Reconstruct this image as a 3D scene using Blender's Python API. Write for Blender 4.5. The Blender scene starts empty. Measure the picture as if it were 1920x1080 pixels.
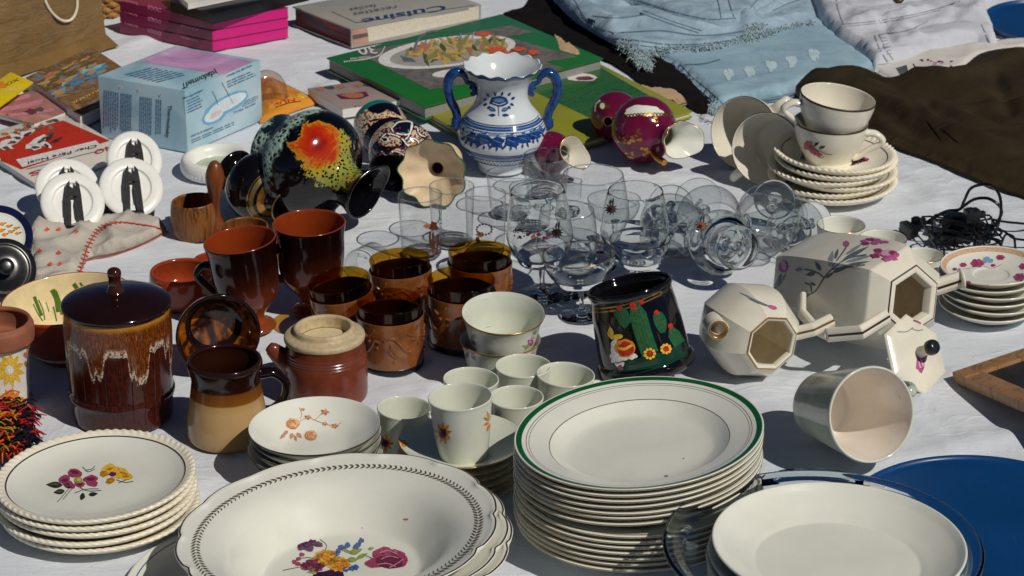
import bpy, bmesh, math, random
from mathutils import Vector, Matrix, noise, geometry
from mathutils.bvhtree import BVHTree
R = math.radians
PI = math.pi
sc = bpy.context.scene
col = sc.collection
random.seed(7)

# ------------------------------------------------------------------ camera, sky, sun, exposure
FPX, PITCH, CAMH = 5000.0, R(23.5), 1.23          # focal length in photo pixels, downward pitch, height in metres
cd = bpy.data.cameras.new('camera')
cam = bpy.data.objects.new('camera', cd)
col.objects.link(cam)
cam.location = (0, 0, CAMH)
cam.rotation_euler = (PI / 2 - PITCH, 0, 0)
cd.sensor_width = 36.0
cd.lens = 36.0 * FPX / 1920.0
cd.clip_start = 0.05
cd.clip_end = 500
cd.dof.use_dof = True
cd.dof.focus_distance = 2.62
cd.dof.aperture_fstop = 24.0
sc.camera = cam

SUN_EL, SUN_AZ = R(46), R(45)                      # sun behind the camera, to its right
sun_to = Vector((math.sin(SUN_AZ) * math.cos(SUN_EL), -math.cos(SUN_AZ) * math.cos(SUN_EL), math.sin(SUN_EL)))
w = bpy.data.worlds.new('World')
sc.world = w
w.use_nodes = True
wn = w.node_tree
sky = wn.nodes.new('ShaderNodeTexSky')
sky.sky_type = 'NISHITA'
sky.sun_disc = False
sky.sun_elevation = SUN_EL
sky.sun_rotation = math.atan2(sun_to.x, sun_to.y)
sky.ozone_density = 6.0
sky.air_density = 0.5
sky.dust_density = 0.1
sky.altitude = 800
wn.links.new(sky.outputs[0], wn.nodes['Background'].inputs[0])
wn.nodes['Background'].inputs[1].default_value = 0.05
ld = bpy.data.lights.new('sun', 'SUN')
sun = bpy.data.objects.new('sun', ld)
col.objects.link(sun)
ld.energy = 5.0
ld.angle = R(0.5)
ld.color = (1.0, 0.93, 0.83)
sun.rotation_euler = sun_to.to_track_quat('Z', 'Y').to_euler()
sun.location = sun_to * 6
sc.view_settings.view_transform = 'Standard'
sc.view_settings.look = 'None'
sc.view_settings.gamma = 1
sc.view_settings.exposure = -0.78
try:
    sc.cycles.use_denoising = True
    sc.cycles.max_bounces = 16
    sc.cycles.diffuse_bounces = 7
    sc.cycles.transparent_max_bounces = 32
    sc.cycles.sample_clamp_indirect = 4
    sc.cycles.caustics_refractive = True
except Exception:
    pass

# ------------------------------------------------------------------ photo pixels <-> places on the sheet
RT = Vector((1, 0, 0)); FW = Vector((0, math.cos(PITCH), -math.sin(PITCH))); UP = Vector((0, math.sin(PITCH), math.cos(PITCH)))
CAM = Vector((0, 0, CAMH))

def ray(px, py):
    return FW + RT * ((px - 960) / FPX) + UP * ((540 - py) / FPX)

def P(px, py, z=0.0):
    d = ray(px, py)
    return CAM + d * ((z - CAMH) / d.z)

def U(px, py, z=0.0):
    d = ray(px, py)
    return ((z - CAMH) / d.z) / FPX

def proj(p):
    d = Vector(p) - CAM
    t = d.dot(FW)
    return (960 + FPX * d.dot(RT) / t, 540 - FPX * d.dot(UP) / t)

def CA(py):
    return math.cos(PITCH + math.atan((py - 540) / FPX))

# ------------------------------------------------------------------ mesh builder
def lerp_list(pts, x):
    if x <= pts[0][0]: return pts[0][1]
    for (a, b), (c, d) in zip(pts, pts[1:]):
        if x <= c: return b + (d - b) * (x - a) / max(1e-9, c - a)
    return pts[-1][1]

def spline(pts, n=5, closed=False):
    """Catmull-Rom through tuples; returns (point, control index)"""
    out = []
    m = len(pts)
    rng = m if closed else m - 1
    for i in range(rng):
        p0 = pts[(i - 1) % m] if (closed or i > 0) else pts[0]
        p1 = pts[i]; p2 = pts[(i + 1) % m]
        p3 = pts[(i + 2) % m] if (closed or i + 2 < m) else p2
        d1 = math.dist(p1, p2)
        k = n if d1 > 0 else 1
        s1 = math.dist(p0, p1); s3 = math.dist(p2, p3)
        for j in range(k):
            t = j / k
            q = []
            for a, b, c, d in zip(p0, p1, p2, p3):
                m1 = (c - a) * d1 / max(1e-9, d1 + s1)
                m2 = (d - b) * d1 / max(1e-9, d1 + s3)
                t2, t3 = t * t, t * t * t
                q.append((2*t3-3*t2+1)*b + (t3-2*t2+t)*m1 + (-2*t3+3*t2)*c + (t3-t2)*m2)
            out.append((tuple(q), i + t))
    if not closed: out.append((tuple(pts[-1]), m - 1.0))
    return out

class MB:
    def __init__(s):
        s.v = []; s.f = []; s.m = []; s._bvh = None; s.vg = {}
    def faces(s, vs, fs, mi=0):
        o = len(s.v)
        s.v += [Vector(v) for v in vs]
        for k, f in enumerate(fs):
            s.f.append([i + o for i in f]); s.m.append(mi[k] if isinstance(mi, list) else mi)
    def lathe(s, prof, seg=72, mats=0, n=4, mod=None, M=None, arc=None):
        """prof: (radius, height) control points in metres; mats: index or function(control index)"""
        pts = spline(prof, n) if n > 1 else [((r, h), float(i)) for i, (r, h) in enumerate(prof)]
        vs, rows = [], []
        for k, ((r, h), ci) in enumerate(pts):
            if abs(r) < 1e-6:
                rows.append([len(vs)] * seg); vs.append(Vector((0, 0, h)))
            else:
                row = []
                for j in range(seg):
                    th = 2 * PI * j / seg
                    rr, hh = (r, h) if mod is None else mod(r, h, th, ci)
                    row.append(len(vs)); vs.append(Vector((rr * math.cos(th), rr * math.sin(th), hh)))
                rows.append(row)
        fs, ms = [], []
        for k in range(len(pts) - 1):
            ci = (pts[k][1] + pts[k + 1][1]) / 2
            for j in range(seg):
                j2 = (j + 1) % seg
                q = [rows[k][j], rows[k][j2], rows[k + 1][j2], rows[k + 1][j]]
                q2 = []
                for i in q:
                    if i not in q2: q2.append(i)
                if len(q2) > 2:
                    fs.append(q2); ms.append(mats(ci) if callable(mats) else mats)
        if M is not None: vs = [M @ v for v in vs]
        s.faces(vs, fs, ms)
    def tube(s, pts, rad, seg=12, mi=0, n=5, flat=1.0, closed=False, up=None, caps=True):
        """round bar through points; rad number or list per control point; flat squeezes it along its binormal"""
        sp = spline([tuple(p) for p in pts], n, closed) if n > 1 else [(tuple(p), float(i)) for i, p in enumerate(pts)]
        ps = [Vector(p) for p, _ in sp]
        rs = [rad if not isinstance(rad, (list, tuple)) else lerp_list(list(enumerate(rad)), c) for _, c in sp]
        vs, N = [], len(ps)
        prev = None
        for i, p in enumerate(ps):
            a = ps[(i - 1) % N] if (closed or i > 0) else p
            b = ps[(i + 1) % N] if (closed or i < N - 1) else p
            t = (b - a).normalized() if (b - a).length > 1e-9 else Vector((0, 0, 1))
            if prev is None:
                ref = Vector(up) if up else (Vector((0, 0, 1)) if abs(t.z) < .9 else Vector((1, 0, 0)))
                nrm = (ref - t * ref.dot(t)).normalized()
            else:
                nrm = (prev - t * prev.dot(t)).normalized()
            prev = nrm
            bi = t.cross(nrm)
            for j in range(seg):
                th = 2 * PI * j / seg
                vs.append(p + (nrm * math.cos(th) + bi * math.sin(th) * flat) * rs[i])
        fs = []
        for i in range(N if closed else N - 1):
            i2 = (i + 1) % N
            for j in range(seg):
                j2 = (j + 1) % seg
                fs.append([i * seg + j, i * seg + j2, i2 * seg + j2, i2 * seg + j])
        if caps and not closed:
            fs.append(list(range(seg))[::-1]); fs.append([(N - 1) * seg + j for j in range(seg)])
        s.faces(vs, fs, mi)
    def box(s, c, size, mi=0, M=None, bev=0.0):
        bm = bmesh.new()
        bmesh.ops.create_cube(bm, size=1)
        for v in bm.verts: v.co = Vector((v.co.x * size[0], v.co.y * size[1], v.co.z * size[2])) + Vector(c)
        if bev: bmesh.ops.bevel(bm, geom=list(bm.edges), offset=bev, segments=2, profile=.6, affect='EDGES')
        bm.verts.index_update()
        vs = [(M @ v.co) if M is not None else v.co.copy() for v in bm.verts]
        fs = [[v.index for v in f.verts] for f in bm.faces]
        bm.free()
        s.faces(vs, fs, mi)
    def ball(s, c, r, mi=0, seg=16, sq=(1, 1, 1)):
        vs, fs = [], []
        for i in range(seg // 2 + 1):
            ph = PI * i / (seg // 2)
            for j in range(seg):
                th = 2 * PI * j / seg
                vs.append(Vector(c) + Vector((r*sq[0]*math.sin(ph)*math.cos(th), r*sq[1]*math.sin(ph)*math.sin(th), r*sq[2]*math.cos(ph))))
        for i in range(seg // 2):
            for j in range(seg):
                fs.append([i*seg+j, (i+1)*seg+j, (i+1)*seg+(j+1) % seg, i*seg+(j+1) % seg])
        s.faces(vs, fs, mi)
    # --- painted marks: shapes drawn in photo pixels are laid on the surface the photo shows them on
    def freeze(s, M):
        vw = [M @ v for v in s.v]
        s._bvh = (BVHTree.FromPolygons(vw, s.f), M, M.inverted())
        return s
    def hit(s, px, py, eps):
        bv, M, Mi = s._bvh
        d = ray(px, py).normalized()
        h = bv.ray_cast(CAM, d)
        if h[0] is None: return None
        n = h[1]
        if n.dot(d) > 0: n = -n
        return Mi @ (h[0] + n * eps)
    def mark(s, polys, mi, eps=0.00035, sub=1):
        for poly in polys:
            c = (sum(p[0] for p in poly) / len(poly), sum(p[1] for p in poly) / len(poly))
            pts = [s.hit(p[0], p[1], eps) for p in poly]
            cc = s.hit(c[0], c[1], eps)
            if any(p is None for p in pts): continue
            if cc is None or len(poly) <= 3 or (len(poly) > 4 and sub == 0):
                dm = max((pts[i] - pts[i - 1]).length for i in range(len(pts)))
                if dm < .12: s.faces(pts, [list(range(len(pts)))], mi)
                continue
            if len(poly) == 4:
                if max((pts[i] - pts[i - 1]).length for i in range(4)) > .4: continue
                a, b2, c2, d = poly
                na = max(1, int(max(math.dist(a, b2), math.dist(d, c2)) / 6)); nb = max(1, int(max(math.dist(b2, c2), math.dist(a, d)) / 6))
                if sub == 0: na = nb = 1
                g = []
                for j in range(nb + 1):
                    for i in range(na + 1):
                        t, w_ = i / na, j / nb
                        q = ((a[0]*(1-t)+b2[0]*t)*(1-w_) + (d[0]*(1-t)+c2[0]*t)*w_, (a[1]*(1-t)+b2[1]*t)*(1-w_) + (d[1]*(1-t)+c2[1]*t)*w_)
                        g.append(s.hit(q[0], q[1], eps))
                if any(q is None for q in g): continue
                s.faces(g, [[j*(na+1)+i, j*(na+1)+i+1, (j+1)*(na+1)+i+1, (j+1)*(na+1)+i] for j in range(nb) for i in range(na)], mi)
                continue
            n = len(pts)
            if max((p - cc).length for p in pts) > .12: continue
            rr = max(math.dist(c, p) for p in poly)
            k = max(1, min(6, int(rr / 5)))
            rings = []
            for j in range(1, k):
                rings.append([s.hit(c[0] + (p[0]-c[0])*j/k, c[1] + (p[1]-c[1])*j/k, eps) for p in poly])
            if any(q is None for r_ in rings for q in r_): rings = []
            rings.append(pts)
            vs = [cc] + [q for r_ in rings for q in r_]
            fs = [[0, 1 + i, 1 + (i + 1) % n] for i in range(n)]
            for j in range(len(rings) - 1):
                o = 1 + j * n
                fs += [[o + i, o + n + i, o + n + (i + 1) % n, o + (i + 1) % n] for i in range(n)]
            s.faces(vs, fs, mi)
    def build(s, name, mats, parent=None, M=None, sharp=35, smooth=True, bevel=0.0):
        me = bpy.data.meshes.new(name)
        me.from_pydata([tuple(v) for v in s.v], [], s.f)
        for m in (mats if isinstance(mats, (list, tuple)) else [mats]): me.materials.append(m)
        me.polygons.foreach_set('material_index', s.m)
        me.polygons.foreach_set('use_smooth', [smooth] * len(s.f))
        me.update()
        if smooth: me.set_sharp_from_angle(angle=R(sharp))
        o = bpy.data.objects.new(name, me)
        if bevel:
            bv = o.modifiers.new('softened_edges', 'BEVEL'); bv.width = bevel; bv.segments = 3; bv.limit_method = 'ANGLE'; bv.angle_limit = R(14); bv.harden_normals = True
        col.objects.link(o)
        if parent is not None: o.parent = parent
        if M is not None: o.matrix_world = M
        return o

def tag(o, label, cat, group=None, kind=None):
    if label: o['label'] = label
    if cat: o['category'] = cat
    if group: o['group'] = group
    if kind: o['kind'] = kind
    return o

def empty(name, M, label, cat, group=None):
    o = bpy.data.objects.new(name, None)
    o.empty_display_size = .02
    col.objects.link(o)
    o.matrix_world = M
    return tag(o, label, cat, group)

def copy_tree(o, M, label, group=None):
    c = o.copy(); col.objects.link(c); c.matrix_world = M; c['label'] = label
    if group: c['group'] = group
    for ch in list(o.children):
        k = ch.copy(); col.objects.link(k); k.parent = c
        for g in ch.children:
            kk = g.copy(); col.objects.link(kk); kk.parent = k
    return c

# ------------------------------------------------------------------ placing
def upM(px, py, z=0.0, rz=0.0, right=0.0, away=0.0):
    """stands at the pixel of its base centre; leans to the right / away by degrees"""
    return Matrix.Translation(P(px, py, z)) @ Matrix.Rotation(R(right), 4, 'Y') @ Matrix.Rotation(R(-away), 4, 'X') @ Matrix.Rotation(R(rz), 4, 'Z')

def axdir(dx, dy, L):
    """direction in the world whose image over L pixels of length is (dx, dy); the rest points at the camera"""
    a, b = dx / abs(L), -dy / abs(L)
    c = math.sqrt(max(0.0, 1 - a * a - b * b)) * (1 if L > 0 else -1)
    return (RT * a + UP * b - FW * c).normalized()

def frameM(z, xpx=(1, 0)):
    x = RT * xpx[0] - UP * xpx[1]
    x = (x - z * x.dot(z)).normalized()
    y = z.cross(x)
    m = Matrix((x, y, z)).transposed().to_4x4()
    return m

def lieM(verts, px, py, rot, rest=0.0):
    """lay a body whose origin shows at (px,py): lowest vertex touches height `rest`"""
    mz = min((rot @ v).z for v in verts)
    z = rest - mz
    return Matrix.Translation(P(px, py, z)) @ rot

def pxprof(prof, u, py):
    c = CA(py)
    return [(r * u, h * u / c) for r, h in prof]

def inner(prof, t, floor):
    """inside of an open vessel: prof is the outside, base centre to rim, in pixels"""
    out = []
    rim = prof[-1]
    out.append((rim[0] - t * .25, rim[1] + t * .45)); out.append((rim[0] - t * .75, rim[1] + t * .4))
    for r, h in reversed(prof):
        if h > floor + .5 * t and r - t > 1: out.append((r - t, h))
    rl = out[-1][0]
    out += [(rl * .86, floor + t * .15), (rl * .6, floor), (0, floor)]
    return prof + out
# ------------------------------------------------------------------ materials
def c(hx, k=1.0):
    hx = hx.lstrip('#')
    o = []
    for i in (0, 2, 4):
        v = int(hx[i:i+2], 16) / 255
        v = v / 12.92 if v <= .04045 else ((v + .055) / 1.055) ** 2.4
        o.append(min(1, v * k))
    return (*o, 1.0)

class NT:
    def __init__(s, name):
        s.mat = bpy.data.materials.new(name); s.mat.use_nodes = True
        s.t = s.mat.node_tree; s.b = s.t.nodes['Principled BSDF']; s.out = s.t.nodes['Material Output']
        s.tc = None
    def put(s, sock, v):
        if hasattr(v, 'links') or isinstance(v, bpy.types.NodeSocket): s.t.links.new(v, sock)
        else: sock.default_value = v
    def co(s, kind='Object'):
        if s.tc is None: s.tc = s.t.nodes.new('ShaderNodeTexCoord')
        return s.tc.outputs[kind]
    def xyz(s, vec=None):
        n = s.t.nodes.new('ShaderNodeSeparateXYZ'); s.put(n.inputs[0], vec or s.co()); return n.outputs
    def comb(s, x, y, z):
        n = s.t.nodes.new('ShaderNodeCombineXYZ')
        for i, v in enumerate((x, y, z)): s.put(n.inputs[i], v)
        return n.outputs[0]
    def math(s, op, a, b=0.0, clamp=False):
        n = s.t.nodes.new('ShaderNodeMath'); n.operation = op; n.use_clamp = clamp
        s.put(n.inputs[0], a); s.put(n.inputs[1], b); return n.outputs[0]
    def noise(s, scale, detail=3, rough=.55, vec=None, dist=0.0):
        n = s.t.nodes.new('ShaderNodeTexNoise'); s.put(n.inputs['Vector'], vec or s.co())
        n.inputs['Scale'].default_value = scale; n.inputs['Detail'].default_value = detail
        n.inputs['Roughness'].default_value = rough; n.inputs['Distortion'].default_value = dist
        return n.outputs['Fac']
    def voro(s, scale, vec=None, feature='F1'):
        n = s.t.nodes.new('ShaderNodeTexVoronoi'); n.feature = feature
        s.put(n.inputs['Vector'], vec or s.co()); n.inputs['Scale'].default_value = scale
        return n.outputs['Distance']
    def wave(s, scale, vec=None, dist=2.0, dirn='X', detail=2, bands=True):
        n = s.t.nodes.new('ShaderNodeTexWave'); s.put(n.inputs['Vector'], vec or s.co())
        n.wave_type = 'BANDS' if bands else 'RINGS'
        if bands: n.bands_direction = dirn
        n.inputs['Scale'].default_value = scale; n.inputs['Distortion'].default_value = dist; n.inputs['Detail'].default_value = detail
        return n.outputs['Fac']
    def ramp(s, fac, stops, interp='LINEAR'):
        n = s.t.nodes.new('ShaderNodeValToRGB'); n.color_ramp.interpolation = interp
        e = n.color_ramp.elements
        while len(e) > 1: e.remove(e[0])
        e[0].position = stops[0][0]; e[0].color = stops[0][1]
        for p, cl in stops[1:]:
            x = e.new(p); x.color = cl
        s.put(n.inputs[0], fac); return n.outputs[0]
    def mix(s, f, a, b, mode='MIX'):
        n = s.t.nodes.new('ShaderNodeMix'); n.data_type = 'RGBA'; n.blend_type = mode
        s.put(n.inputs[0], f); s.put(n.inputs[6], a); s.put(n.inputs[7], b); return n.outputs[2]
    def step(s, x, a, b):
        """0 below a, 1 above b"""
        n = s.t.nodes.new('ShaderNodeMapRange'); n.interpolation_type = 'SMOOTHSTEP'
        s.put(n.inputs[0], x); s.put(n.inputs[1], a); s.put(n.inputs[2], b); return n.outputs[0]
    def bump(s, h, strength=.3, dist=.001):
        n = s.t.nodes.new('ShaderNodeBump'); n.inputs['Strength'].default_value = strength; n.inputs['Distance'].default_value = dist
        s.put(n.inputs['Height'], h); s.t.links.new(n.outputs[0], s.b.inputs['Normal'])
    def fin(s, color=None, rough=None, spec=.5, metal=0.0, coat=0.0):
        if color is not None: s.put(s.b.inputs['Base Color'], color)
        if rough is not None: s.put(s.b.inputs['Roughness'], rough)
        s.b.inputs['Specular IOR Level'].default_value = spec
        s.b.inputs['Metallic'].default_value = metal
        s.b.inputs['Coat Weight'].default_value = coat
        s.b.inputs['Coat Roughness'].default_value = .03
        return s.mat

def simple(name, col_, rough=.4, spec=.5, metal=0.0, var=.12, vs=60, bump=0.0, bs=400, coat=0.0):
    m = NT(name)
    f = m.noise(vs, 4)
    a = tuple(x * (1 - var) for x in col_[:3]) + (1,)
    b = tuple(min(1, x * (1 + var)) for x in col_[:3]) + (1,)
    cl = m.ramp(f, [(.3, a), (.7, b)])
    r = m.math('ADD', m.math('MULTIPLY', m.noise(vs * 2.3, 3), rough * .5), rough * .75)
    if bump: m.bump(m.noise(bs, 4), bump, .001)
    return m.fin(cl, r, spec, metal, coat)

def porcelain(name, col_, rough=.1, dirt=.10):
    m = NT(name)
    f = m.noise(18, 5, .6)
    sm = m.noise(190, 3, .7, dist=.6)
    d = tuple(x * (1 - dirt) for x in col_[:3]) + (1,)
    cl = m.ramp(f, [(.35, d), (.6, col_)])
    stain = m.step(sm, .70, .78)
    cl = m.mix(m.math('MULTIPLY', stain, .35), cl, (col_[0] * .8, col_[1] * .72, col_[2] * .58, 1))
    x = m.xyz()
    s1 = m.noise(1.0, 2, .5, m.comb(m.math('MULTIPLY', x[0], 420), m.math('MULTIPLY', x[1], 26), m.math('MULTIPLY', x[2], 26)), .5)
    s2 = m.noise(1.0, 2, .5, m.comb(m.math('MULTIPLY', m.math('ADD', x[0], x[1]), 30), m.math('MULTIPLY', m.math('SUBTRACT', x[0], x[1]), 380), m.math('MULTIPLY', x[2], 30)), .5)
    scr = m.math('MAXIMUM', m.step(s1, .66, .72), m.step(s2, .67, .73))
    cl = m.mix(m.math('MULTIPLY', scr, .07), cl, (.3, .29, .27, 1))
    r = m.math('ADD', m.math('ADD', m.math('MULTIPLY', m.noise(9, 4, .6), .22), rough - .06), m.math('MULTIPLY', scr, .12))
    m.bump(m.noise(90, 2), .05, .001)
    return m.fin(cl, r, .42)

def thin_glass(name, tint=(.99, .995, .992, 1), edge=.72, rough=.0, minr=.03, pw=7.0, f0=.035, f90=.75):
    """thin-walled glass: lets the sun through, mirrors by Fresnel, darker where the wall is seen edge-on"""
    m = NT(name)
    nt = m.t
    tr = nt.nodes.new('ShaderNodeBsdfTransparent'); gl = nt.nodes.new('ShaderNodeBsdfGlossy'); mx = nt.nodes.new('ShaderNodeMixShader')
    lw = nt.nodes.new('ShaderNodeLayerWeight'); lw.inputs[0].default_value = .5
    e = (tint[0] * edge, tint[1] * edge, tint[2] * edge, 1)
    f2 = m.math('POWER', lw.outputs['Facing'], pw)
    cl = m.mix(f2, tint, e)
    m.put(tr.inputs[0], cl)
    gl.inputs['Roughness'].default_value = .04 + rough
    bp = nt.nodes.new('ShaderNodeBump'); bp.inputs['Strength'].default_value = .12; bp.inputs['Distance'].default_value = .002
    m.put(bp.inputs['Height'], m.noise(38, 2, .5, None, .8)); nt.links.new(bp.outputs[0], gl.inputs['Normal'])
    fac = m.math('ADD', m.math('ADD', m.math('MULTIPLY', m.math('POWER', lw.outputs['Facing'], 5.0), f90), f0), m.math('MULTIPLY', m.noise(70, 3), minr), True)
    m.put(mx.inputs[0], fac)
    nt.links.new(tr.outputs[0], mx.inputs[1]); nt.links.new(gl.outputs[0], mx.inputs[2])
    nt.links.new(mx.outputs[0], m.out.inputs[0])
    return m.mat

def solid_glass(name, tint=(.96, .98, .97, 1), fac=.55):
    m = NT(name)
    nt = m.t
    g = nt.nodes.new('ShaderNodeBsdfGlass'); g.inputs['IOR'].default_value = 1.5; g.inputs['Roughness'].default_value = 0.0
    g.inputs['Color'].default_value = tint
    tr = nt.nodes.new('ShaderNodeBsdfTransparent'); tr.inputs[0].default_value = (.97, .985, .98, 1)
    mx = nt.nodes.new('ShaderNodeMixShader'); mx.inputs[0].default_value = 1 - fac
    nt.links.new(g.outputs[0], mx.inputs[1]); nt.links.new(tr.outputs[0], mx.inputs[2])
    nt.links.new(mx.outputs[0], m.out.inputs[0])
    return m.mat

def printed(name, stops, scale=30, dist=1.5, rough=.25, detail=4, stretch=(1, 1, 1), interp='LINEAR'):
    """a printed picture: irregular patches of the cover's inks"""
    m = NT(name)
    x = m.xyz()
    v = m.comb(m.math('MULTIPLY', x[0], stretch[0]), m.math('MULTIPLY', x[1], stretch[1]), m.math('MULTIPLY', x[2], stretch[2]))
    f = m.noise(scale, detail, .6, v, dist)
    cl = m.ramp(f, stops, interp)
    return m.fin(cl, rough, .5)

M_ = {}
K = 1.15
M_['white'] = porcelain('white_porcelain', c('d6d8ce', K), .15, .06)
M_['bluewhite'] = porcelain('bluish_tin_glaze', c('c8d0d4', K), .12, .06)
M_['cream'] = porcelain('cream_porcelain', c('d9d5c6', K), .1)
M_['creamy'] = porcelain('ivory_earthenware', c('dad6c6', K), .13, .12)
M_['beadwhite'] = porcelain('ivory_beaded_rim', c('e4decb', K), .16, .14)
M_['greenish'] = porcelain('celadon_tinted_porcelain', c('ccd0c2', K), .1)
M_['goldline'] = simple('worn_gilt_line', c('5a4526'), .3, .5, .3)
M_['darkline'] = simple('dark_brown_line', c('3a2a20'), .35)
M_['gilt'] = simple('gilt_edge', c('b08a54', 1.1), .25, .5, .75)
M_['greenband'] = simple('green_glaze_band', c('14592c'), .15)
M_['blueline'] = simple('blue_glaze_line', c('2f5f9e'), .15)
for nm, hx in dict(rose='9a3d5e', rosed='6a2140', rosel='c98098', purple='5e2a55', purpled='35143a', yellow='e2b33c', yellowd='b47a18', orange='d9862a', oranged='a8501a',
                   leaf='4c5a2e', leafd='2b3024', leafl='8f9a52', blue='3d5f9c', bluel='7f9cc4', pink='a8447a', pinkl='d090b0', grey='6d7478', greyd='454b50', ink='20242c', peach='d8a878', peachd='b06f4a',
                   red='b02a1c', redl='d85a30', black='100e10', whitep='e6e6de', greenp='1d5a38', greend='123c28', skin='b98a70').items():
    M_['p_' + nm] = simple('paint_' + nm, c(hx, 1.05), .24, .5, var=.34, vs=420)
M_['blueg'] = simple('cobalt_glaze', c('1c3f78', 1.05), .1, .6, var=.55, vs=160)
M_['bluegl'] = simple('light_cobalt_wash', c('5d82b4', 1.1), .1, .6, var=.25, vs=120)
M_['black'] = simple('black_glaze', c('0d0b0d'), .07, .6, var=.2)
M_['blackpl'] = simple('black_plastic', c('111214'), .3, .5, var=.2)
M_['blacklid'] = simple('black_stoneware', c('1a1c1e'), .25, .5, var=.3, vs=90)
M_['terra'] = simple('glazed_terracotta', c('8e3a1e', 1.1), .12, .5, var=.2)
M_['terram'] = simple('matt_terracotta', c('8c5640', 1.1), .6, .3, var=.16, bump=.15)
M_['tealg'] = simple('teal_glaze', c('14706a', 1.1), .15, .5)
M_['bisque'] = simple('cream_bisque', c('d6bf9c', 1.1), .45, .4, var=.1)
M_['magenta'] = simple('magenta_glaze', c('641236', 1.0), .08, .6, var=.22, vs=50)
M_['gold'] = simple('gold_lustre', c('b8863c', 1.1), .22, .5, .85, var=.25)
M_['stone'] = simple('raw_stoneware_rim', c('b7a684', 1.1), .5, .4, var=.16, vs=200, bump=.2, bs=600)
M_['crock'] = simple('brown_salt_glaze', c('6d3320', 1.1), .22, .5, var=.22, vs=80)
M_['glass'] = solid_glass('clear_glass', (.985, .995, .99, 1), 1.0)
M_['gwall'] = thin_glass('thin_clear_wall', (.95, .965, .965, 1), .22, .0, .06, 4.6, .07, .85)
M_['glassrim'] = thin_glass('glass_rim_edge', (.40, .43, .44, 1), .35, .0, .2, 2.0)
M_['gstem'] = solid_glass('glass_stem_and_foot', (.98, .99, .985, 1), 1.0)
M_['gdish'] = solid_glass('thick_dish_glass', (.97, .99, .99, 1), 1.0)
M_['gdishrim'] = solid_glass('thick_dish_glass_rim', (.93, .975, .985, 1), 1.0)
M_['amber'] = thin_glass('amber_glass', (.80, .57, .16, 1), .35, .0, .02, 4.0)
def melamine():
    m = NT('blue_melamine'); x = m.xyz()
    f = m.noise(9, 5, .6); sc_ = m.noise(1.0, 2, .5, m.comb(m.math('MULTIPLY', x[0], 900), m.math('MULTIPLY', x[1], 14), x[2]))
    cl = m.ramp(f, [(.3, c('053868', 1.1)), (.7, c('083f76', 1.1))])
    du = m.step(m.noise(330, 2, .6), .70, .76)
    cl = m.mix(m.math('MULTIPLY', du, .18), cl, c('9aa4ac'))
    r = m.math('ADD', .22, m.math('ADD', m.math('MULTIPLY', f, .2), m.math('MULTIPLY', m.step(sc_, .62, .7), .2)))
    m.bump(m.math('ADD', m.noise(16, 2), m.math('MULTIPLY', sc_, .02)), .12, .003)
    return m.fin(cl, r, .5)
M_['blueplast'] = melamine()
M_['shellwhite'] = simple('white_plastic', c('e4e5e0', 1.1), .28, .5, var=.04)

def wood(name, a, b, scale=40):
    m = NT(name)
    x = m.xyz()
    v = m.comb(m.math('MULTIPLY', x[0], 1.0), m.math('MULTIPLY', x[1], 1.0), m.math('MULTIPLY', x[2], .18))
    f = m.noise(scale, 5, .6, v, 2.5)
    f2 = m.noise(scale * 9, 3, .6, v, .4)
    cl = m.mix(m.math('MULTIPLY', f2, .45), m.ramp(f, [(.3, a), (.52, b), (.62, a), (.75, b)]), a)
    m.bump(f2, .12, .0006)
    return m.fin(cl, .34, .45)
M_['olive'] = wood('olive_wood', c('4a2812'), c('96602e'), 45)
M_['olived'] = wood('polished_wood', c('5a2812'), c('8a4a20'), 35)
M_['frame'] = wood('pine_frame', c('7a5534'), c('b08658'), 30)
# ------------------------------------------------------------------ ground and the sheet everything lies on
def ground():
    m = NT('grey_asphalt')
    f = m.noise(180, 4); g = m.noise(3, 3)
    cl = m.mix(g, m.ramp(f, [(.35, (.03, .03, .032, 1)), (.65, (.075, .073, .07, 1))]), (.05, .05, .05, 1))
    m.bump(f, .6, .004); m.fin(cl, .85, .3)
    b = MB()
    b.faces([(-150, -150, -.03), (150, -150, -.03), (150, 150, -.03), (-150, 150, -.03)], [[0, 1, 2, 3]])
    o = b.build('ground', m.mat, smooth=False)
    tag(o, None, None, kind='structure')
ground()

def seg_d(p, a, b):
    ab = b - a
    t = max(0, min(1, (p - a).dot(ab) / max(1e-9, ab.length_squared)))
    return (p - a - ab * t).length

def flat2(pts): return [P(x, y).xy for x, y in pts]

RIDGES = [  # creases seen in the cloth: pixel polyline, height, half width (metres)
    ([(1675, 322), (1760, 362), (1850, 400), (1960, 440)], .010, .012),
    ([(1660, 350), (1760, 398), (1860, 432)], .004, .010),
    ([(1610, 330), (1720, 352), (1760, 380)], .004, .012),
    ([(30, 470), (20, 560), (90, 700), (140, 800)], .003, .03),
    ([(1330, 700), (1450, 730), (1520, 700)], .004, .02),
    ([(1300, 790), (1420, 740), (1490, 800)], .003, .02),
    ([(1460, 830), (1700, 858), (1950, 800)], .004, .018),
    ([(1740, 740), (1840, 830), (1960, 820)], .003, .02),
    ([(480, 160), (560, 190), (640, 150)], .005, .015),
    ([(250, 80), (300, 60), (220, 20)], .006, .02),
    ([(690, 700), (780, 745), (820, 720)], .004, .012),
    ([(745, 660), (790, 720)], .003, .008),
    ([(1180, 310), (1260, 330), (1340, 330)], .003, .012),
    ([(330, 440), (420, 520)], .003, .012),
    ([(160, 480), (300, 465), (380, 520)], .003, .015),
    ([(1420, 560), (1300, 500), (1260, 540)], .003, .014),
    ([(870, 640), (800, 690)], .003, .012),
    ([(300, 860), (380, 900), (330, 960)], .003, .012),
    ([(540, 120), (640, 190), (560, 215)], .003, .012),
    ([(1800, 690), (1700, 760), (1790, 850)], .0025, .012),
]
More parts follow.
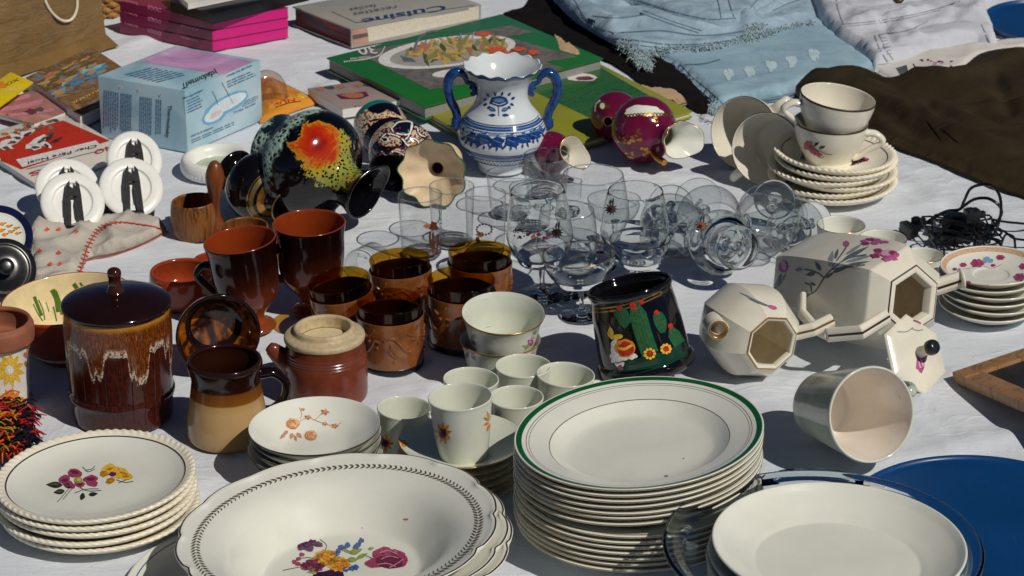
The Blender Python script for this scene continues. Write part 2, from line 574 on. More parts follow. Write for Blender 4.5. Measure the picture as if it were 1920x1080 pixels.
RG = [(flat2(p), h, wd) for p, h, wd in RIDGES]

def cloth_z(x, y):
    v = Vector((x * 2.2, y * 2.2, 1.7))
    z = -.0018 + .0018 * noise.noise(v)
    n1 = 1 - abs(noise.noise(Vector((x * 7 + y * 3, y * 13 - x * 4, 3.1))))
    mk_ = max(0, .35 + noise.noise(Vector((x * 3.1, y * 2.3, 5.5))))
    z += (.0034 * (n1 ** 6)) * mk_ - .0008
    n2 = 1 - abs(noise.noise(Vector((x * 16 - y * 11, y * 15 + x * 5, 9.4))))
    z += .0022 * (n2 ** 8) * mk_
    p = Vector((x, y))
    for pl, h, wd in RG:
        d = min(seg_d(p, a, b) for a, b in zip(pl, pl[1:]))
        if d < wd * 3: z += h * math.exp(-(d / wd) ** 2)
    return z

def sheet():
    m = NT('white_cotton_sheet')
    x = m.xyz()
    stretch = m.comb(m.math('MULTIPLY', x[0], 9.0), m.math('MULTIPLY', x[1], 26.0), x[2])
    cre = m.noise(1.0, 6, .62, stretch, 1.2)
    cre2 = m.noise(55, 5, .6, None, .8)
    weave = m.math('ADD', m.wave(900, None, .6, 'X', 1), m.wave(900, None, .6, 'Y', 1))
    spots = m.step(m.noise(240, 2, .5), .70, .74)
    f = m.noise(6, 4)
    cl = m.ramp(f, [(.3, c('cbd1da', 1.15)), (.7, c('d6dce4', 1.16))])
    cl = m.mix(m.math('MULTIPLY', spots, .4), cl, c('8d8c86'))
    st2 = m.comb(m.math('ADD', m.math('MULTIPLY', x[0], 14.0), m.math('MULTIPLY', x[1], 9.0)), m.math('SUBTRACT', m.math('MULTIPLY', x[1], 16.0), m.math('MULTIPLY', x[0], 6.0)), x[2])
    r1 = m.math('SUBTRACT', 1.0, m.math('ABSOLUTE', m.math('SUBTRACT', m.math('MULTIPLY', m.noise(.42, 3, .5, st2, .9), 2.0), 1.0)))
    r2 = m.math('SUBTRACT', 1.0, m.math('ABSOLUTE', m.math('SUBTRACT', m.math('MULTIPLY', m.noise(.55, 3, .5, stretch, 1.4), 2.0), 1.0)))
    ridg = m.math('ADD', m.math('POWER', r1, 9.0), m.math('POWER', r2, 10.0))
    ridg = m.math('MULTIPLY', ridg, m.step(m.noise(4.5, 2), .38, .62))
    h = m.math('ADD', m.math('ADD', m.math('ADD', m.math('MULTIPLY', cre, 1.5), m.math('MULTIPLY', ridg, .55)), m.math('MULTIPLY', cre2, .55)), m.math('MULTIPLY', weave, .03))
    m.bump(h, .42, .008)
    m.fin(cl, .9, .15)
    m.b.inputs['Sheen Weight'].default_value = .1
    X0, X1, Y0, Y1, NX, NY = -1.05, 1.05, 1.75, 4.25, 330, 380
    vs = []
    for j in range(NY + 1):
        for i in range(NX + 1):
            xx = X0 + (X1 - X0) * i / NX; yy = Y0 + (Y1 - Y0) * j / NY
            vs.append((xx, yy, cloth_z(xx, yy)))
    fs = [[j*(NX+1)+i, j*(NX+1)+i+1, (j+1)*(NX+1)+i+1, (j+1)*(NX+1)+i] for j in range(NY) for i in range(NX)]
    b = MB(); b.faces(vs, fs)
    # hem: the edge of the cloth turns down to the ground
    o = b.build('bedsheet', m.mat, sharp=180)
    md = o.modifiers.new('thickness', 'SOLIDIFY'); md.thickness = .0012; md.offset = -1
    tag(o, 'creased white cotton sheet spread on the ground under all the goods', 'bedsheet')
sheet()

# ------------------------------------------------------------------ drawing in photo pixels
def ell(cx, cy, rx, ry, rot=0, n=16):
    cr, sr = math.cos(R(rot)), math.sin(R(rot))
    return [(cx + rx*math.cos(t)*cr - ry*math.sin(t)*sr, cy + rx*math.cos(t)*sr + ry*math.sin(t)*cr) for t in [2*PI*i/n for i in range(n)]]
def leafp(x0, y0, x1, y1, w, n=7):
    dx, dy = x1 - x0, y1 - y0; L = math.hypot(dx, dy); nx, ny = -dy / L, dx / L
    a = [(x0 + dx*t + nx*w*math.sin(PI*t**.8), y0 + dy*t + ny*w*math.sin(PI*t**.8)) for t in [i/n for i in range(n+1)]]
    b = [(x0 + dx*t - nx*w*math.sin(PI*t**.8), y0 + dy*t - ny*w*math.sin(PI*t**.8)) for t in [i/n for i in range(n-1, 0, -1)]]
    return a + b
def stroke(pts, w, n=4):
    sp = [p for p, _ in spline([tuple(map(float, p)) for p in pts], n)] if n > 1 and len(pts) > 2 else [tuple(map(float, p)) for p in pts]
    if len(sp) == 2 and n > 1: sp = [(sp[0][0] + (sp[1][0]-sp[0][0])*i/6, sp[0][1] + (sp[1][1]-sp[0][1])*i/6) for i in range(7)]
    out = []
    L = []
    for i, p in enumerate(sp):
        a = sp[max(0, i-1)]; b = sp[min(len(sp)-1, i+1)]
        dx, dy = b[0]-a[0], b[1]-a[1]; l = math.hypot(dx, dy) or 1
        ww = w if not callable(w) else w(i / max(1, len(sp)-1))
        L.append(((p[0]-dy/l*ww/2, p[1]+dx/l*ww/2), (p[0]+dy/l*ww/2, p[1]-dx/l*ww/2)))
    for a, b in zip(L, L[1:]): out.append([a[0], b[0], b[1], a[1]])
    return out
def blob(cx, cy, rx, ry, seed, n=14, amp=.25, rot=0):
    rd = random.Random(seed)
    ks = [1 + amp * (rd.random() - .5) * 2 for _ in range(n)]
    cr, sr = math.cos(R(rot)), math.sin(R(rot))
    return [(cx + k*(rx*math.cos(t)*cr - ry*math.sin(t)*sr), cy + k*(rx*math.cos(t)*sr + ry*math.sin(t)*cr)) for k, t in [(ks[i], 2*PI*i/n) for i in range(n)]]
_tc = {}
def glyphs(s):
    if s not in _tc:
        cu = bpy.data.curves.new('lettering', 'FONT'); cu.body = s; cu.size = 1; cu.resolution_u = 3; cu.offset = .007
        ob = bpy.data.objects.new('lettering', cu); col.objects.link(ob)
        dg = bpy.context.evaluated_depsgraph_get(); dg.update()
        me = ob.evaluated_get(dg).to_mesh()
        me.calc_loop_triangles()
        polys = [[(me.vertices[i].co.x, me.vertices[i].co.y) for i in p.vertices] for p in me.loop_triangles]
        ob.evaluated_get(dg).to_mesh_clear()
        bpy.data.objects.remove(ob); bpy.data.curves.remove(cu)
        wd = max([p[0] for q in polys for p in q] or [1])
        _tc[s] = (polys, wd)
    return _tc[s]
def text(s, x, y, ux, uy, length=None):
    """baseline starts at pixel (x,y); ux,uy: pixel vectors of one em along and up the letters; length: fit run length in px"""
    polys, wd = glyphs(s)
    k = 1.0
    if length: k = length / (wd * math.hypot(*ux))
    return [[(x + p[0]*k*ux[0] + p[1]*uy[0], y + p[0]*k*ux[1] + p[1]*uy[1]) for p in q] for q in polys]
def lines(x, y, ux, uy, nrows, seed=1, w=.5, minw=.04):
    """blocks of small print too small to read: rows of word-length dashes across the parallelogram x,y + ux + uy"""
    rd = random.Random(seed); out = []
    for r in range(nrows):
        v0 = (r + .2) / nrows; v1 = (r + .2 + w) / nrows
        u = 0.0
        end = .8 + .2 * rd.random()
        while u < end:
            l = minw + rd.random() * minw * 2
            u1 = min(end, u + l)
            out.append([(x+ux[0]*a+uy[0]*b, y+ux[1]*a+uy[1]*b) for a, b in ((u, v0), (u1, v0), (u1, v1), (u, v1))])
            u = u1 + minw * .35
    return out

ORD = ['topmost', 'second', 'third', 'fourth', 'fifth', 'sixth', 'seventh', 'eighth', 'ninth', 'tenth', 'eleventh', 'twelfth', 'thirteenth', 'fourteenth']
def nth(i, n):
    if i == 0: return 'topmost'
    if i == n - 1: return 'lowest'
    return ORD[i]
# ------------------------------------------------------------------ stacks of plates, bowls and saucers
def pile(name, cat, group, labels, base, prof, mats, mlist, n, gap, seg=96, mod=None, decor=None, tilts=None, offs=None, z0=0.0, extra=None, smooth_n=4, sharp=35, mats_top=None):
    """n dishes nested on each other; prof in photo pixels; the topmost carries the painted motif"""
    u = U(*base); cA = CA(base[1])
    pr = pxprof(prof, u, base[1])
    g = gap * u / cA
    b = MB(); b.lathe(pr, seg, mats, smooth_n, mod=(lambda r, h, th, ci: mod(r, h, th, ci, u)) if mod else None)
    plain = None
    objs = []
    M = upM(*base, z=z0)
    acc = 0.0
    jr = random.Random(name)
    for i in range(n):                       # i = 0 is the lowest
        t = tilts[i] if tilts else (0, 0)
        of = offs[i] if offs else (0, 0)
        ex = (extra or {}).get(i, 0) * u / cA
        acc += ex
        if n > 2 and i < n - 1: t = (t[0] + jr.uniform(-.35, .35), t[1] + jr.uniform(-.35, .35)); of = (of[0] + jr.uniform(-1.5, 1.5), of[1] + jr.uniform(-1.5, 1.5))
        Mi = Matrix.Translation(M.translation + Vector((of[0]*u, of[1]*u, g * i + acc))) @ Matrix.Rotation(R(t[0]), 4, 'Y') @ Matrix.Rotation(R(-t[1]), 4, 'X') @ Matrix.Rotation(R(jr.uniform(0, 360) if i < n - 1 else 0), 4, 'Z')
        k = n - 1 - i
        if k == 0 and decor:
            bt = MB(); bt.lathe(pr, seg, mats_top or mats, smooth_n, mod=(lambda r, h, th, ci: mod(r, h, th, ci, u)) if mod else None)
            bt.freeze(Mi); decor(bt, Mi, u)
            o = bt.build(name, mlist, None, Mi, sharp)
        elif plain is None:
            o = b.build(name, mlist, None, Mi, sharp); plain = o
        else:
            o = plain.copy(); col.objects.link(o); o.matrix_world = Mi
        tag(o, labels(k, n), cat, group)
        objs.append(o)
    return objs

def rope(n, amp, k0, k1, tw=0.0):
    def f(r, h, th, ci, u):
        if k0 <= ci <= k1:
            a = math.sin(n * th + tw * (ci - k0))
            e = math.sin(PI * (ci - k0) / (k1 - k0)) ** .6
            return r + amp * u * a * .3 * e, h + amp * u * a * e
        return r, h
    return f

# --- oval-looking flat plates with roped rim, front left
def dec_pansy(b, M, u):
    mk = b.mark
    for x, y, rx, ry, ro, m in [(140,888,14,8,10,2),(121,899,11,8,-10,2),(128,908,14,7,25,2),(150,908,10,6,0,2),(170,898,14,7,-8,2),(172,906,12,7,15,2),
                                (205,879,14,9,-15,5),(228,885,16,8,20,5),(195,889,8,6,0,6),(215,884,10,8,0,5),(235,893,14,7,10,5),(207,902,9,6,-20,6),(222,893,9,5,0,5)]:
        mk([blob(x, y, rx, ry, int(x*7+y), 14, .12, ro)], m)
    for x, y, rx, ry, ro in [(140,886,8,3,10),(122,901,6,3,0),(170,899,8,3,0),(150,909,5,2,0)]: mk([ell(x, y, rx, ry, ro)], 4, .0006)
    for x, y, rx, ry, ro in [(206,880,6,2,-20),(232,888,8,2,15),(236,894,7,2,5)]: mk([ell(x, y, rx, ry, ro)], 6, .0006)
    mk([ell(147, 901, 8, 6)], 7, .0006); mk([ell(148, 901, 4, 3)], 5, .0008)
    mk([blob(211, 890, 8, 4, 3)], 3, .0006)
    for a in [(118,910,86,909,6),(122,921,100,924,5),(120,908,137,915,5),(150,930,160,933,7),(166,928,184,926,4)]: mk([leafp(*a)], 8)
    for a in [(112,909,92,909,2),(118,922,104,923,2)]: mk([leafp(*a)], 9, .0006)
    for p in ([(107,942),(118,930),(130,916)], [(118,937),(128,925),(136,916)], [(140,925),(160,918),(185,917)], [(160,882),(172,880),(178,874)], [(155,876),(165,885),(178,880)], [(218,900),(235,905),(250,903)], [(222,906),(240,899),(248,897)], [(150,915),(165,921),(190,920)]):
        mk(stroke(p, 1.3), 10)
ML = [M_['beadwhite'], M_['darkline'], M_['p_rose'], M_['p_purple'], M_['p_rosed'], M_['p_yellow'], M_['p_yellowd'], M_['p_leafl'], M_['p_leafd'], M_['p_leaf'], M_['p_greyd'], M_['white']]
bead_prof = [(0,4),(104,4),(108,0),(112,0),(115,4),(150,9),(170,15),(181,21),(186,26),(184,29),(178,28.5),(170,25.5),(167.4,24.6),(164.6,23.4),(162,22),(140,15),(110,10.5),(60,9.5),(0,9)]
pile('beaded_plate', 'plate', 'flat plates with a roped rim in the front left stack',
     lambda k, n: 'ivory plate with roped rim and painted purple and yellow flowers on top of its stack' if k == 0 else f'{nth(k,n)} plate from the top of the roped-rim stack under the purple and yellow flower plate' if k < n-1 else 'lowest plate of the roped-rim stack with the purple and yellow flower plate on top',
     (186, 972), bead_prof, lambda ci: 1 if 11.9 < ci < 13.1 else (11 if ci > 13 else 0), ML, 5, 13.5, seg=360,
     mod=rope(70, 1.25, 7, 11, 1.6), decor=dec_pansy, tilts=[(-1,0),(-1.5,0),(-1,0.3),(-1.8,0),(-2.2,0)], offs=[(4,0),(-3,0),(2,3),(-2,0),(0,0)])

# --- green-banded soup plates
soup = [(0,8),(116,8),(120,2),(126,0),(129,4),(148,16),(164,28),(200,38),(226,44),(230.5,46.5),(230,49),(228.6,49.5),(227,49.2),(216.5,46.9),(209,45),(207.6,44.6),(204,43.6),(202.9,43.3),(167.4,33.4),(165.8,32.6),(150,23),(132,16),(90,13.5),(0,13)]
def soup_m(ci):
    if 9.1 < ci < 9.8: return 3
    if 12 <= ci < 13: return 1
    if 14 <= ci < 15 or 16 <= ci < 17 or 18 <= ci < 19: return 2
    return 0
def soup_low(ci):
    return 5 if 12 <= ci < 13 and ci > 12.5 else soup_m(ci) if not 12 <= ci < 13 else 0  # lower plates: narrow brown line in place of the green band
def dec_soup(b, M, u):
    b.mark([blob(1250, 893, 4, 1.6, 4)], 4)
    b.mark([blob(1282, 860, 1.4, 1, 5)], 4)
SL = [M_['white'], M_['greenband'], simple('thin_brown_line', c('6d5a48'), .3), M_['gilt'], M_['p_grey'], simple('brown_rim_line', c('7a6a50'), .3, var=.3)]
pile('soup_plate', 'plate', 'green-banded soup plates in the tall stack',
     lambda k, n: 'white soup plate with wide green band, topmost of the tall stack' if k == 0 else (f'{nth(k,n)} soup plate from the top of the tall green-banded stack' if k < n-1 else 'lowest soup plate of the tall green-banded stack'),
     (1192, 1006), soup, soup_low, SL, 14, 10.2, mats_top=soup_m, seg=120, decor=dec_soup,
     tilts=[(-2.2,0)]*7+[(-5.0,0)]*7, offs=[(6,0),(4,2),(5,-2),(3,0),(4,0),(2,0),(4,0),(4,0),(5,2),(4,0),(6,0),(5,-2),(7,0),(6,0)], extra={7: 13})

# --- flowered cereal bowls
bowl = [(0,4),(48,4),(51,0),(55,0),(58,4),(84,18),(108,33),(121,45),(123,47.5),(122,49),(119.5,47.5),(106,36),(82,21.5),(56,9),(0,8)]
def dec_bowl(b, M, u):
    mk = b.mark
    for x, y, r in [(549,795,13),(583,817,12)]:
        mk([blob(x, y, r, r*.82, int(x), 16, .1)], 2)
        for k in range(3):
            mk(stroke([(x + (r*.85-k*3.2)*math.cos(a), y + .8*(r*.85-k*3.2)*math.sin(a)) for a in [k*1.3 + i*.5 for i in range(9)]], 1.4), 3, .0006)
    for a in [(540,808,530,816,3.5),(548,812,545,824,4),(556,812,566,822,4),(536,812,524,824,3.5),(552,816,556,829,3)]: mk([leafp(*a)], 4)
    for x, y, r in [(577,783,5),(609,773,6),(609,795,4),(628,799,5),(568,768,3)]:
        for k in range(5): mk([leafp(x, y, x + r*1.6*math.cos(k*1.257), y + r*1.1*math.sin(k*1.257), r*.42)], 3 if k % 2 else 4)
        mk([ell(x, y, r*.4, r*.35)], 2, .0006)
    for p in ([(562,790),(578,783),(590,788),(610,795),(628,799),(640,793)], [(563,786),(566,776),(561,764)], [(598,780),(609,773),(612,768)], [(590,788),(600,779)]): mk(stroke(p, 1.2), 4)
pile('cereal_bowl', 'bowl', 'shallow bowls with orange roses in the front stack',
     lambda k, n: 'white bowl painted with orange roses, topmost of its nested stack' if k == 0 else (f'{nth(k,n)} bowl from the top of the nested orange-rose bowls' if k < n-1 else 'lowest of the nested orange-rose bowls'),
     (594, 897), bowl, lambda ci: 1 if 7.6 < ci < 9.0 else 0, [M_['white'], M_['darkline'], M_['p_peach'], M_['p_peachd'], simple('tan_pink_paint', c('c08a6e', 1.1), .25)], 5, 12.5, decor=dec_bowl,
     tilts=[(0,0),(-1,0),(0,0),(-1,0.5),(-1.5,0)], offs=[(3,0),(-3,0),(1,0),(2,0),(0,0)])

# --- saucers with sunflower border under the espresso cup, then the far right espresso saucers, then the beaded saucers behind
saucer = lambda Rr, hh: [(0,3),(Rr*.5,3),(Rr*.52,0),(Rr*.56,0),(Rr*.6,3),(Rr*.82,hh*.5),(Rr*.97,hh*.92),(Rr,hh),(Rr*.985,hh+2),(Rr*.94,hh*.95),(Rr*.8,hh*.62),(Rr*.55,hh*.35),(Rr*.36,hh*.3),(Rr*.33,hh*.22),(0,hh*.22)]
def dec_sunsaucer(b, M, u):
    mk = b.mark
    for k in range(9): mk([leafp(942, 868, 942 + 24*math.cos(k*.7), 868 + 9*math.sin(k*.7), 3.5)], 2)
    mk([blob(942, 868, 9, 4, 3)], 3, .0006)
    for k in range(7): mk([leafp(752, 832, 752 + 14*math.cos(k*.9), 832 + 9*math.sin(k*.9), 3)], 2)
    mk([blob(752, 832, 6, 4, 3)], 3, .0006)
SUN = [M_['greenish'], M_['gilt'], M_['p_orange'], M_['p_rosed']]
sunstack = pile('sunflower_saucer', 'saucer', 'saucers stacked under the espresso cup',
     lambda k, n: 'saucer with sunflower border holding the front espresso cup, topmost of its stack' if k == 0 else (f'{nth(k,n)} saucer from the top of the stack below the front espresso cup' if k < n-1 else 'lowest saucer of the stack below the front espresso cup'),
     (866, 905), saucer(118, 17), lambda ci: 1 if 6.5 < ci < 8 else 0, SUN, 6, 12.5, decor=dec_sunsaucer, offs=[(4,0),(-2,0),(3,0),(0,0),(2,0),(0,0)])
def dec_pinksaucer(b, M, u):
    mk = b.mark
    for x, y, s in [(1806,497,6),(1832,494,11),(1876,483,7),(1862,498,4),(1912,520,10),(1920,500,8),(1815,530,5),(1790,505,4)]:
        for k in range(6): mk([blob(x + s*.7*math.cos(k*1.05), y + s*.42*math.sin(k*1.05), s*.5, s*.34, k + int(x))], 2 if k % 2 else 3)
        mk([ell(x, y, s*.4, s*.28)], 3, .0006)
    for x, y in [(1850,485),(1856,489),(1846,490)]: mk([blob(x, y, 6, 4, int(x))], 4)
    for p in ([(1795,512),(1806,505),(1820,503)], [(1845,500),(1862,503),(1880,495)], [(1810,530),(1830,535),(1855,534)]): mk(stroke(p, 1.3), 5)
pile('espresso_saucer', 'saucer', 'small flowered saucers by the black cables',
     lambda k, n: 'small saucer with pink flower sprays on top of the stack by the black cables' if k == 0 else (f'{nth(k,n)} small saucer from the top of the pink-flower stack by the cables' if k < n-1 else 'lowest small saucer of the pink-flower stack by the cables'),
     (1853, 587), saucer(95, 22), lambda ci: 1 if 8.6 < ci < 9.5 else (6 if 6.5 < ci < 8 else 0), [M_['white'], simple('rust_printed_border', c('c4a284', 1.1), .3, var=.35, vs=700), M_['p_pink'], M_['p_rose'], M_['p_bluel'], M_['p_pinkl'], M_['creamy']], 6, 13.2, decor=dec_pinksaucer,
     tilts=[(0,0),(0,0),(1,0),(0,0),(-1,0),(-2,0.5)], offs=[(0,0),(5,0),(-3,0),(3,0),(-2,0),(0,0)])
def bsau(k):
    return [(r*k, h*k) for r, h in [(0,4),(60,4),(63,0),(67,0),(70,4),(92,9),(104,13),(111,18),(115,22),(114,24.5),(108,24),(101,20.4),(99.6,19.8),(97.4,18.8),(96,18),(80,12),(55,9),(48,9),(45,7),(0,7)]]
def dec_rosesaucer(b, M, u):
    mk = b.mark
    for x, y, rx, ry in [(1596,306,10,5),(1608,302,9,5),(1616,298,8,4),(1602,300,8,4),(1624,300,6,3),(1590,303,6,3)]: mk([blob(x, y, rx, ry, int(x))], 2)
    for x, y in [(1600,302),(1611,300),(1604,307)]: mk(stroke([(x-6, y), (x, y-2), (x+6, y+1)], 1.4), 3, .0006)
    mk([leafp(1590,300,1582,292,2.5)], 4)
beadstack = pile('beaded_saucer', 'saucer', 'roped-rim saucers under the teacups',
     lambda k, n: 'ivory saucer with roped rim holding the two stacked teacups' if k == 0 else (f'{nth(k,n)} saucer from the top of the roped-rim stack under the teacups' if k < n-1 else 'lowest saucer of the roped-rim stack under the teacups'),
     (1560, 360), bsau(1.0), lambda ci: 1 if 11.9 < ci < 13.1 else 0, [M_['beadwhite'], M_['darkline'], M_['p_rose'], M_['p_rosed'], M_['p_leafd']], 6, 11.0, seg=300,
     mod=rope(58, 1.5, 7, 11, 1.2), decor=dec_rosesaucer, tilts=[(-2,0),(-1,0),(2,0),(-1,0),(1,0),(3,0)], offs=[(6,0),(-6,0),(4,4),(-6,0),(3,-2),(0,0)])

# --- big lobed serving bowls with flower bunch
big = [(r, h*.8) for r, h in [(0,8),(128,8),(132,0),(140,0),(145,8),(178,44),(214,82),(250,100),(284,111),(297,117),(299,120),(296,122),(290,121),(283,118),(250,107.5),(226,97),(206,82),(176,48),(150,20),(136,16),(0,15)]]
def lobes(r, h, th, ci, u):
    if ci < 8.6 or ci > 13.4: return r, h
    e = min(1, (min(ci - 8.6, 13.4 - ci)) / 1.4)
    a = (th * 14 / (2 * PI)) % 1.0
    d = min(a, 1 - a)
    k = math.exp(-(d / .085) ** 2)
    return r * (1 - .016 * k * e + .006 * math.cos(2*PI*a + PI) * e), h + 2 * u * k * e
def dec_big(b, M, u):
    mk = b.mark
    # garland round the rim, laid out on the bowl itself
    N = 150
    for k in range(N):
        t = 2*PI*k/N
        def q(r, tt, hh=87):
            return proj(M @ Vector((r*u*math.cos(tt), r*u*math.sin(tt), hh*u/CA(1112))))
        dt = 2*PI/N
        a, b2, c2 = q(262, t), q(272, t+dt*.9), q(253, t+dt*.9)
        mk([leafp(*a, *b2, 1.7, 4)], 3); mk([leafp(*a, *c2, 1.4, 4)], 3)
    rd = random.Random(5)
    def flower(x, y, r, n, m1, m2, sq=.62):
        for k in range(n):
            a = 2*PI*k/n + rd.random()*.3
            mk([leafp(x, y, x + r*math.cos(a), y + r*sq*math.sin(a), r*.34)], m1 if k % 2 else m2)
        mk([blob(x, y, r*.28, r*.2, int(x+y))], m2, .0007)
    for a in [(655,1038,680,1030,6),(650,1050,672,1050,5),(668,1048,690,1038,4),(590,1062,560,1064,4),(600,1068,575,1074,5),(690,1030,702,1028,3),(640,1030,668,1040,3)]: mk([leafp(*a)], 8)
    for p in ([(550,1052),(575,1046),(600,1050)], [(600,1012),(612,1022),(610,1032)], [(680,1040),(700,1048),(715,1055)], [(530,1070),(560,1064)]): mk(stroke(p, 1.3), 9)
    for x, y, r, n, m1, m2 in [(612,1046,26,12,5,6),(635,1058,24,11,5,6),(590,1060,22,10,4,2),(575,1062,14,8,4,2)]: flower(x, y, r, n, m1, m2)
    for x, y in [(572,1022),(585,1018),(596,1021),(566,1026),(580,1028)]: mk([blob(x, y, 9, 6, x)], 7)
    for x, y in [(575,1024),(590,1022)]: mk(stroke([(x-7,y-3),(x,y+2),(x+7,y-2)], 1.6), 10, .0007)
    for x, y in [(634,1034),(645,1028),(652,1022),(640,1026),(630,1040),(672,1022),(678,1014),(668,1026),(660,1066),(648,1068),(668,1064)]: mk([blob(x, y, 6, 5, x)], 11)
    for x, y in [(560,1048),(552,1054),(558,1058),(566,1040)]: mk([blob(x, y, 5, 4, x)], 4)
    for x, y, rx, ry, m in [(720,1040,22,13,4),(740,1044,20,14,4),(705,1056,20,9,4),(730,1054,26,13,2),(755,1052,9,12,4),(728,1036,16,7,12)]: mk([blob(x, y, rx, ry, x, 16, .14)], m, .0004 + .0002*(m == 2))
    for p in ([(715,1050),(730,1044),(748,1048)], [(708,1060),(726,1058),(742,1064)], [(712,1038),(728,1034),(744,1040)], [(730,1066),(745,1058),(756,1050)]): mk(stroke(p, 2), 12, .0009)
    for x, y, rx, ry in [(618,1078,22,9),(602,1082,14,8),(634,1080,14,8)]: mk([blob(x, y, rx, ry, x)], 10)
    mk([ell(679, 990, 1.2, .8)], 10); mk([blob(762, 974, 5, 2, 4)], 13)
BL = [M_['white'], M_['darkline'], M_['p_rosed'], simple('grey_brown_garland', c('5c5144'), .3, var=.35, vs=500), M_['p_rose'], M_['p_yellow'], M_['p_orange'], M_['p_purple'], M_['p_leafl'], M_['p_leaf'], M_['p_purpled'], M_['p_blue'], M_['p_rosel'], M_['p_peachd'], M_['creamy']]
pile('serving_bowl', 'bowl', 'lobed serving bowls with a flower bunch',
     lambda k, n: 'large lobed white bowl with leaf garland and flower bunch, on top of its stack' if k == 0 else ('second lobed bowl, just under the large flower bunch bowl' if k == 1 else 'lowest lobed bowl under the large flower bunch bowls'),
     (648, 1112), big, lambda ci: 14 if ci < 9 else (1 if 10.5 < ci < 11.35 else 0), BL, 3, 13, seg=224, mod=lobes, decor=dec_big,
     tilts=[(-3,0),(-3.5,0),(-4.5,.5)], offs=[(18,-4),(13,0),(-4,0)], z0=.006)
# --- the plate with a blue line below them
pile('blue_line_plate', 'plate', None, lambda k, n: 'white plate with thin blue line half hidden under the large lobed bowls',
     (500, 1112), [(0,3),(150,3),(154,0),(160,0),(164,3),(215,10),(258,16),(265,18),(263,20),(252,18.6),(249,18.2),(246.5,17.6),(215,14),(170,8),(0,7)], lambda ci: 1 if 10 <= ci < 11 else 0, [M_['white'], M_['blueline']], 1, 0)

# --- glass dish with three plain plates
u = U(1536, 1096)
def gdish():
    base = (1534, 1188); pr = pxprof([(0,2),(206,2),(222,6),(234,24),(262,140),(276,152),(290,156),(296,160),(294,165),(286,164),(272,160),(256,146),(228,30),(216,11),(0,8)], U(*base), base[1])
    b = MB(); b.lathe(pr, 128, lambda ci: 1 if 5.6 < ci < 9.4 else 0, 4)
    M = upM(*base)
    uu = U(*base)
    for s, a0 in ((1, R(88)), (-1, R(268))):
        pts = []
        for i in range(9):
            t = a0 + R(-20 + 40 * i / 8)
            rr = (292 + 34 * math.sin(PI * i / 8) ** .5) * uu
            pts.append((rr * math.cos(t), rr * math.sin(t)))
        vs, fs = [], []
        for i, (x, y) in enumerate(pts):
            t = a0 + R(-20 + 40 * i / 8); ri = 284 * uu
            for zz in (.0800, .0860): vs += [(x, y, zz), (ri*math.cos(t), ri*math.sin(t), zz)]
        for i in range(8):
            k = i * 4
            fs += [[k+2, k+6, k+7, k+3], [k, k+1, k+5, k+4], [k, k+4, k+6, k+2]]
        b.faces(vs, fs, 0)
    o = b.build('glass_dish', [M_['gdish'], M_['gdishrim']], None, M)
    tag(o, 'round clear glass oven dish with tab handles holding plain white plates', 'dish')
gdish()
pile('coupe_plate', 'plate', 'plain white plates inside the glass dish',
     lambda k, n: 'plain white deep plate lying uppermost in the glass dish' if k == 0 else (f'{nth(k,n)} plain white plate from the top inside the glass dish' if k < n-1 else 'lowest plain white plate at the bottom of the glass dish'),
     (1558, 1183), [(0,4),(120,4),(124,0),(130,0),(134,4),(190,20),(222,38),(232,47),(234,51),(231,52.5),(227,50),(214,40),(182,24),(160,16),(153,13.5),(148,13),(0,12)], 0, [M_['white']], 8, 16, seg=110,
     tilts=[(0,0),(0,0),(0,0),(.5,0),(0,0),(0,0),(-.5,0),(1,0)], offs=[(0,0),(2,0),(-2,0),(2,0),(-1,0),(-5,0),(0,0),(5,0)], z0=.0046)
def tray(name, base, Rr, label):
    u = U(*base)
    b = MB(); b.lathe(pxprof([(0,2),(Rr*.9,2),(Rr*.97,4),(Rr,12),(Rr*.995,14),(Rr*.975,13),(Rr*.955,9),(Rr*.9,7.5),(0,6.5)], u, base[1]), 128, 0, 4)
    o = b.build(name, [M_['blueplast']], None, upM(*base))
    tag(o, label, 'tray')
tray('round_tray', (1846, 984), 258, 'round deep blue tray partly under the glass dish')
tray('round_tray', (1972, 50), 128, 'round blue tray beside the white jeans at the back')
# ------------------------------------------------------------------ cups, mugs, jars
def handle_mb(prof_m, ang, h1, h0, reach, th, u, cA, flat=1.4, sink=0.0, ear=0.0):
    """ear-shaped handle; heights, reach and thickness in photo pixels; prof_m outside profile in metres"""
    b = MB()
    hz = lambda h: h * u / cA
    outer = sorted([(h, r) for r, h in prof_m])
    ro = lambda h: lerp_list(outer, hz(h)) - sink * u
    pts2 = [(ro(h1) - 2*u, hz(h1)), (ro(h1) + reach*.55*u, hz(h1 + ear)), (ro(h1) + reach*u, hz(h1*.72 + h0*.28)),
            (ro(h0) + reach*.72*u, hz(h1*.3 + h0*.7)), (ro(h0) + reach*.25*u, hz(h0 + 2)), (ro(h0) - 2*u, hz(h0 - 1))]
    ca, sa = math.cos(R(ang)), math.sin(R(ang))
    b.tube([(r*ca, r*sa, z) for r, z in pts2], [th*1.15*u, th*u, th*.95*u, th*.9*u, th*u, th*1.2*u], 12, 0, 6, flat, up=(0, 0, 1))
    return b

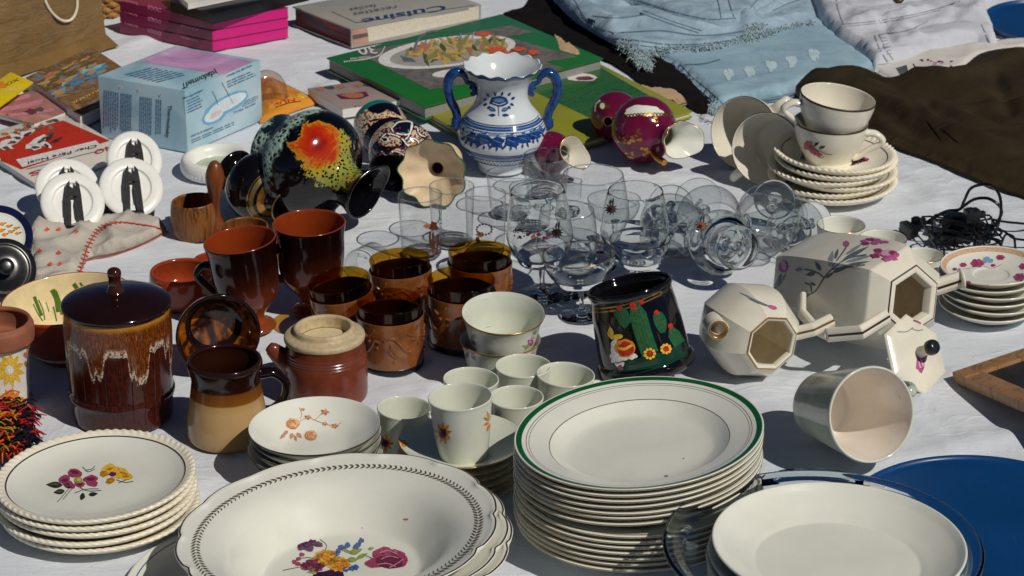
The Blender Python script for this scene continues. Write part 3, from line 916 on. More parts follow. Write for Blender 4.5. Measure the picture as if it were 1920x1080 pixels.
def cup(name, label, cat, group, base, outer, t, floor, mlist, mats=0, handle=None, hm=None, z0=0.0, rz=0.0, right=0.0, away=0.0, decor=None, seg=80, n=4, M=None, axis=None, xpx=(1, 0), rest=0.0, scale_at=None, mod=None, sharp=40, decor_handle=None):
    u = U(*(scale_at or base)); cA = CA(base[1]) if axis is None else 1.0
    full = inner(outer, t, floor) if t else outer
    pr = [(r*u, h*u/cA) for r, h in full]
    po = [(r*u, h*u/cA) for r, h in outer]
    b = MB(); b.lathe(pr, seg, mats, n, mod=(lambda r, h, th, ci: mod(r, h, th, ci, u)) if mod else None)
    hb = handle_mb(po, handle[0], *handle[1:], u=u, cA=cA) if handle and not callable(handle) else (handle(u, cA) if handle else None)
    if M is None:
        M = upM(*base, z=z0, rz=rz, right=right, away=away) if axis is None else lieM(b.v + (hb.v if hb else []), *base, frameM(axis, xpx), rest)
    if decor:
        b.freeze(M); decor(b, M, u)
    if hb:
        e = empty(name, M, label, cat, group)
        b.build('body', mlist, e, None, sharp); hb.build('handle', hm or mlist[0], e, None, 60)
        return e
    return tag(b.build(name, mlist, None, M, sharp), label, cat, group)

# --- white espresso cups with sunflowers
esp = [(0,2),(30,2),(32,0),(36,0),(38,4),(41,16),(46,48),(50,88),(51,92)]
def sunflower(mk, x, y, r, a0=0, sq=.8, arc=360):
    for k in range(9):
        a = R(a0 + arc * k / 9)
        mk([leafp(x + r*.2*math.cos(a), y + r*.2*sq*math.sin(a), x + r*math.cos(a), y + r*sq*math.sin(a), r*.17)], 1 if k % 3 else 2)
    mk([blob(x, y, r*.42, r*.42*sq, int(x), 14, .15)], 3, .0006); mk([blob(x, y, r*.22, r*.22*sq, int(x)+1)], 4, .0008)
EM = [M_['greenish'], M_['p_orange'], M_['p_yellowd'], M_['p_rosed'], M_['p_purpled']]
def espresso(label, base, right=0, away=0, k=1.0, z0=0.0, hang=60, suns=(), tall=1.0):
    def dec(b, M, u):
        for x, y, r, sq in suns: sunflower(b.mark, x, y, r, x, sq)
    return cup('espresso_cup', label, 'cup', 'white espresso cups with sunflowers', base, [(r*k, h*k*tall) for r, h in esp], 3.2, 5, EM, handle=(hang, 74*k*tall, 26*k*tall, 24*k, 4.5*k), z0=z0, right=right, away=away, decor=dec)
sz = sunstack[-1].matrix_world.translation.z + 4*U(866, 905)/CA(905)
espresso('white espresso cup with two sunflowers standing on the saucer stack', (870, 856), right=-3, k=1.14, z0=sz, hang=75, suns=[(831,812,17,1.3),(920,790,15,1.5)], tall=1.02)
espresso('white espresso cup left of the saucer stack beside the orange-rose bowls', (756, 858), right=2, hang=80, suns=[(722,831,17,1.0)])
espresso('white espresso cup behind the front one, between it and the two stacked teacups', (880, 806), right=2, hang=80, k=1.02)
espresso('white espresso cup farthest back in its group, against the stacked teacups', (981, 782), hang=80, k=1.03)
espresso('white espresso cup beside the rim of the green-banded plates', (1054, 802), right=3, hang=15, k=1.07)
espresso('white espresso cup half behind the one standing on saucers, left of the green-banded plates', (968, 838), k=1.0, hang=60)

# --- two stacked flowered teacups in the middle
tea = [(0,2),(40,2),(42,0),(46,0),(48,5),(56,24),(64,48),(68,66),(73,80),(76,85)]
FM = [M_['greenish'], M_['gilt'], M_['p_pink'], M_['p_leafl'], M_['p_grey'], M_['p_pinkl']]
def dec_t(y0):
    def f(b, M, u):
        mk = b.mark
        for x, y, r in [(1000, y0, 6), (994, y0+8, 5), (1004, y0+6, 4)]: mk([blob(x, y, r, r*1.1, x)], 2); mk([blob(x-1, y-1, r*.5, r*.5, x+2)], 5, .0006)
        for a in [(992, y0+10, 984, y0+22, 3), (1000, y0-7, 1006, y0-16, 2.5), (988, y0+16, 978, y0+14, 2)]: mk([leafp(*a)], 3)
        for a in [(890, y0-8, 884, y0+8, 4), (884, y0+4, 893, y0+14, 3), (878, y0-2, 874, y0+10, 3)]: mk([leafp(*a)], 4)
        mk([blob(876, y0-14, 4, 9, 3)], 5)
    return f
gm = lambda ci: 1 if 8.6 < ci < 10.4 else 0
cup('teacup', 'white teacup with tiny pink roses holding another like it', 'cup', 'white rose teacups stacked in the middle', (938, 722), tea, 3, 6, FM, gm, (80, 70, 26, 26, 5), decor=dec_t(662), seg=96)
cup('teacup', 'white teacup with tiny pink roses set inside the one below', 'cup', 'white rose teacups stacked in the middle', (941, 670), tea, 3, 6, FM, gm, (118, 74, 30, 24, 5), z0=50*U(938,720)/CA(720), right=1.5, away=-7, decor=dec_t(634), seg=96)

# --- cream teacups stacked on the roped saucers
ct = [(0,2),(34,2),(36,0),(42,0),(44,4),(43,7),(50,20),(60,40),(65,58),(66.5,68),(67,72)]
CM = [M_['cream'], M_['darkline'], M_['p_rose'], M_['p_rosed'], M_['p_leafd'], M_['gilt']]
def dec_ct(b, M, u):
    mk = b.mark
    for x, y, rx, ry in [(1514,273,6,9),(1522,280,7,8),(1530,286,7,6),(1537,290,5,4),(1520,270,4,5)]: mk([blob(x, y, rx, ry, x)], 2)
    for p in ([(1512,268),(1520,278),(1530,288)], [(1520,272),(1530,280),(1536,288)]): mk(stroke(p, 1.6), 3, .0006)
    for a in [(1526,274,1536,266,2.5),(1535,278,1548,274,3),(1528,270,1532,268,2)]: mk([leafp(*a)], 4)
    for p in ([(1536,282),(1548,288),(1560,290)], [(1532,292),(1540,296),(1546,292)]): mk(stroke(p, 1), 4)
bz = beadstack[-1].matrix_world.translation.z + 8*U(1560,360)/CA(360)
lm = lambda ci: 1 if 9.6 < ci < 11.6 else 0
cup('cream_teacup', 'cream teacup with a dark red rose standing on the roped saucers', 'cup', 'cream teacups with dark rims', (1552, 303), [(r, h) for r, h in ct], 3, 6, CM, lm, (-12, 58, 14, 30, 6), z0=bz, right=2, decor=dec_ct, seg=90)
cup('cream_teacup', 'cream teacup with dark rim tilted inside the upright rose teacup', 'cup', 'cream teacups with dark rims', (1556, 258), ct, 3, 6, CM, lm, (190, 56, 12, 30, 6), z0=bz + 44*U(1560,360)/CA(360), right=8, away=-1, seg=90)
# lying cream teacups
ax = axdir(-40, 8, 78)
cup('cream_teacup', 'cream teacup lying on its side, leftmost, lit inside', 'cup', 'cream teacups with dark rims', (1428, 246), ct, 3, 6, CM, lm, (40, 58, 14, 30, 6), axis=ax, seg=90)
ax = axdir(-34, 14, 78)
cup('cream_teacup', 'cream teacup lying on its side with shadowed inside, against the roped saucers', 'cup', 'cream teacups with dark rims', (1464, 270), ct, 3, 6, CM, lm, (-140, 58, 14, 30, 6), axis=ax, seg=90)

# --- small white cups behind the teapot
for lab, base, k in [('small plain white cup behind the teapot, nearest the lying glasses', (1574, 476), 1.0), ('small plain white cup behind the teapot, between two others', (1652, 502), 1.0), ('small plain white cup behind the teapot, nearest the small saucers', (1728, 527), .84)]:
    cup('mocha_cup', lab, 'cup', 'small white cups behind the teapot', base, [(0,2),(24,2),(26,0),(30,0),(32,4),(38,18),(43,36),(45,52),(45.5,54)] if k == 1 else [(0,2),(20,2),(22,0),(25,0),(27,4),(32,16),(36,30),(38,46),(38.5,48)], 3, 5, [M_['white'], M_['gilt']], lambda ci: 1 if 8.2 < ci < 9.8 else 0)

# --- mug lying with a pink inside
ax = axdir(68, 9, 180)
pk = [(0,3),(48,3),(52,0),(58,0),(62,4),(66,36),(75,100),(83,158),(86,177),(86,180)]
m = NT('pink_beige_inner_glaze'); x = m.xyz(); f = m.noise(16, 4, .6, None, 1)
m.mat.name = 'pink_beige_inner_glaze'
PINKIN = m.fin(m.mix(m.math('MULTIPLY', m.step(m.noise(22, 4, .6, None, .6), .60, .76), .5), m.ramp(f, [(.3, c('dad2c8', 1.15)), (.7, c('e4ded4', 1.15))]), c('c8a888')), .14, .5)
m = NT('grey_green_glaze'); f = m.noise(26, 4, .6, None, .6)
GREYOUT = m.fin(m.ramp(f, [(.3, c('a0a89b', 1.1)), (.7, c('bdc4b5', 1.1))]), .14, .5)
def lh(u, cA):
    b = MB()
    b.tube([(81*u, 0, 146*u), (102*u, 0, 156*u), (116*u, 0, 126*u), (108*u, 0, 82*u), (71*u, 0, 60*u)], [9*u, 8*u, 8*u, 8*u, 9*u], 12, 0, 6, 1.3, up=(0,0,1))
    return b
cup('mug', 'grey green mug with pink inside lying on its side by the chalkboard', 'mug', None, (1541, 760), pk, 5, 8, [GREYOUT, PINKIN, M_['greenish']], lambda ci: 1 if ci > 11.5 else (2 if ci > 8.5 else 0), lh, axis=ax, xpx=(1, -.35), seg=100, rest=.002)

# --- black mug with painted cactus
bmug = [(0,4),(70,4),(74,0),(86,0),(91,6),(92,14),(89,22),(84,25),(85,30),(84,56),(80,104),(76,132),(77,139),(80,144),(80,148)]
def dec_cactus(b, M, u):
    mk = b.mark
    # gold lines under the rim
    for dy in (0, 7): mk(stroke([(1098,578+dy),(1130,578+dy),(1165,573+dy),(1205,561+dy),(1240,545+dy)], 2.4, 10), 1)
    # green ground
    g = []
    top = [(1146,690),(1165,680),(1190,674),(1215,668),(1240,660),(1262,650),(1274,642),(1284,638)]; bot = [(1140,704),(1165,704),(1190,702),(1215,696),(1240,689),(1262,680),(1280,671),(1290,664)]
    for i in range(7):
        for k in range(3):
            f0, f1 = k/3, (k+1)/3
            L = lambda a, b2, f: (a[0]+(b2[0]-a[0])*f, a[1]+(b2[1]-a[1])*f)
            g.append([L(top[i],bot[i],f0), L(top[i+1],bot[i+1],f0), L(top[i+1],bot[i+1],f1), L(top[i],bot[i],f1)])
    mk(g, 3)
    def cact(pts, wf, m): mk(stroke(pts, wf, 6), m, .0005)
    cact([(1188,566),(1196,590),(1206,625),(1216,655),(1220,664)], lambda t: 12 + 20*min(1, t*4) , 2)
    for o in (-9,-3,4,10): mk(stroke([(1190+o*.6,574),(1197+o,600),(1207+o,635),(1214+o,654)], 1.5), 4, .0008)
    cact([(1161,577),(1166,588),(1172,600),(1180,607)], lambda t: 10 + 14*min(1,t*4), 2)
    for o in (-5,1,6): mk(stroke([(1162+o,582),(1168+o,596),(1176+o,605)], 1.3), 4, .0008)
    cact([(1231,587),(1236,598),(1240,612),(1242,624)], lambda t: 9 + 14*math.sin(PI*min(1, .15+t*.85)), 2)
    for o in (-4,2,6): mk(stroke([(1232+o,592),(1238+o,606),(1241+o,620)], 1.2), 4, .0008)
    cact([(1256,612),(1262,624),(1268,636),(1274,645)], lambda t: 6 + 17*min(1,t*2.5), 2)
    for o in (-4,3): mk(stroke([(1258+o,618),(1264+o,630),(1270+o,640)], 1.2), 4, .0008)
    for x, y in [(1161,577),(1186,570),(1202,565),(1188,577),(1230,586),(1256,612)]: mk([blob(x, y, 5, 5, x)], 5, .0009)
    for x, y, r in [(1218,663,9),(1248,654,8)]:
        for k in range(9): mk([ell(x + r*math.cos(k*.7), y + r*.95*math.sin(k*.7), 2.8, 2.8)], 6, .0009)
        mk([blob(x, y, 5, 5, x)], 5, .001)
    # figure in straw hat and poncho, painted flat
    mk([blob(1157,632,12,5,3,14,.1,-12)], 6, .0006); mk([leafp(1146,634,1145,612,6)], 6, .0007)
    mk([blob(1172,652,19,17,5,16,.1)], 7, .0006); mk([blob(1174,654,14,14,6,16,.1)], 5, .0009)
    mk(stroke([(1160,652),(1172,654),(1186,646)], 5), 6, .0011)
    mk([blob(1160,668,16,14,8,16,.2)], 8, .0005); mk([blob(1182,668,14,6,9,14,.2)], 8, .0005); mk([blob(1152,650,7,14,10,14,.2)], 8, .0005); mk([blob(1162,682,9,6,11)], 8, .0007)
    mk([blob(1164,690,5,6,12)], 9, .0009); mk(stroke([(1154,680),(1162,679),(1170,676)], 1.5), 0, .0011)
BM = [M_['black'], M_['gilt'], M_['p_greenp'], simple('dark_green_paint', c('12392c'), .15), M_['p_leaf'], M_['p_red'], M_['p_yellow'], M_['p_orange'], M_['p_whitep'], M_['p_rose']]
cup('cactus_mug', 'tilted black mug painted with cacti and yellow flowers', 'mug', None, (1214, 693), bmug, 6, 8, BM, 0, right=-12.5, away=10, z0=.013, decor=dec_cactus, seg=96)

# --- brown jar with lid and running glaze
def jar():
    base = (231, 777); u = U(*base); cA = CA(base[1])
    Z = lambda h: h*u/cA
    m = NT('running_brown_glaze'); x = m.xyz()
    th = m.math('ARCTAN2', x[1], x[0])
    v = m.comb(m.math('MULTIPLY', th, 1.0), 0.0, 0.0)
    wob = m.noise(2.1, 2, .5, v, .2)
    wob2 = m.noise(6, 1, .5, v)
    ph = m.math('ADD', m.math('MULTIPLY', th, 7.0), m.math('MULTIPLY', wob2, 5.0))
    dr = m.math('POWER', m.math('ADD', .5, m.math('MULTIPLY', m.math('SINE', ph), .5)), 2.5)
    zb = m.math('ADD', m.math('SUBTRACT', Z(150), m.math('MULTIPLY', m.math('MULTIPLY', dr, wob), Z(104))), m.math('MULTIPLY', m.math('SUBTRACT', m.noise(60, 2, .5), .5), Z(14)))
    d = m.math('SUBTRACT', x[2], zb)
    up = m.step(d, -.0006, .0012)
    edge = m.math('MULTIPLY', m.step(d, -.0034, -.0010), m.math('SUBTRACT', 1.0, m.step(d, .0014, .009)))
    planks = m.step(m.math('ABSOLUTE', m.math('SINE', m.math('MULTIPLY', th, 13))), .0, .14)
    vv = m.comb(m.math('MULTIPLY', th, 7), 0.0, m.math('MULTIPLY', x[2], 26))
    grain = m.noise(2.2, 4, .6, vv, 2.5)
    wd = m.ramp(grain, [(.3, c('1e0d0a')), (.55, c('45190f')), (.75, c('5f2413'))])
    wd = m.mix(m.math('MULTIPLY', m.math('SUBTRACT', 1.0, planks), .8), wd, c('140806'))
    sv = m.comb(m.math('MULTIPLY', th, 30), 0.0, m.math('MULTIPLY', x[2], 150))
    sp = m.noise(1.0, 4, .7, sv)
    spk = m.ramp(sp, [(.32, c('2a1109')), (.5, c('62300f')), (.62, c('8a4a18')), (.72, c('c09058'))])
    topy = m.step(x[2], Z(185), Z(197))
    spk = m.mix(m.math('MULTIPLY', topy, .9), spk, c('b97a18'))
    cl = m.mix(up, wd, spk)
    spe = m.step(m.noise(420, 2, .6), .42, .52)
    cl = m.mix(m.math('MULTIPLY', m.math('MULTIPLY', edge, spe), .9), cl, c('d8c8b0'))
    h = m.math('ADD', m.math('MULTIPLY', planks, .6), m.math('MULTIPLY', up, 1.0))
    m.bump(h, .5, .002)
    body = m.fin(cl, .13, .55)
    b = MB()
    b.lathe(pxprof(inner([(0,3),(84,3),(88,0),(92,1),(94,6),(95.5,40),(99,44),(99.5,50),(97,55),(96.5,62),(99,120),(100,160),(98,190),(97,199),(95,201)], 7, 8), u, base[1]), 120, 0, 4)
    M = upM(*base, right=0)
    e = empty('lidded_jar', M, 'tall dark brown lidded jar with running glaze and plank pattern', 'jar')
    b.build('body', body, e)
    lid = MB()
    lid.lathe(pxprof([(0,198),(90,198),(99,199),(101,202),(101,206),(98,209),(80,215),(50,221),(22,225),(14,226),(0,226)], u, base[1]), 120, 0, 4)
    lm_ = simple('dark_brown_gloss', c('1f0e0c'), .09, .6, var=.25, vs=30)
    L = lid.build('lid', lm_, e)
    kb = MB(); kb.lathe(pxprof([(0,222),(19,222),(15,228),(11.5,238),(11.5,250),(13,257),(12,263),(7,267),(0,268)], u, base[1]), 40, 0, 4)
    kb.build('knob', simple('brown_gloss_knob', c('3a1a12'), .1, .6), L)
    return e
jar()

# --- beige mug with brown neck
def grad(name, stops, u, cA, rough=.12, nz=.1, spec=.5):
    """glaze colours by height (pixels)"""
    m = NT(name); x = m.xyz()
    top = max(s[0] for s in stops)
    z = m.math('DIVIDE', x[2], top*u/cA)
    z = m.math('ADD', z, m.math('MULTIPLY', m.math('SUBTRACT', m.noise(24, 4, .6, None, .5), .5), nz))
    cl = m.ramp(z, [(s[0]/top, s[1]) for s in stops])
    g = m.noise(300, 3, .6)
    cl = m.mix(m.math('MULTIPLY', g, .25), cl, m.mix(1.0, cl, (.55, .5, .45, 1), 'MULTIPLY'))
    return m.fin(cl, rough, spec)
def beige():
    base = (428, 817); u, cA = U(*base), CA(base[1])
    g = grad('beige_brown_banded_glaze', [(0, c('a98a5c', 1.1)), (66, c('b8986a', 1.1)), (80, c('b08c58', 1.1)), (82, c('7a4a16', 1.1)), (100, c('6b3d12', 1.1)), (103, c('2a1008')), (150, c('1c0a06'))], u, cA, .14, .012)
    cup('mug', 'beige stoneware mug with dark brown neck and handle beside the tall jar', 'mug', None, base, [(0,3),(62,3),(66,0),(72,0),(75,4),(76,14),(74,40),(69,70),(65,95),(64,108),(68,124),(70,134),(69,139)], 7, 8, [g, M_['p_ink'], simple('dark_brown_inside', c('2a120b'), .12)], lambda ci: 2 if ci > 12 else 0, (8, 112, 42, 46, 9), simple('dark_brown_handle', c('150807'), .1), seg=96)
beige()

# --- brown crock with raw rim
def crock():
    base = (614, 742); u, cA = U(*base), CA(base[1])
    M = upM(*base, right=-1)
    e = empty('stoneware_crock', M, 'brown stoneware crock with pale unglazed rim and side lug', 'crock')
    b = MB(); b.lathe(pxprof([(0,3),(66,3),(70,0),(74,2),(76,8),(77,40),(77,74),(75,76),(76,79),(74.5,81),(75.5,84),(74,86),(75,89),(73.5,92),(73,100),(72,108),(66,107),(60,100),(60,20),(40,10),(0,10)], u, base[1]), 90, 0, 3)
    b.build('body', M_['crock'], e)
    r = MB(); r.lathe(pxprof([(62,104),(74,106),(75.5,110),(74,115),(66,118),(60,120),(58,124),(56,128),(52,129.5),(48,128),(47,124),(47,114),(46,108),(62,104)], u, base[1]), 90, 0, 3)
    r.build('rim', M_['stone'], e)
    l = MB(); l.lathe(pxprof([(0,103),(44,103),(46.2,105),(46.2,107),(44,108),(0,108.5)], u, base[1]), 60, 0, 3)
    l.build('inner_lid', simple('pale_inner_lid', c('cdbd98', 1.1), .5, .3, var=.08, vs=200), e)
    h = MB(); hz = lambda z: z*u/cA
    h.tube([(-66*u, 0, hz(62)), (-82*u, -4*u, hz(76)), (-98*u, -8*u, hz(92)), (-104*u, -8*u, hz(97))], [24*u, 19*u, 14*u, 9*u], 14, 0, 6, .8)
    h.build('lug', M_['crock'], e)
crock()

# --- two tall footed brown mugs
for i, (base, hh, k, lab) in enumerate([((477, 615), 163, 1.0, 'tall footed brown mug nearer the amber glasses at left, in front of the wooden bowl'), ((588, 584), 168, 1.0, 'tall footed brown mug standing behind the amber glass mugs')]):
    u, cA = U(*base), CA(base[1])
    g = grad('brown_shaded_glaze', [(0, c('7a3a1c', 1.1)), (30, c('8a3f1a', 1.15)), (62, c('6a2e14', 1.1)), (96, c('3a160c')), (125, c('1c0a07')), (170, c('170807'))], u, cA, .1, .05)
    inn = simple('orange_brown_inside', c('7e3212', 1.15), .14, .5, var=.1)
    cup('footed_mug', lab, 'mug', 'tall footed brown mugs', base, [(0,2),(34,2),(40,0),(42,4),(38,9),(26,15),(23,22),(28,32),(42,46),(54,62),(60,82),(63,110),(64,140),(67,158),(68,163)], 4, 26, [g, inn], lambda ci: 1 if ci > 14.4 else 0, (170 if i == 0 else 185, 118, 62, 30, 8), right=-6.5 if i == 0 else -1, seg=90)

def simple_once(n, cl, r):
    return bpy.data.materials.get(n) or simple(n, cl, r)
# --- amber glass mugs in embossed sleeves
def amber(lab, base, k=1.0, right=0, away=0, emb=True, hang=None):
    u = U(*base) * k; cA = CA(base[1])
    M = upM(*base, right=right, away=away)
    e = empty('sleeved_glass', M, lab, 'glass', 'amber glasses in brown sleeves')
    g = MB(); g.lathe([(r*u, h*u/cA) for r, h in inner([(0,6),(50,6),(55,10),(56,40),(57,80),(59,104),(60,112)], 3, 14)], 80, 0, 4)
    g.build('glass', M_['amber'], e)
    s = MB()
    rr = lambda h: lerp_list([(4,58),(60,60.5),(92,62)], h)
    s.lathe([(r*u, h*u/cA) for r, h in [(50,14),(55.5,13),(58,10),(59,14),(60.5,60),(62,90),(62,92.5),(60.6,92.5),(59.4,88),(58.4,60),(57,16),(50,15)]], 80, lambda ci: 1 if ci > 7.2 else 0, 2)
    # raised scrolls pressed into the leather-like sleeve
    def pt(th, h, o=.4): return ((rr(h)+o)*u*math.cos(th), (rr(h)+o)*u*math.sin(th), h*u/cA)
    for t0 in (-2.5, -1.1, .4, 1.9):
        s.tube([pt(t0 - .62, 66), pt(t0 - .36, 70), pt(t0 - .14, 58), pt(t0 + .02, 44), pt(t0 + .2, 42), pt(t0 + .38, 54), pt(t0 + .5, 64), pt(t0 + .66, 62)], 2.3*u, 8, 0, 6)
        s.tube([pt(t0 + .1, 74), pt(t0 + .26, 70), pt(t0 + .42, 78), pt(t0 + .5, 84)], 1.7*u, 8, 0, 6)
        s.tube([pt(t0 - .5, 48), pt(t0 - .38, 40), pt(t0 - .26, 34), pt(t0 - .3, 44), pt(t0 - .44, 54)], 2.1*u, 8, 0, 6)
        for a, h in ((-.42, 58), (-.2, 36), (.56, 52), (-.33, 28), (.3, 62)): s.ball(pt(t0 + a, h, 0), 3.0*u, 0, 8, (1, 1, 1))
    m = bpy.data.materials.get('embossed_tan_sleeve')
    if m is None:
        n = NT('embossed_tan_sleeve'); f = n.noise(70, 4, .6); g2 = n.noise(700, 3, .6)
        n.bump(g2, .25, .0006)
        m = n.fin(n.ramp(f, [(.3, c('663a1a', 1.05)), (.7, c('8c562a', 1.1))]), .22, .5, 0.0, .5)
    s.build('sleeve', [m, M_['p_oranged'] if 0 else simple_once('dark_sleeve_lining', c('1c0e07'), .7)], e)
    bs = MB(); bs.lathe([(r*u, h*u/cA) for r, h in [(0,1),(54,1),(57,0),(59.5,3),(59.5,10),(57,12.5),(0,12)]], 64, 0, 3)
    bs.build('base_ring', M_['blackpl'], e)
    if hang is not None:
        hb = handle_mb([(59*u, 0), (60.5*u, 60*u/cA), (62*u, 92*u/cA)], hang, 78, 30, 32, 7, u, cA)
        hb.build('handle', m, e)
amber('amber glass in tan embossed sleeve, front one with the scroll facing forward', (734, 682), 1.03, right=-.5)
amber('amber glass in tan embossed sleeve, half shadowed, left of the stacked rose teacups', (864, 643), 1.05, right=1)
amber('amber glass in brown sleeve just behind the front one, tilted rim lit yellow', (757, 594), .95, right=-3, away=3)
amber('amber glass in brown sleeve farthest back, beside the clear stemmed glasses', (900, 584), .98, right=0, away=2)
amber('amber glass in brown sleeve leaning against the footed brown mug', (655, 633), .97, right=-8, away=-2)

# --- wooden mortar, pestle and a second wooden bowl
mb = MB(); base = (370, 442); u = U(*base)
mb.lathe(pxprof(inner([(0,1),(36,1),(42,4),(45,14),(46,34),(44,56),(42,64)], 4.5, 10), u, base[1]), 64, 0, 4)
tag(mb.build('mortar', M_['olive'], None, upM(*base, right=-3)), 'olive wood mortar cup with dark streaks, shadowed inside', 'mortar')
mb = MB(); base = (462, 474); u = U(*base)
mb.lathe(pxprof(inner([(0,1),(34,1),(40,5),(44,20),(45,38),(43,50)], 4, 8), u, base[1]), 64, 0, 4)
tag(mb.build('wooden_bowl', M_['olive'], None, upM(*base)), 'small wooden bowl behind the front footed brown mug', 'bowl')
mb = MB(); base = (404, 446); u = U(*base)
mb.lathe(pxprof([(0,0),(10,1),(16,8),(18,20),(15,32),(10,46),(9,64),(12,82),(16,98),(18,112),(16,124),(11,136),(5,142),(0,143)], u, base[1]), 40, 0, 5)
tag(mb.build('pestle', M_['olived'], None, upM(*base, right=2)), 'polished wooden pestle standing upright beside the mortar', 'pestle')

# --- terracotta ashtray with lettering, and a smaller red dish behind it
def dec_ce(b, M, u):
    b.mark(text('A CE', 300, 589, (15, -.6), (.6, -17)), 1)
cup('terracotta_ashtray', 'low terracotta dish with CER stamped on its side behind the tall jar', 'ashtray', None, (345, 562), [(0,2),(52,2),(58,0),(62,5),(63,24),(62,46),(61,52)], 7, 12, [M_['terra'], simple('stamped_dark_letters', c('4a1c10'), .4)], decor=dec_ce, seg=80)
cup('red_dish', 'small red clay dish half hidden by the front footed mug', 'dish', None, (402, 520), [(0,2),(30,2),(34,0),(37,5),(39,20),(38,32)], 5, 8, [M_['terra']], seg=60)

# --- amber glazed dish lying on its side
m = NT('amber_treacle_glaze'); f = m.noise(20, 4, .6, None, 2.0); x = m.xyz()
mm = m.ramp(f, [(.30, c('1a0a08')), (.46, c('2c120a')), (.55, c('8a4a0e')), (.68, c('b5660f'))])
fl = m.step(m.noise(75, 4, .65, None, 2.2), .63, .67)
mm = m.mix(m.math('MULTIPLY', fl, m.step(f, .42, .5)), mm, c('a89a88'))
AMB = m.fin(mm, .07, .6)
cup('glazed_bowl', 'treacle brown and amber glazed bowl tipped up towards the viewer behind the beige mug', 'bowl', None, (398, 606), [(0,1),(14,0),(24,1),(44,8),(60,20),(71,36),(77,54),(78,60)], 4, 7, [simple('black_outside_glaze', c('18100e'), .08), AMB], lambda ci: 1 if ci > 9.5 else 0, axis=axdir(18, 22, 64), seg=90, scale_at=(415, 640))

# --- green striped cream bowl
def dec_stripes(b, M, u):
    mk = b.mark
    for pts, w_ in [([(98,543),(106,560),(110,585)], 10), ([(104,545),(112,566),(116,590)], 5), ([(64,556),(70,572),(78,592)], 6), ([(72,562),(80,580),(84,600)], 2), ([(62,570),(72,590),(80,602)], 2), ([(138,532),(144,540),(148,552)], 8), ([(150,530),(156,538)], 4), ([(100,575),(104,592),(106,602)], 2.5), ([(86,566),(92,585)], 1.5)]:
        mk(stroke(pts, w_, 8), 2)
cup('striped_bowl', 'terracotta bowl with cream and green striped inside behind the tall jar', 'bowl', None, (140, 660), [(0,2),(58,2),(62,0),(68,0),(72,5),(96,36),(116,74),(123,94),(124,98)], 6, 10, [M_['terra'], simple('cream_slip', c('d9c79a', 1.1), .12), simple('green_slip', c('4c6a1e', 1.1), .12)], lambda ci: 1 if ci > 10 else 0, decor=dec_stripes, right=-4, seg=100)

# --- flower pot at the left edge
def dec_pot(b, M, u):
    mk = b.mark
    for x, y, r, m_ in [(18,693,30,2),(22,755,26,3),(-14,760,20,3)]:
        for k in range(11):
            a = 2*PI*k/11 + .2
            mk([leafp(x + r*.22*math.cos(a), y + r*.25*math.sin(a), x + r*.95*math.cos(a), y + r*1.12*math.sin(a), r*.17)], m_)
        mk([ell(x, y, r*.18, r*.2)], 5)
    for a in [(50,642,52,654,4),(46,660,50,672,4.5),(54,652,50,664,3),(47,676,50,690,3)]: mk([leafp(*a)], 4)
cup('flower_pot', 'white flower pot with yellow flowers and bare clay rim at the left edge', 'pot', None, (6, 752), [(0,3),(42,3),(45,0),(48,3),(52,50),(58,108),(60,112),(66,114),(68,120),(68,140),(65,146)], 9, 12, [simple('white_matt_paint', c('d9d4cb', 1.1), .5, .3, bump=.1), M_['terram'], M_['p_yellow'], M_['p_orange'], M_['p_peachd'], M_['p_whitep']], lambda ci: 1 if ci > 6.3 else 0, decor=dec_pot, seg=90)
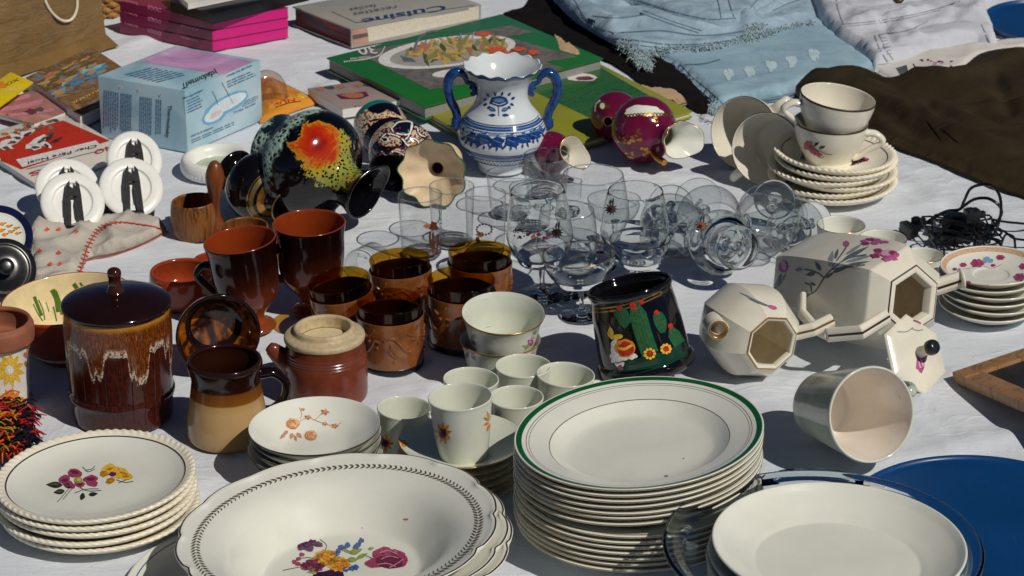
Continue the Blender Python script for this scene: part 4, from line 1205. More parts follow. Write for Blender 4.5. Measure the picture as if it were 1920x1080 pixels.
# ------------------------------------------------------------------ vases, jugs and the tea set
def blue_vase():
    base = (941, 316); u, cA = U(*base), CA(base[1])
    M = upM(*base, rz=0, right=.5)
    outer = [(0,3),(36,3),(40,0),(44,2),(43,8),(52,22),(70,38),(80,54),(83,66),(81,80),(74,94),(62,108),(54,118),(48,132),(47,146),(50,160),(60,176),(70,186),(73,189)]
    full = inner(outer, 4, 30)
    lines_ = [(41,43),(45,47),(49,51.2),(85,87.5),(90,92.5),(96,101),(103,105.5)]
    def mt(ci):
        if 16.6 < ci < 18.8: return 1
        return 0
    b = MB()
    def scal(r, h, th, ci, uu=u):
        e = max(0, 1 - abs(ci - 18.6) / 3.0)
        return r * (1 + .014 * math.cos(15*th) * e), h + 2.4 * uu / cA * math.cos(15*th) * e
    b.lathe([(r*u, h*u/cA) for r, h in full], 180, mt, 5, mod=scal)
    b.freeze(M)
    mk = b.mark
    outm = sorted([(h, r) for r, h in outer])
    def band(h, w_, mi):
        r = lerp_list(outm, h) * u
        pts = [proj(M @ Vector((r*math.cos(t), r*math.sin(t), h*u/cA))) for t in [PI + .12 + (PI-.24)*i/40 for i in range(41)]]
        mk(stroke(pts, w_, 1), mi, .0005)
    for h, w_, mi in [(25,1.2,3),(38,1.6,1),(42.5,2.4,2),(46,1.4,1),(49.5,1.6,1),(82,1.6,1),(87,1.6,2),(91,1.8,1),(97,8.5,1),(97,2.5,2),(102,1.6,1)]: band(h, w_, mi)
    # zigzag under the belly
    r = lerp_list(outm, 30) * u
    z = [proj(M @ Vector((r*1.0*math.cos(t), r*math.sin(t), (31 + 2.6*(-1)**i)*u/cA))) for i, t in enumerate([PI + .2 + (PI-.4)*i/50 for i in range(51)])]
    mk(stroke(z, 1.3, 1), 3, .0005)
    # leaf frieze
    for x, y, s in [(868,250,9),(884,258,11),(908,262,12),(932,265,12),(958,264,12),(980,260,12),(1000,254,10),(1012,246,8)]:
        mk([blob(x, y, s*1.2, s*.95, int(x), 12, .3)], 1)
        mk([leafp(x-s*.7, y+s*.5, x-s*1.3, y+s*1.35, 2.4)], 1); mk([leafp(x, y+s*.8, x-s*.1, y+s*1.6, 2.4)], 1); mk([leafp(x+s*.6, y+s*.5, x+s*.9, y+s*1.4, 2.2)], 1)
        mk([leafp(x-s*.2, y-s*.6, x+s*.5, y-s*1.3, 2.2)], 1)
        mk(stroke([(x-s*.6, y-s*.2), (x, y), (x+s*.6, y+s*.2)], 1.2), 2, .0008)
    for p in ([(866,236),(880,244),(896,250),(910,248)], [(918,250),(936,252),(950,250)], [(968,250),(985,246),(1000,240)]): mk(stroke(p, 2), 0, .0009); mk(stroke(p, 1.4), 2, .001)
    # flower on the neck
    mk([blob(936,190,18,10,3,16,.12)], 1); mk([ell(936,188,10,4)], 2, .0008); mk(stroke([(924,192),(936,196),(948,192)], 1.5), 0, .0009)
    for a in [(930,180,926,172,2.4),(940,180,943,171,2.4),(918,182,912,174,2.4),(952,180,958,173,2.4),(912,188,905,184,2.6),(958,186,966,182,2.6),(914,194,906,198,2.6),(956,194,964,198,2.6),(920,199,913,204,2.5),(952,199,958,204,2.5)]:
        mk([leafp(*a)], 1); 
    for a in [(930,208,914,201,4),(940,208,955,202,4),(930,216,915,216,3),(941,216,955,216,3)]: mk([leafp(*a)], 1); 
    for a in [(928,207,917,202,1.8),(942,207,952,203,1.8)]: mk([leafp(*a)], 2, .0007)
    mk(stroke([(934,197),(935,208),(935,218)], 1.6), 1)
    e = empty('two_handled_vase', M, 'white vase with cobalt blue leaves, frilled rim and two scrolled handles', 'vase')
    b.build('body', [M_['bluewhite'], M_['blueg'], M_['bluegl'], M_['p_ink']], e)
    for s in (-1, 1):
        h = MB(); Z = lambda a: a*u/cA
        h.tube([(s*52*u, 0, Z(146)), (s*56*u, 0, Z(156)), (s*66*u, 0, Z(160)), (s*70*u, 0, Z(170)), (s*82*u, 0, Z(178)), (s*96*u, 0, Z(170)), (s*102*u, 0, Z(150)), (s*97*u, 0, Z(128)), (s*87*u, 0, Z(108)), (s*84*u, 0, Z(92)), (s*87*u, 0, Z(82)), (s*80*u, 0, Z(76))],
               [6*u, 5*u, 4.5*u, 6*u, 9*u, 9.5*u, 9.5*u, 9*u, 8.4*u, 8*u, 9*u, 7*u], 14, 0, 6, 1.15)
        h.ball((s*86*u, 0, Z(88)), 9.5*u, 0, 12)
        h.tube([(s*58*u, 0, Z(136)), (s*52*u, 0, Z(140)), (s*53*u, 0, Z(148)), (s*62*u, 0, Z(152))], [4*u, 6*u, 6*u, 4*u], 10, 0, 5)
        h.build('handle', M_['blueg'], e)
blue_vase()

def lying(name, label, cat, base, axis, prof, t, floor, mlist, mats=0, group=None, seg=80, n=4, xpx=(1, 0), mod=None, extra=None, decor=None, rest=0.0, scale_at=None, flat=False, sharp=40, part='body', bevel=0.0, k=1.0):
    """a turned body lying on the sheet; prof in pixels along its own axis; extra(e, u): parts"""
    u = U(*(scale_at or base)) * k
    full = inner(prof, t, floor) if t else prof
    b = MB(); b.lathe([(r*u, h*u) for r, h in full], seg, mats, n, mod=(lambda r, h, th, ci: mod(r, h, th, ci, u)) if mod else None)
    M = lieM(b.v, *base, frameM(axis, xpx), rest)
    if decor: b.freeze(M); decor(b, M, u)
    if extra:
        e = empty(name, M, label, cat, group)
        b.build(part, mlist, e, None, sharp, not flat, bevel)
        extra(e, u, M)
        return e
    o = b.build(name, mlist, None, M, sharp, not flat, bevel)
    return tag(o, label, cat, group)

# --- black vase with gold rings, lying
def bg_extra(e, u, M):
    h = MB(); h.tube([(18*u, 0, 150*u), (34*u, 0, 158*u), (42*u, 0, 140*u), (34*u, 0, 118*u), (24*u, 0, 108*u)], [5*u]*5, 10, 0, 6)
    h.build('handle', M_['gold'], e)
def goldetch():
    m = NT('etched_gold_band'); f = m.wave(700, None, 3, 'Z', 2)
    return m.fin(m.ramp(f, [(.2, c('5a4a26')), (.7, c('a8905a', 1.1))]), .3, .5, .6)
lying('gold_ring_vase', 'black vase with engraved gold rings lying behind the wooden mortar', 'vase', (438, 318), axdir(96, 64, 148),
      [(0,4),(30,4),(36,0),(39,3),(39,8),(28,14),(22,22),(24,28),(48,42),(61,62),(63,80),(58,96),(50,106),(48,109),(42,116),(40,118),(26,128),(22,140),(26,152),(32,158)], 4, 30,
      [M_['black'], goldetch(), M_['gold']], lambda ci: 1 if 13.2 < ci < 14.6 else (2 if (12.6 < ci < 12.9 or 15.3 < ci < 15.9 or 18.6 < ci < 20 or 5.8 < ci < 6.3) else 0), extra=bg_extra, xpx=(1, -.6))

# --- big black vase with foam glaze and an orange patch, lying
def lava(hp, hq, u):
    m = NT('black_foam_glaze_with_orange_patch'); x = m.xyz()
    vn = m.voro(185, None); vb = m.noise(60, 4, .65, None, 1)
    foam = m.mix(m.step(vn, .30, .46), c('0b0f10'), c('9dbcac', 1.0))
    foam = m.mix(m.step(m.noise(30, 3), .52, .60), foam, c('16262a'))
    z = m.math('ADD', x[2], m.math('MULTIPLY', m.math('SUBTRACT', vb, .5), 40*u))
    zone = m.math('SUBTRACT', 1.0, m.step(z, 84*u, 96*u))
    # second thin foam streak near the neck
    cl = m.mix(zone, c('0a090c'), foam)
    # patch centred on the upward side
    px, py, pz = hp
    d = m.math('SQRT', m.math('ADD', m.math('ADD', m.math('POWER', m.math('SUBTRACT', x[0], px), 2.0), m.math('POWER', m.math('SUBTRACT', x[1], py), 2.0)), m.math('POWER', m.math('MULTIPLY', m.math('SUBTRACT', x[2], pz), .85), 2.0)))
    d = m.math('ADD', d, m.math('MULTIPLY', m.math('SUBTRACT', m.noise(26, 5, .65, None, 1.0), .5), 95*u))
    dn = m.math('DIVIDE', d, 62*u)
    pat = m.ramp(dn, [(0, c('7a1208')), (.3, c('b02408', 1.0)), (.52, c('b83c08', 1.0)), (.62, c('c0781a', 1.0)), (.72, c('b0a03a', 1.0)), (1.0, c('8f9440'))])
    lace = m.mix(m.math('MULTIPLY', m.step(dn, .62, .74), m.math('SUBTRACT', 1.0, m.step(m.voro(240), .30, .44))), pat, c('0c0c0c'))
    qx, qy, qz = hq
    d2 = m.math('SQRT', m.math('ADD', m.math('ADD', m.math('POWER', m.math('SUBTRACT', x[0], qx), 2.0), m.math('POWER', m.math('SUBTRACT', x[1], qy), 2.0)), m.math('POWER', m.math('SUBTRACT', x[2], qz), 2.0)))
    d2 = m.math('ADD', d2, m.math('MULTIPLY', m.math('SUBTRACT', m.noise(30, 5, .65, None, 1.0), .5), 60*u))
    inside = m.math('MAXIMUM', m.math('SUBTRACT', 1.0, m.step(d2, 50*u, 54*u)), m.math('SUBTRACT', 1.0, m.step(dn, .66, .70)))
    cl = m.mix(m.math('MULTIPLY', inside, m.math('SUBTRACT', 1.0, m.step(dn, 1.25, 1.35))), cl, lace)
    m.bump(m.math('MULTIPLY', zone, vn), .5, .003)
    return m.fin(cl, .1, .6)
LV = [None]
def lavadec(b, M, u):
    LV[0] = lava(b.hit(598, 272, 0), b.hit(622, 296, 0), u)
def ewer_extra(e, u, M):
    h = MB()
    h.tube([(-30*u, 20*u, 200*u), (-50*u, 56*u, 196*u), (-56*u, 86*u, 160*u), (-40*u, 84*u, 130*u)], [9*u, 8*u, 8*u, 9*u], 12, 0, 6)
    h.build('handle', M_['black'], e)
def spout(r, h, th, ci, u):
    if ci > 14.2:
        k = min(1, (ci - 14.2) / 3) if ci < 19 else max(0, 1 - (ci - 19) / 3)
        s = max(0, math.cos(th - .4)) ** 4
        return r * (1 + .4 * s * k), h + 8 * u * s * k
    return r, h
lying('foam_glaze_jug', 'large black jug with speckled green foam glaze and an orange patch, lying on its side', 'jug', (508, 266), axdir(172, 98, 226),
      [(0,4),(42,4),(50,0),(56,6),(58,22),(62,34),(78,48),(94,72),(99,100),(94,124),(78,146),(58,160),(42,170),(36,182),(36,194),(39,206),(43,216),(45,222)], 5, 30, LV, 0, decor=lavadec, mod=spout, seg=120, xpx=(1, -.2), rest=0)

# --- patterned vase with black mouth, lying, and teal foot
def tribal(b, M, u):
    mk = b.mark
    def out(pts, w1=6, w2=2.6):
        mk(stroke(pts, w1), 2, .0006); mk(stroke(pts, w2), 3, .001)
    mk([blob(732,262,22,14,1,14,.2)], 1); mk([blob(776,268,18,20,2,14,.2)], 1); mk([blob(750,292,26,12,3,14,.2)], 1); mk([blob(792,254,12,14,6,14,.2)], 1)
    rd = random.Random(2)
    for _ in range(90):
        x, y = 712 + rd.random()*90, 240 + rd.random()*70
        mk([blob(x, y, 2.2, 1.8, int(x*9+y))], 4 if rd.random() < .6 else 2, .0011)
    mk([[(737,238),(748,231),(770,232),(764,250),(742,248)]], 5, .0009)
    out([(736,240),(748,230),(772,231),(766,252),(740,249),(734,240)])
    out([(772,231),(768,252),(760,262)]); out([(714,262),(724,252),(742,254),(756,262),(764,272),(774,268)])
    out([(716,284),(726,290),(738,284),(752,288),(764,296),(774,292)]); out([(766,266),(774,260),(784,266),(782,276),(770,278),(764,272)])
    mk([leafp(768,270,782,272,4)], 6, .0012); mk([ell(723,262,7,5)], 3, .001); mk([ell(723,262,4,3)], 2, .0013)
    out([(782,240),(786,252),(798,258)]); out([(786,268),(796,276),(802,284)]); out([(776,292),(784,304),(782,316)])
def speck():
    m = NT('speckled_cream_red_paint'); v = m.voro(330); f = m.noise(24, 2)
    cl = m.mix(m.step(v, .34, .5), c('4a160e'), c('cdb496', 1.1)); cl = m.mix(m.step(f, .54, .56), cl, c('0c0c12'))
    return m.fin(cl, .12, .6)
PATM = [M_['black'], speck(), M_['p_black'], M_['p_whitep'], M_['p_rosed'], simple('navy_paint', c('10182e'), .1), M_['p_orange']]
lying('patterned_vase', 'black mouthed vase painted with cream and red leaf shapes, lying beside the foam glaze jug', 'vase', (766, 262), axdir(-26, 62, 118),
      [(0,4),(20,4),(26,2),(42,10),(56,28),(60,50),(54,72),(42,86),(34,94),(32,102),(36,112),(42,118)], 4, 20, PATM, lambda ci: 1 if 2.6 < ci < 6.2 else 0, decor=tribal, seg=90)
lying('teal_vase', 'vase with teal foot and cream painted shoulder lying behind the patterned vase', 'vase', (704, 222), axdir(24, 40, 66),
      [(0,4),(30,4),(40,0),(44,6),(47,18),(48,22),(48,26),(48,29),(48,40),(46,56),(38,76),(26,86)], 4, 20, [M_['tealg'], M_['black'], PATM[1]], lambda ci: 0 if ci < 4.6 else (2 if ci < 9.2 else 1), seg=80,
      decor=lambda b, M, u: [b.mark(stroke(p, 3), 1, .0006) for p in ([(680,240),(690,232),(700,244),(712,234)], [(694,228),(708,224),(722,232)], [(716,240),(726,232),(738,238)], [(684,252),(698,250),(706,256)])])

# --- cream frilled mouth with green edge
def frill(r, h, th, ci, u):
    e = min(1, max(0, (ci - 8.5) / 2.5)) if ci < 13.5 else max(0, 1 - (ci - 13.5) / 3.0)
    a = math.cos(9 * th)
    return r * (1 + .05 * a * e), h + 3.2 * u * math.cos(9 * th + .8) * e
lying('frilled_vase', 'cream vase lying with its wide frilled green-edged mouth towards the viewer', 'vase', (838, 296), axdir(-22, 30, 96),
      [(0,3),(22,3),(26,0),(30,3),(32,24),(26,40),(15,52),(13,58),(16,66),(30,76),(48,86),(59,97),(62,103),(61,105.5),(58,102),(47,91),(29,81),(13,71),(9,62),(8,40),(0,38)], 0, 40, [M_['bisque'], simple('green_glaze_edge', c('12573a', 1.1), .1), simple('dark_throat', c('6a2a18'), .3)], lambda ci: 1 if 10.2 < ci < 13.6 else (2 if ci > 17.6 else 0), mod=frill, seg=140, xpx=(1, -.3))

# --- magenta and gold pieces
MG = [M_['magenta'], M_['gold'], M_['cream']]
def med(b, M, u):
    mk = b.mark
    mk([ell(1130,198,8,9)], 1, .0006); mk([ell(1130,199,4.5,5.5)], 2, .0009); mk(stroke([(1116,210),(1118,196),(1126,188)], 3), 2, .0005)
    for x, y in [(1126,258),(1132,262),(1122,264),(1140,200)]: mk([blob(x, y, 5, 3.5, x)], 1)
lying('small_crimson_vase', 'round crimson vase with a gold medallion, lying behind the crimson jug', 'vase', (1168, 210), axdir(-30, 22, 96),
      [(0,3),(16,3),(20,0),(24,3),(36,16),(44,34),(46,50),(42,66),(30,80),(16,90),(10,98)], 3, 20, MG, lambda ci: 1 if ci > 10 and ci < 12 else 0, decor=med)
def jugdec(b, M, u):
    mk = b.mark
    mk([blob(1208, 207, 30, 10, 5, 22, .12, 4)], 2, .0004); mk([blob(1190, 209, 18, 9, 6, 18, .15, -12)], 2, .0004); mk([blob(1228, 210, 16, 8, 7, 18, .15, 12)], 2, .0004)
    for k in range(16):
        x = 1172 + k * 6.2; y = 214 + (k-8)**2*.06
        mk(stroke([(x-4,y+3),(x-1,y-2),(x+3,y),(x+5,y+4)], 2.0), 1, .0006)
    rd = random.Random(3)
    for x, y, s in [(1190,262,12),(1208,286,12),(1180,290,8),(1196,246,7),(1166,262,8),(1228,224,6)]:
        for k in range(7): mk([blob(x + (rd.random()-.5)*s*1.8, y + (rd.random()-.5)*s*1.4, s*.32, s*.24, k+int(x))], 1, .0006)
def jug_extra(e, u, M):
    sp_ = MB()
    sp_.tube([(0, -34*u, 92*u), (0, -42*u, 112*u), (0, -46*u, 132*u)], [6*u, 7*u, 6*u], 12, 0, 6); sp_.build('handle', M_['gold'], e)
def lip(r, h, th, ci, u):
    if ci > 11.2:
        k = min(1, (ci - 11.2) / 2.2) if ci < 15 else max(0, 1 - (ci - 15) / 3)
        s = max(0, math.cos(th - .3)) ** 3
        return r * (1 + .5 * s * k) , h + 14*u*s*k + 2*u*math.cos(8*th)*k
    return r, h
lying('crimson_jug', 'large crimson jug with gold ornament and white flared lip, lying on its side', 'jug', (1172, 232), axdir(92, 36, 146),
      [(0,4),(24,4),(30,0),(34,4),(46,14),(58,34),(61,56),(54,78),(36,96),(22,106),(19,116),(23,128),(31,138),(35,142)], 3, 20, [M_['magenta'], M_['gold'], M_['white']], lambda ci: 1 if 12.6 < ci < 14.4 else (2 if ci > 10.6 else 0), extra=jug_extra, decor=jugdec, mod=lip, seg=96, xpx=(1, .4))
def sj_extra(e, u, M):
    h = MB(); h.tube([(10*u, -14*u, 58*u), (18*u, -30*u, 74*u), (18*u, -40*u, 96*u), (8*u, -36*u, 108*u)], [3.5*u]*4, 10, 0, 6); h.build('handle', M_['gold'], e)
lying('cream_crimson_jug', 'small cream and crimson jug with gold handle lying beside the blue and white vase', 'jug', (1016, 288), axdir(54, -2, 108),
      [(0,3),(18,3),(22,0),(25,3),(34,14),(39,30),(37,46),(26,60),(15,70),(12,80),(20,96),(26,106)], 2.5, 14, [M_['cream'], M_['magenta'], M_['gold']], lambda ci: 2 if 11 < ci < 12.6 else (1 if 5.6 < ci < 10 else 0), extra=sj_extra, mod=lambda r, h, th, ci, u: (r*(1 + (.55*max(0, math.cos(th+1.2))**3 if 10.4 < ci < 15 else 0)), h + (16*u*max(0, math.cos(th+1.2))**3 if 10.4 < ci < 15 else 0)), xpx=(1, -.3), seg=80)

# --- faceted tea set
TM = [M_['creamy'], M_['darkline'], simple('soft_pink_petal_paint', c('b05a88', 1.1), .2, var=.35, vs=420), simple('pale_pink_petal_paint', c('d4a0bc', 1.1), .2, var=.25, vs=420), simple('pale_grey_leaf_paint', c('8a9496', 1.1), .2, var=.3, vs=420), simple('grey_leaf_paint', c('626b70', 1.1), .2, var=.3, vs=420), simple('plum_petal_paint', c('8c3a62', 1.1), .2, var=.3, vs=420), simple('unpainted_inside', c('dcd4c0', 1.15), .3)]
def carn(mk, x, y, rx, ry, seed, a=0):
    rd = random.Random(seed)
    for k in range(12):
        t = rd.random()*6.28; d = rd.random()**.5
        mk([blob(x + rx*d*.8*math.cos(t), y + ry*d*.8*math.sin(t), rx*.3, ry*.34, k + seed, 10, .3)], (2, 3, 2, 6)[k % 4], .0005 + .00004*k)
def potdec(b, M, u):
    mk = b.mark
    carn(mk, 1660, 478, 30, 12, 1); carn(mk, 1636, 456, 28, 8, 2)
    mk([blob(1470,500,9,13,4,14,.15)], 2); mk([blob(1471,497,5,9,5,14,.15)], 3, .0007)
    mk([leafp(1466,512,1450,548,3)], 5); mk([leafp(1474,512,1458,540,2.5)], 4)
    mk([blob(1587,457,7,6,7,12,.2)], 2)
    for a in [(1505,505,1490,506,4),(1530,512,1510,516,4),(1540,508,1528,490,4),(1555,500,1562,470,5),(1566,486,1572,466,3),(1580,488,1630,462,4),(1585,492,1640,478,3),(1580,500,1632,490,3),(1560,512,1600,494,4),(1585,478,1620,456,3),(1548,522,1564,510,3),(1530,535,1518,530,3)]:
        mk([leafp(*a)], 4 if int(a[0]) % 2 else 5)
    for p in ([(1512,556),(1530,545),(1545,522),(1560,505),(1590,485),(1625,478)], [(1545,520),(1530,510),(1508,505)], [(1560,500),(1580,475),(1588,462)], [(1522,548),(1520,536),(1510,530)], [(1560,505),(1600,500),(1622,497)]): mk(stroke(p, 2.6), 5, .0005)
def hexbar(b, pts, w_, h_, mi=0, line=None, nrm=(0, 0, 1)):
    """flat-sided bar with bevelled section along straight pieces, with a dark painted line"""
    ps = [Vector(p) for p in pts]; n = Vector(nrm)
    rings = []
    for i, p in enumerate(ps):
        a = (ps[i] - ps[i-1]).normalized() if i else (ps[1]-ps[0]).normalized()
        d = (ps[i+1] - ps[i]).normalized() if i < len(ps)-1 else a
        t = (a + d).normalized(); s = t.cross(n).normalized()
        rings.append([p + s*w_*x + n*h_*y for x, y in ((-1,-.5),(-.5,-1),(.5,-1),(1,-.5),(1,.5),(.5,1),(-.5,1),(-1,.5))])
    vs = [v for r in rings for v in r]; fs = []
    for i in range(len(ps)-1):
        for j in range(8): fs.append([i*8+j, i*8+(j+1) % 8, (i+1)*8+(j+1) % 8, (i+1)*8+j])
    fs += [list(range(8))[::-1], [(len(ps)-1)*8+j for j in range(8)]]
    b.faces(vs, fs, mi)
    if line is not None:
        for i in range(len(ps)-1):
            a = (rings[i][5]+rings[i][6])/2; d = (rings[i+1][5]+rings[i+1][6])/2
            s = (rings[i][5]-rings[i][6]).normalized()*w_*.16; o = n*.0004
            b.faces([a-s+o, a+s+o, d+s+o, d-s+o], [[0,1,2,3]], line)
def pot_extra(e, u, M):
    h = MB()
    hexbar(h, [(-66*u, 0, 359*u), (-138*u, 0, 354*u), (-174*u, 2*u, 288*u)], 15*u, 9*u, 0, 1, (-.25, .1, .96))
    hexbar(h, [(-171*u, 2*u, 293*u), (-168*u, 8*u, 250*u), (-146*u, 22*u, 190*u), (-104*u, 34*u, 148*u)], 12*u, 8*u, 0, None, (-.8, .5, -.3))
    h.build('handle', [M_['creamy'], M_['darkline']], e, None, 30, True, .0012)
    s = MB()
    hexbar(s, [(76*u, -17*u, 336*u), (100*u, -18*u, 350*u), (126*u, -19*u, 366*u)], 17*u, 12*u, 0, 1, (0, 0, 1))
    s.lathe([(0,0),(20*u,0),(23*u,3*u),(22*u,6*u),(0,6*u)], 24, 0, 2, M=Matrix.Translation((125.5*u, -19*u, 365.5*u)) @ frameM(Vector((.85, -.2, .4)).normalized()))
    s.build('spout', [M_['creamy'], M_['darkline']], e, None, 30, True, .0012)
lying('faceted_teapot', 'large six-sided ivory teapot with pink carnations lying with its opening forward', 'teapot', (1496, 521), axdir(204, 47, 374),
      [(0,6),(66,6),(72,0),(88,16),(104,74),(112,190),(112,286),(108,326),(105,334),(72,362),(68.5,363.6),(60,364),(55,362),(51,350),(51,342),(92,322),(104,286),(102,170),(90,60),(60,16),(0,14)], 0, 0, TM, lambda ci: 1 if 9 < ci < 10 else (7 if ci > 13 else 0),
      seg=6, n=2, xpx=(1, -.38), decor=potdec, extra=pot_extra, scale_at=(1600, 600), k=.885, bevel=.0016, sharp=14, rest=.0)
def credec(b, M, u):
    mk = b.mark
    mk([blob(1449,577,9,4,4,12,.2,15)], 2); mk([leafp(1440,575,1400,558,2)], 5); mk([leafp(1425,566,1385,548,1.5)], 4); mk(stroke([(1390,550),(1420,564),(1442,574)], 1.4), 5)
def cre_extra(e, u, M):
    s = MB()
    s.lathe([(r*u, h*u) for r, h in [(24,0),(22,16),(17,34),(19,40),(18,42),(14,41),(12,30),(12,10)]], 28, lambda ci: 1 if 4 < ci < 6 else 0, 3, M=Matrix.Translation((-66*u, 36*u, 84*u)) @ frameM((Vector((-.34, .16, .92))).normalized()))
    s.build('spout', [M_['creamy'], M_['gilt']], e, None, 40)
    h = MB()
    hexbar(h, [(52*u, -6*u, 150*u), (84*u, -2*u, 168*u), (126*u, 4*u, 172*u)], 13*u, 9*u, 0, 1, (0, .3, .95))
    h.build('handle', [M_['creamy'], M_['gilt']], e, None, 30, True, .0012)
lying('faceted_creamer', 'ivory faceted milk jug lying with its opening and small spout forward, left of the teapot', 'milk jug', (1362, 590), axdir(72, 52, 168),
      [(0,6),(50,6),(54,0),(62,6),(82,44),(88,84),(84,120),(68,150),(55,164),(52,166),(50,166.6),(46,164),(46,154),(66,140),(74,90),(60,30),(0,14)], 0, 0, TM[:1] + [M_['gilt']] + TM[2:], lambda ci: 1 if 8.4 < ci < 9.6 else (7 if ci > 12 else 0),
      seg=8, n=3, xpx=(1, -.2), decor=credec, extra=cre_extra, scale_at=(1430, 670), bevel=.0014, sharp=16)
def liddec(b, M, u):
    mk = b.mark
    for x, y, rx, ry, ro in [(1720,604,16,6,38),(1726,682,8,17,0)]:
        mk([blob(x, y, rx, ry, int(x), 14, .2, ro)], 2); mk([blob(x, y, rx*.6, ry*.5, int(x)+3, 12, .2, ro)], 3, .0007); mk(stroke([(x-rx*.5, y-ry*.5), (x, y), (x+rx*.4, y+ry*.6)], 2), 6, .0009)
    for p in ([(1712,614),(1700,622),(1682,622)], [(1708,616),(1722,620),(1730,618)], [(1732,674),(1742,664),(1756,660)], [(1730,662),(1744,658),(1760,656)]): mk(stroke(p, 2), 4)
def lid_extra(e, u, M):
    k = MB(); k.lathe([(r*u, h*u) for r, h in [(0,10),(11,10),(10,22),(10,36),(11,38)]], 20, 0, 2); k.build('knob', M_['creamy'], e)
    t = MB(); t.lathe([(r*u, h*u) for r, h in [(0,36),(13,37),(14.5,42),(14,50),(10,56),(0,57)]], 24, lambda ci: 1 if ci < 1.6 else 0, 3); t.build('knob_tip', [M_['p_ink'], M_['gold']], e)
lying('teapot_lid', 'six-sided ivory teapot lid with two pink carnations and a dark tipped knob', 'lid', (1716, 664), axdir(38, -20, 68),
      [(0,0),(54,0),(72,-6),(77,-4),(77,0),(70,4),(40,10),(20,13),(0,14)], 0, 0, TM, 0, seg=6, n=2, decor=liddec, extra=lid_extra, bevel=.001, sharp=12, scale_at=(1705, 690), xpx=(1, .3))
# ------------------------------------------------------------------ clear glasses
GG = [M_['glass'], M_['glassrim'], M_['gstem'], M_['p_peachd'], M_['p_greyd'], M_['gilt'], simple('brown_transfer_print', c('5a2c14'), .4), M_['p_rosed'], M_['p_whitep'], M_['gwall'], M_['glass']]
def gl(name, label, base, outer, t=1.4, floor=8, stem=None, right=0, away=0, decor=None, axis=None, group='clear drinking glasses', gilt=False, scale_at=None, xpx=(1, 0), seg=72, rest=0.0, solid=False):
    u = U(*(scale_at or base)); cA = CA(base[1]) if axis is None else 1.0
    k = len(outer) - 1
    b = MB()
    if solid:
        b.lathe([(r*u, h*u/cA) for r, h in inner(outer, t, floor)], seg, lambda ci: (5 if gilt else 1) if k < ci < k + 2.0 else 0, 4)
    else:
        # thin wall, rounded solid rim, solid bottom
        wall = [p for p in outer if p[1] > floor - 2] if stem is None else outer
        b.lathe([(r*u, h*u/cA) for r, h in wall], seg, 9, 5)
        rm, hm_ = outer[-1]
        b.lathe([((rm - .9 + 1.1*math.cos(a))*u, (hm_ + 1.1*math.sin(a))*u/cA) for a in [-PI/2 + 2*PI*i/8 for i in range(9)]], seg, 5 if gilt else 10, 1)
        if stem is None:
            rb = lerp_list([(h, r) for r, h in outer], floor)
            b.lathe([(r*u, h*u/cA) for r, h in [(0,2.2),(rb*.7,1.4),(rb*.93,2),(rb*.985,5),(rb*.985,floor-3),(rb*.9,floor-.5),(rb*.5,floor-2.5),(0,floor-3.2)]], seg, 2, 4)
    if stem is not None:
        sm = MB(); sm.lathe([(r*u, h*u/cA) for r, h in stem], 48, 0, 4)
    allv = b.v + (sm.v if stem is not None else [])
    M = upM(*base, right=right, away=away) if axis is None else lieM(allv, *base, frameM(axis, xpx), rest)
    if decor: b.freeze(M); decor(b, M, u)
    if stem is not None:
        e = empty(name, M, label, 'glass', group)
        b.build('bowl', GG, e); sm.build('stem', M_['gstem'], e)
        return e
    return tag(b.build(name, GG, None, M), label, 'glass', group)

def stemp(rf, hb, rs=5, foot=3):
    return [(0,1),(rf*.9,0),(rf,1),(rf*.97,3),(rf*.5,7),(rs*1.6,12),(rs,18),(rs,hb*.6),(rs*1.5,hb-2),(rs*2.2,hb+3),(0,hb+3)]
def tumbler(R0, R1, h): return [(0,2),(R1*.8,1),(R1,4),(R1+.3,10),((R0+R1)/2,h*.5),(R0,h)]
def snifter(hb, R1, Rm, h): return [(0,hb),(R1*.3,hb+1),(R1*.78,hb+(h-hb)*.13),(R1,hb+(h-hb)*.36),(R1*.98,hb+(h-hb)*.5),((R1+Rm)/2,hb+(h-hb)*.78),(Rm,h)]
def coupe(hb, Rm, h): return [(0,hb),(Rm*.4,hb+2),(Rm*.78,hb+(h-hb)*.3),(Rm*.96,hb+(h-hb)*.68),(Rm,h)]

def stag(b, M, u):
    mk = b.mark
    mk([blob(812,424,10,8,1,14,.3)], 6); mk([blob(822,432,9,14,2,14,.3)], 6); mk([blob(800,424,7,4,3)], 3, .0006)
    for p in ([(812,436),(811,455),(812,474)], [(820,440),(820,460),(818,478)], [(827,436),(829,456),(826,472)], [(806,434),(806,450),(808,466)]): mk(stroke(p, 4), 6)
    for p in ([(820,418),(824,404),(822,394)], [(826,416),(834,406),(836,398)]): mk(stroke(p, 2), 4, .0006)
    for k in range(6): mk(stroke([(822,412+k*8),(830,410+k*8),(837,411+k*8)], 1.6), 4, .0008)
gl('tumbler', 'straight clear tumbler with a brown stag figure on its side', (791, 478), tumbler(41, 37, 112), floor=10, decor=stag, right=-1)
gl('tumbler', 'straight clear tumbler behind the stag tumbler, in front of the cream frilled vase', (848, 456), tumbler(42, 38, 106), floor=10)
def dotdec(b, M, u):
    mk = b.mark
    for k in range(14):
        a = k * .45
        mk([blob(908 + 14*math.cos(a), 430 + 10*math.sin(a), 2.4, 2, k)], 7 if k % 2 else 4)
    mk([blob(900,440,8,5,3)], 3); mk([blob(896,450,4,6,5)], 6)
gl('tumbler', 'straight clear tumbler with small coloured emblem beside the lettered snifter', (911, 474), tumbler(38, 35, 110), floor=10, decor=dotdec)
gl('tumbler', 'clear tumbler standing right in front of the blue and white vase', (956, 402), tumbler(44, 36, 76), floor=8)
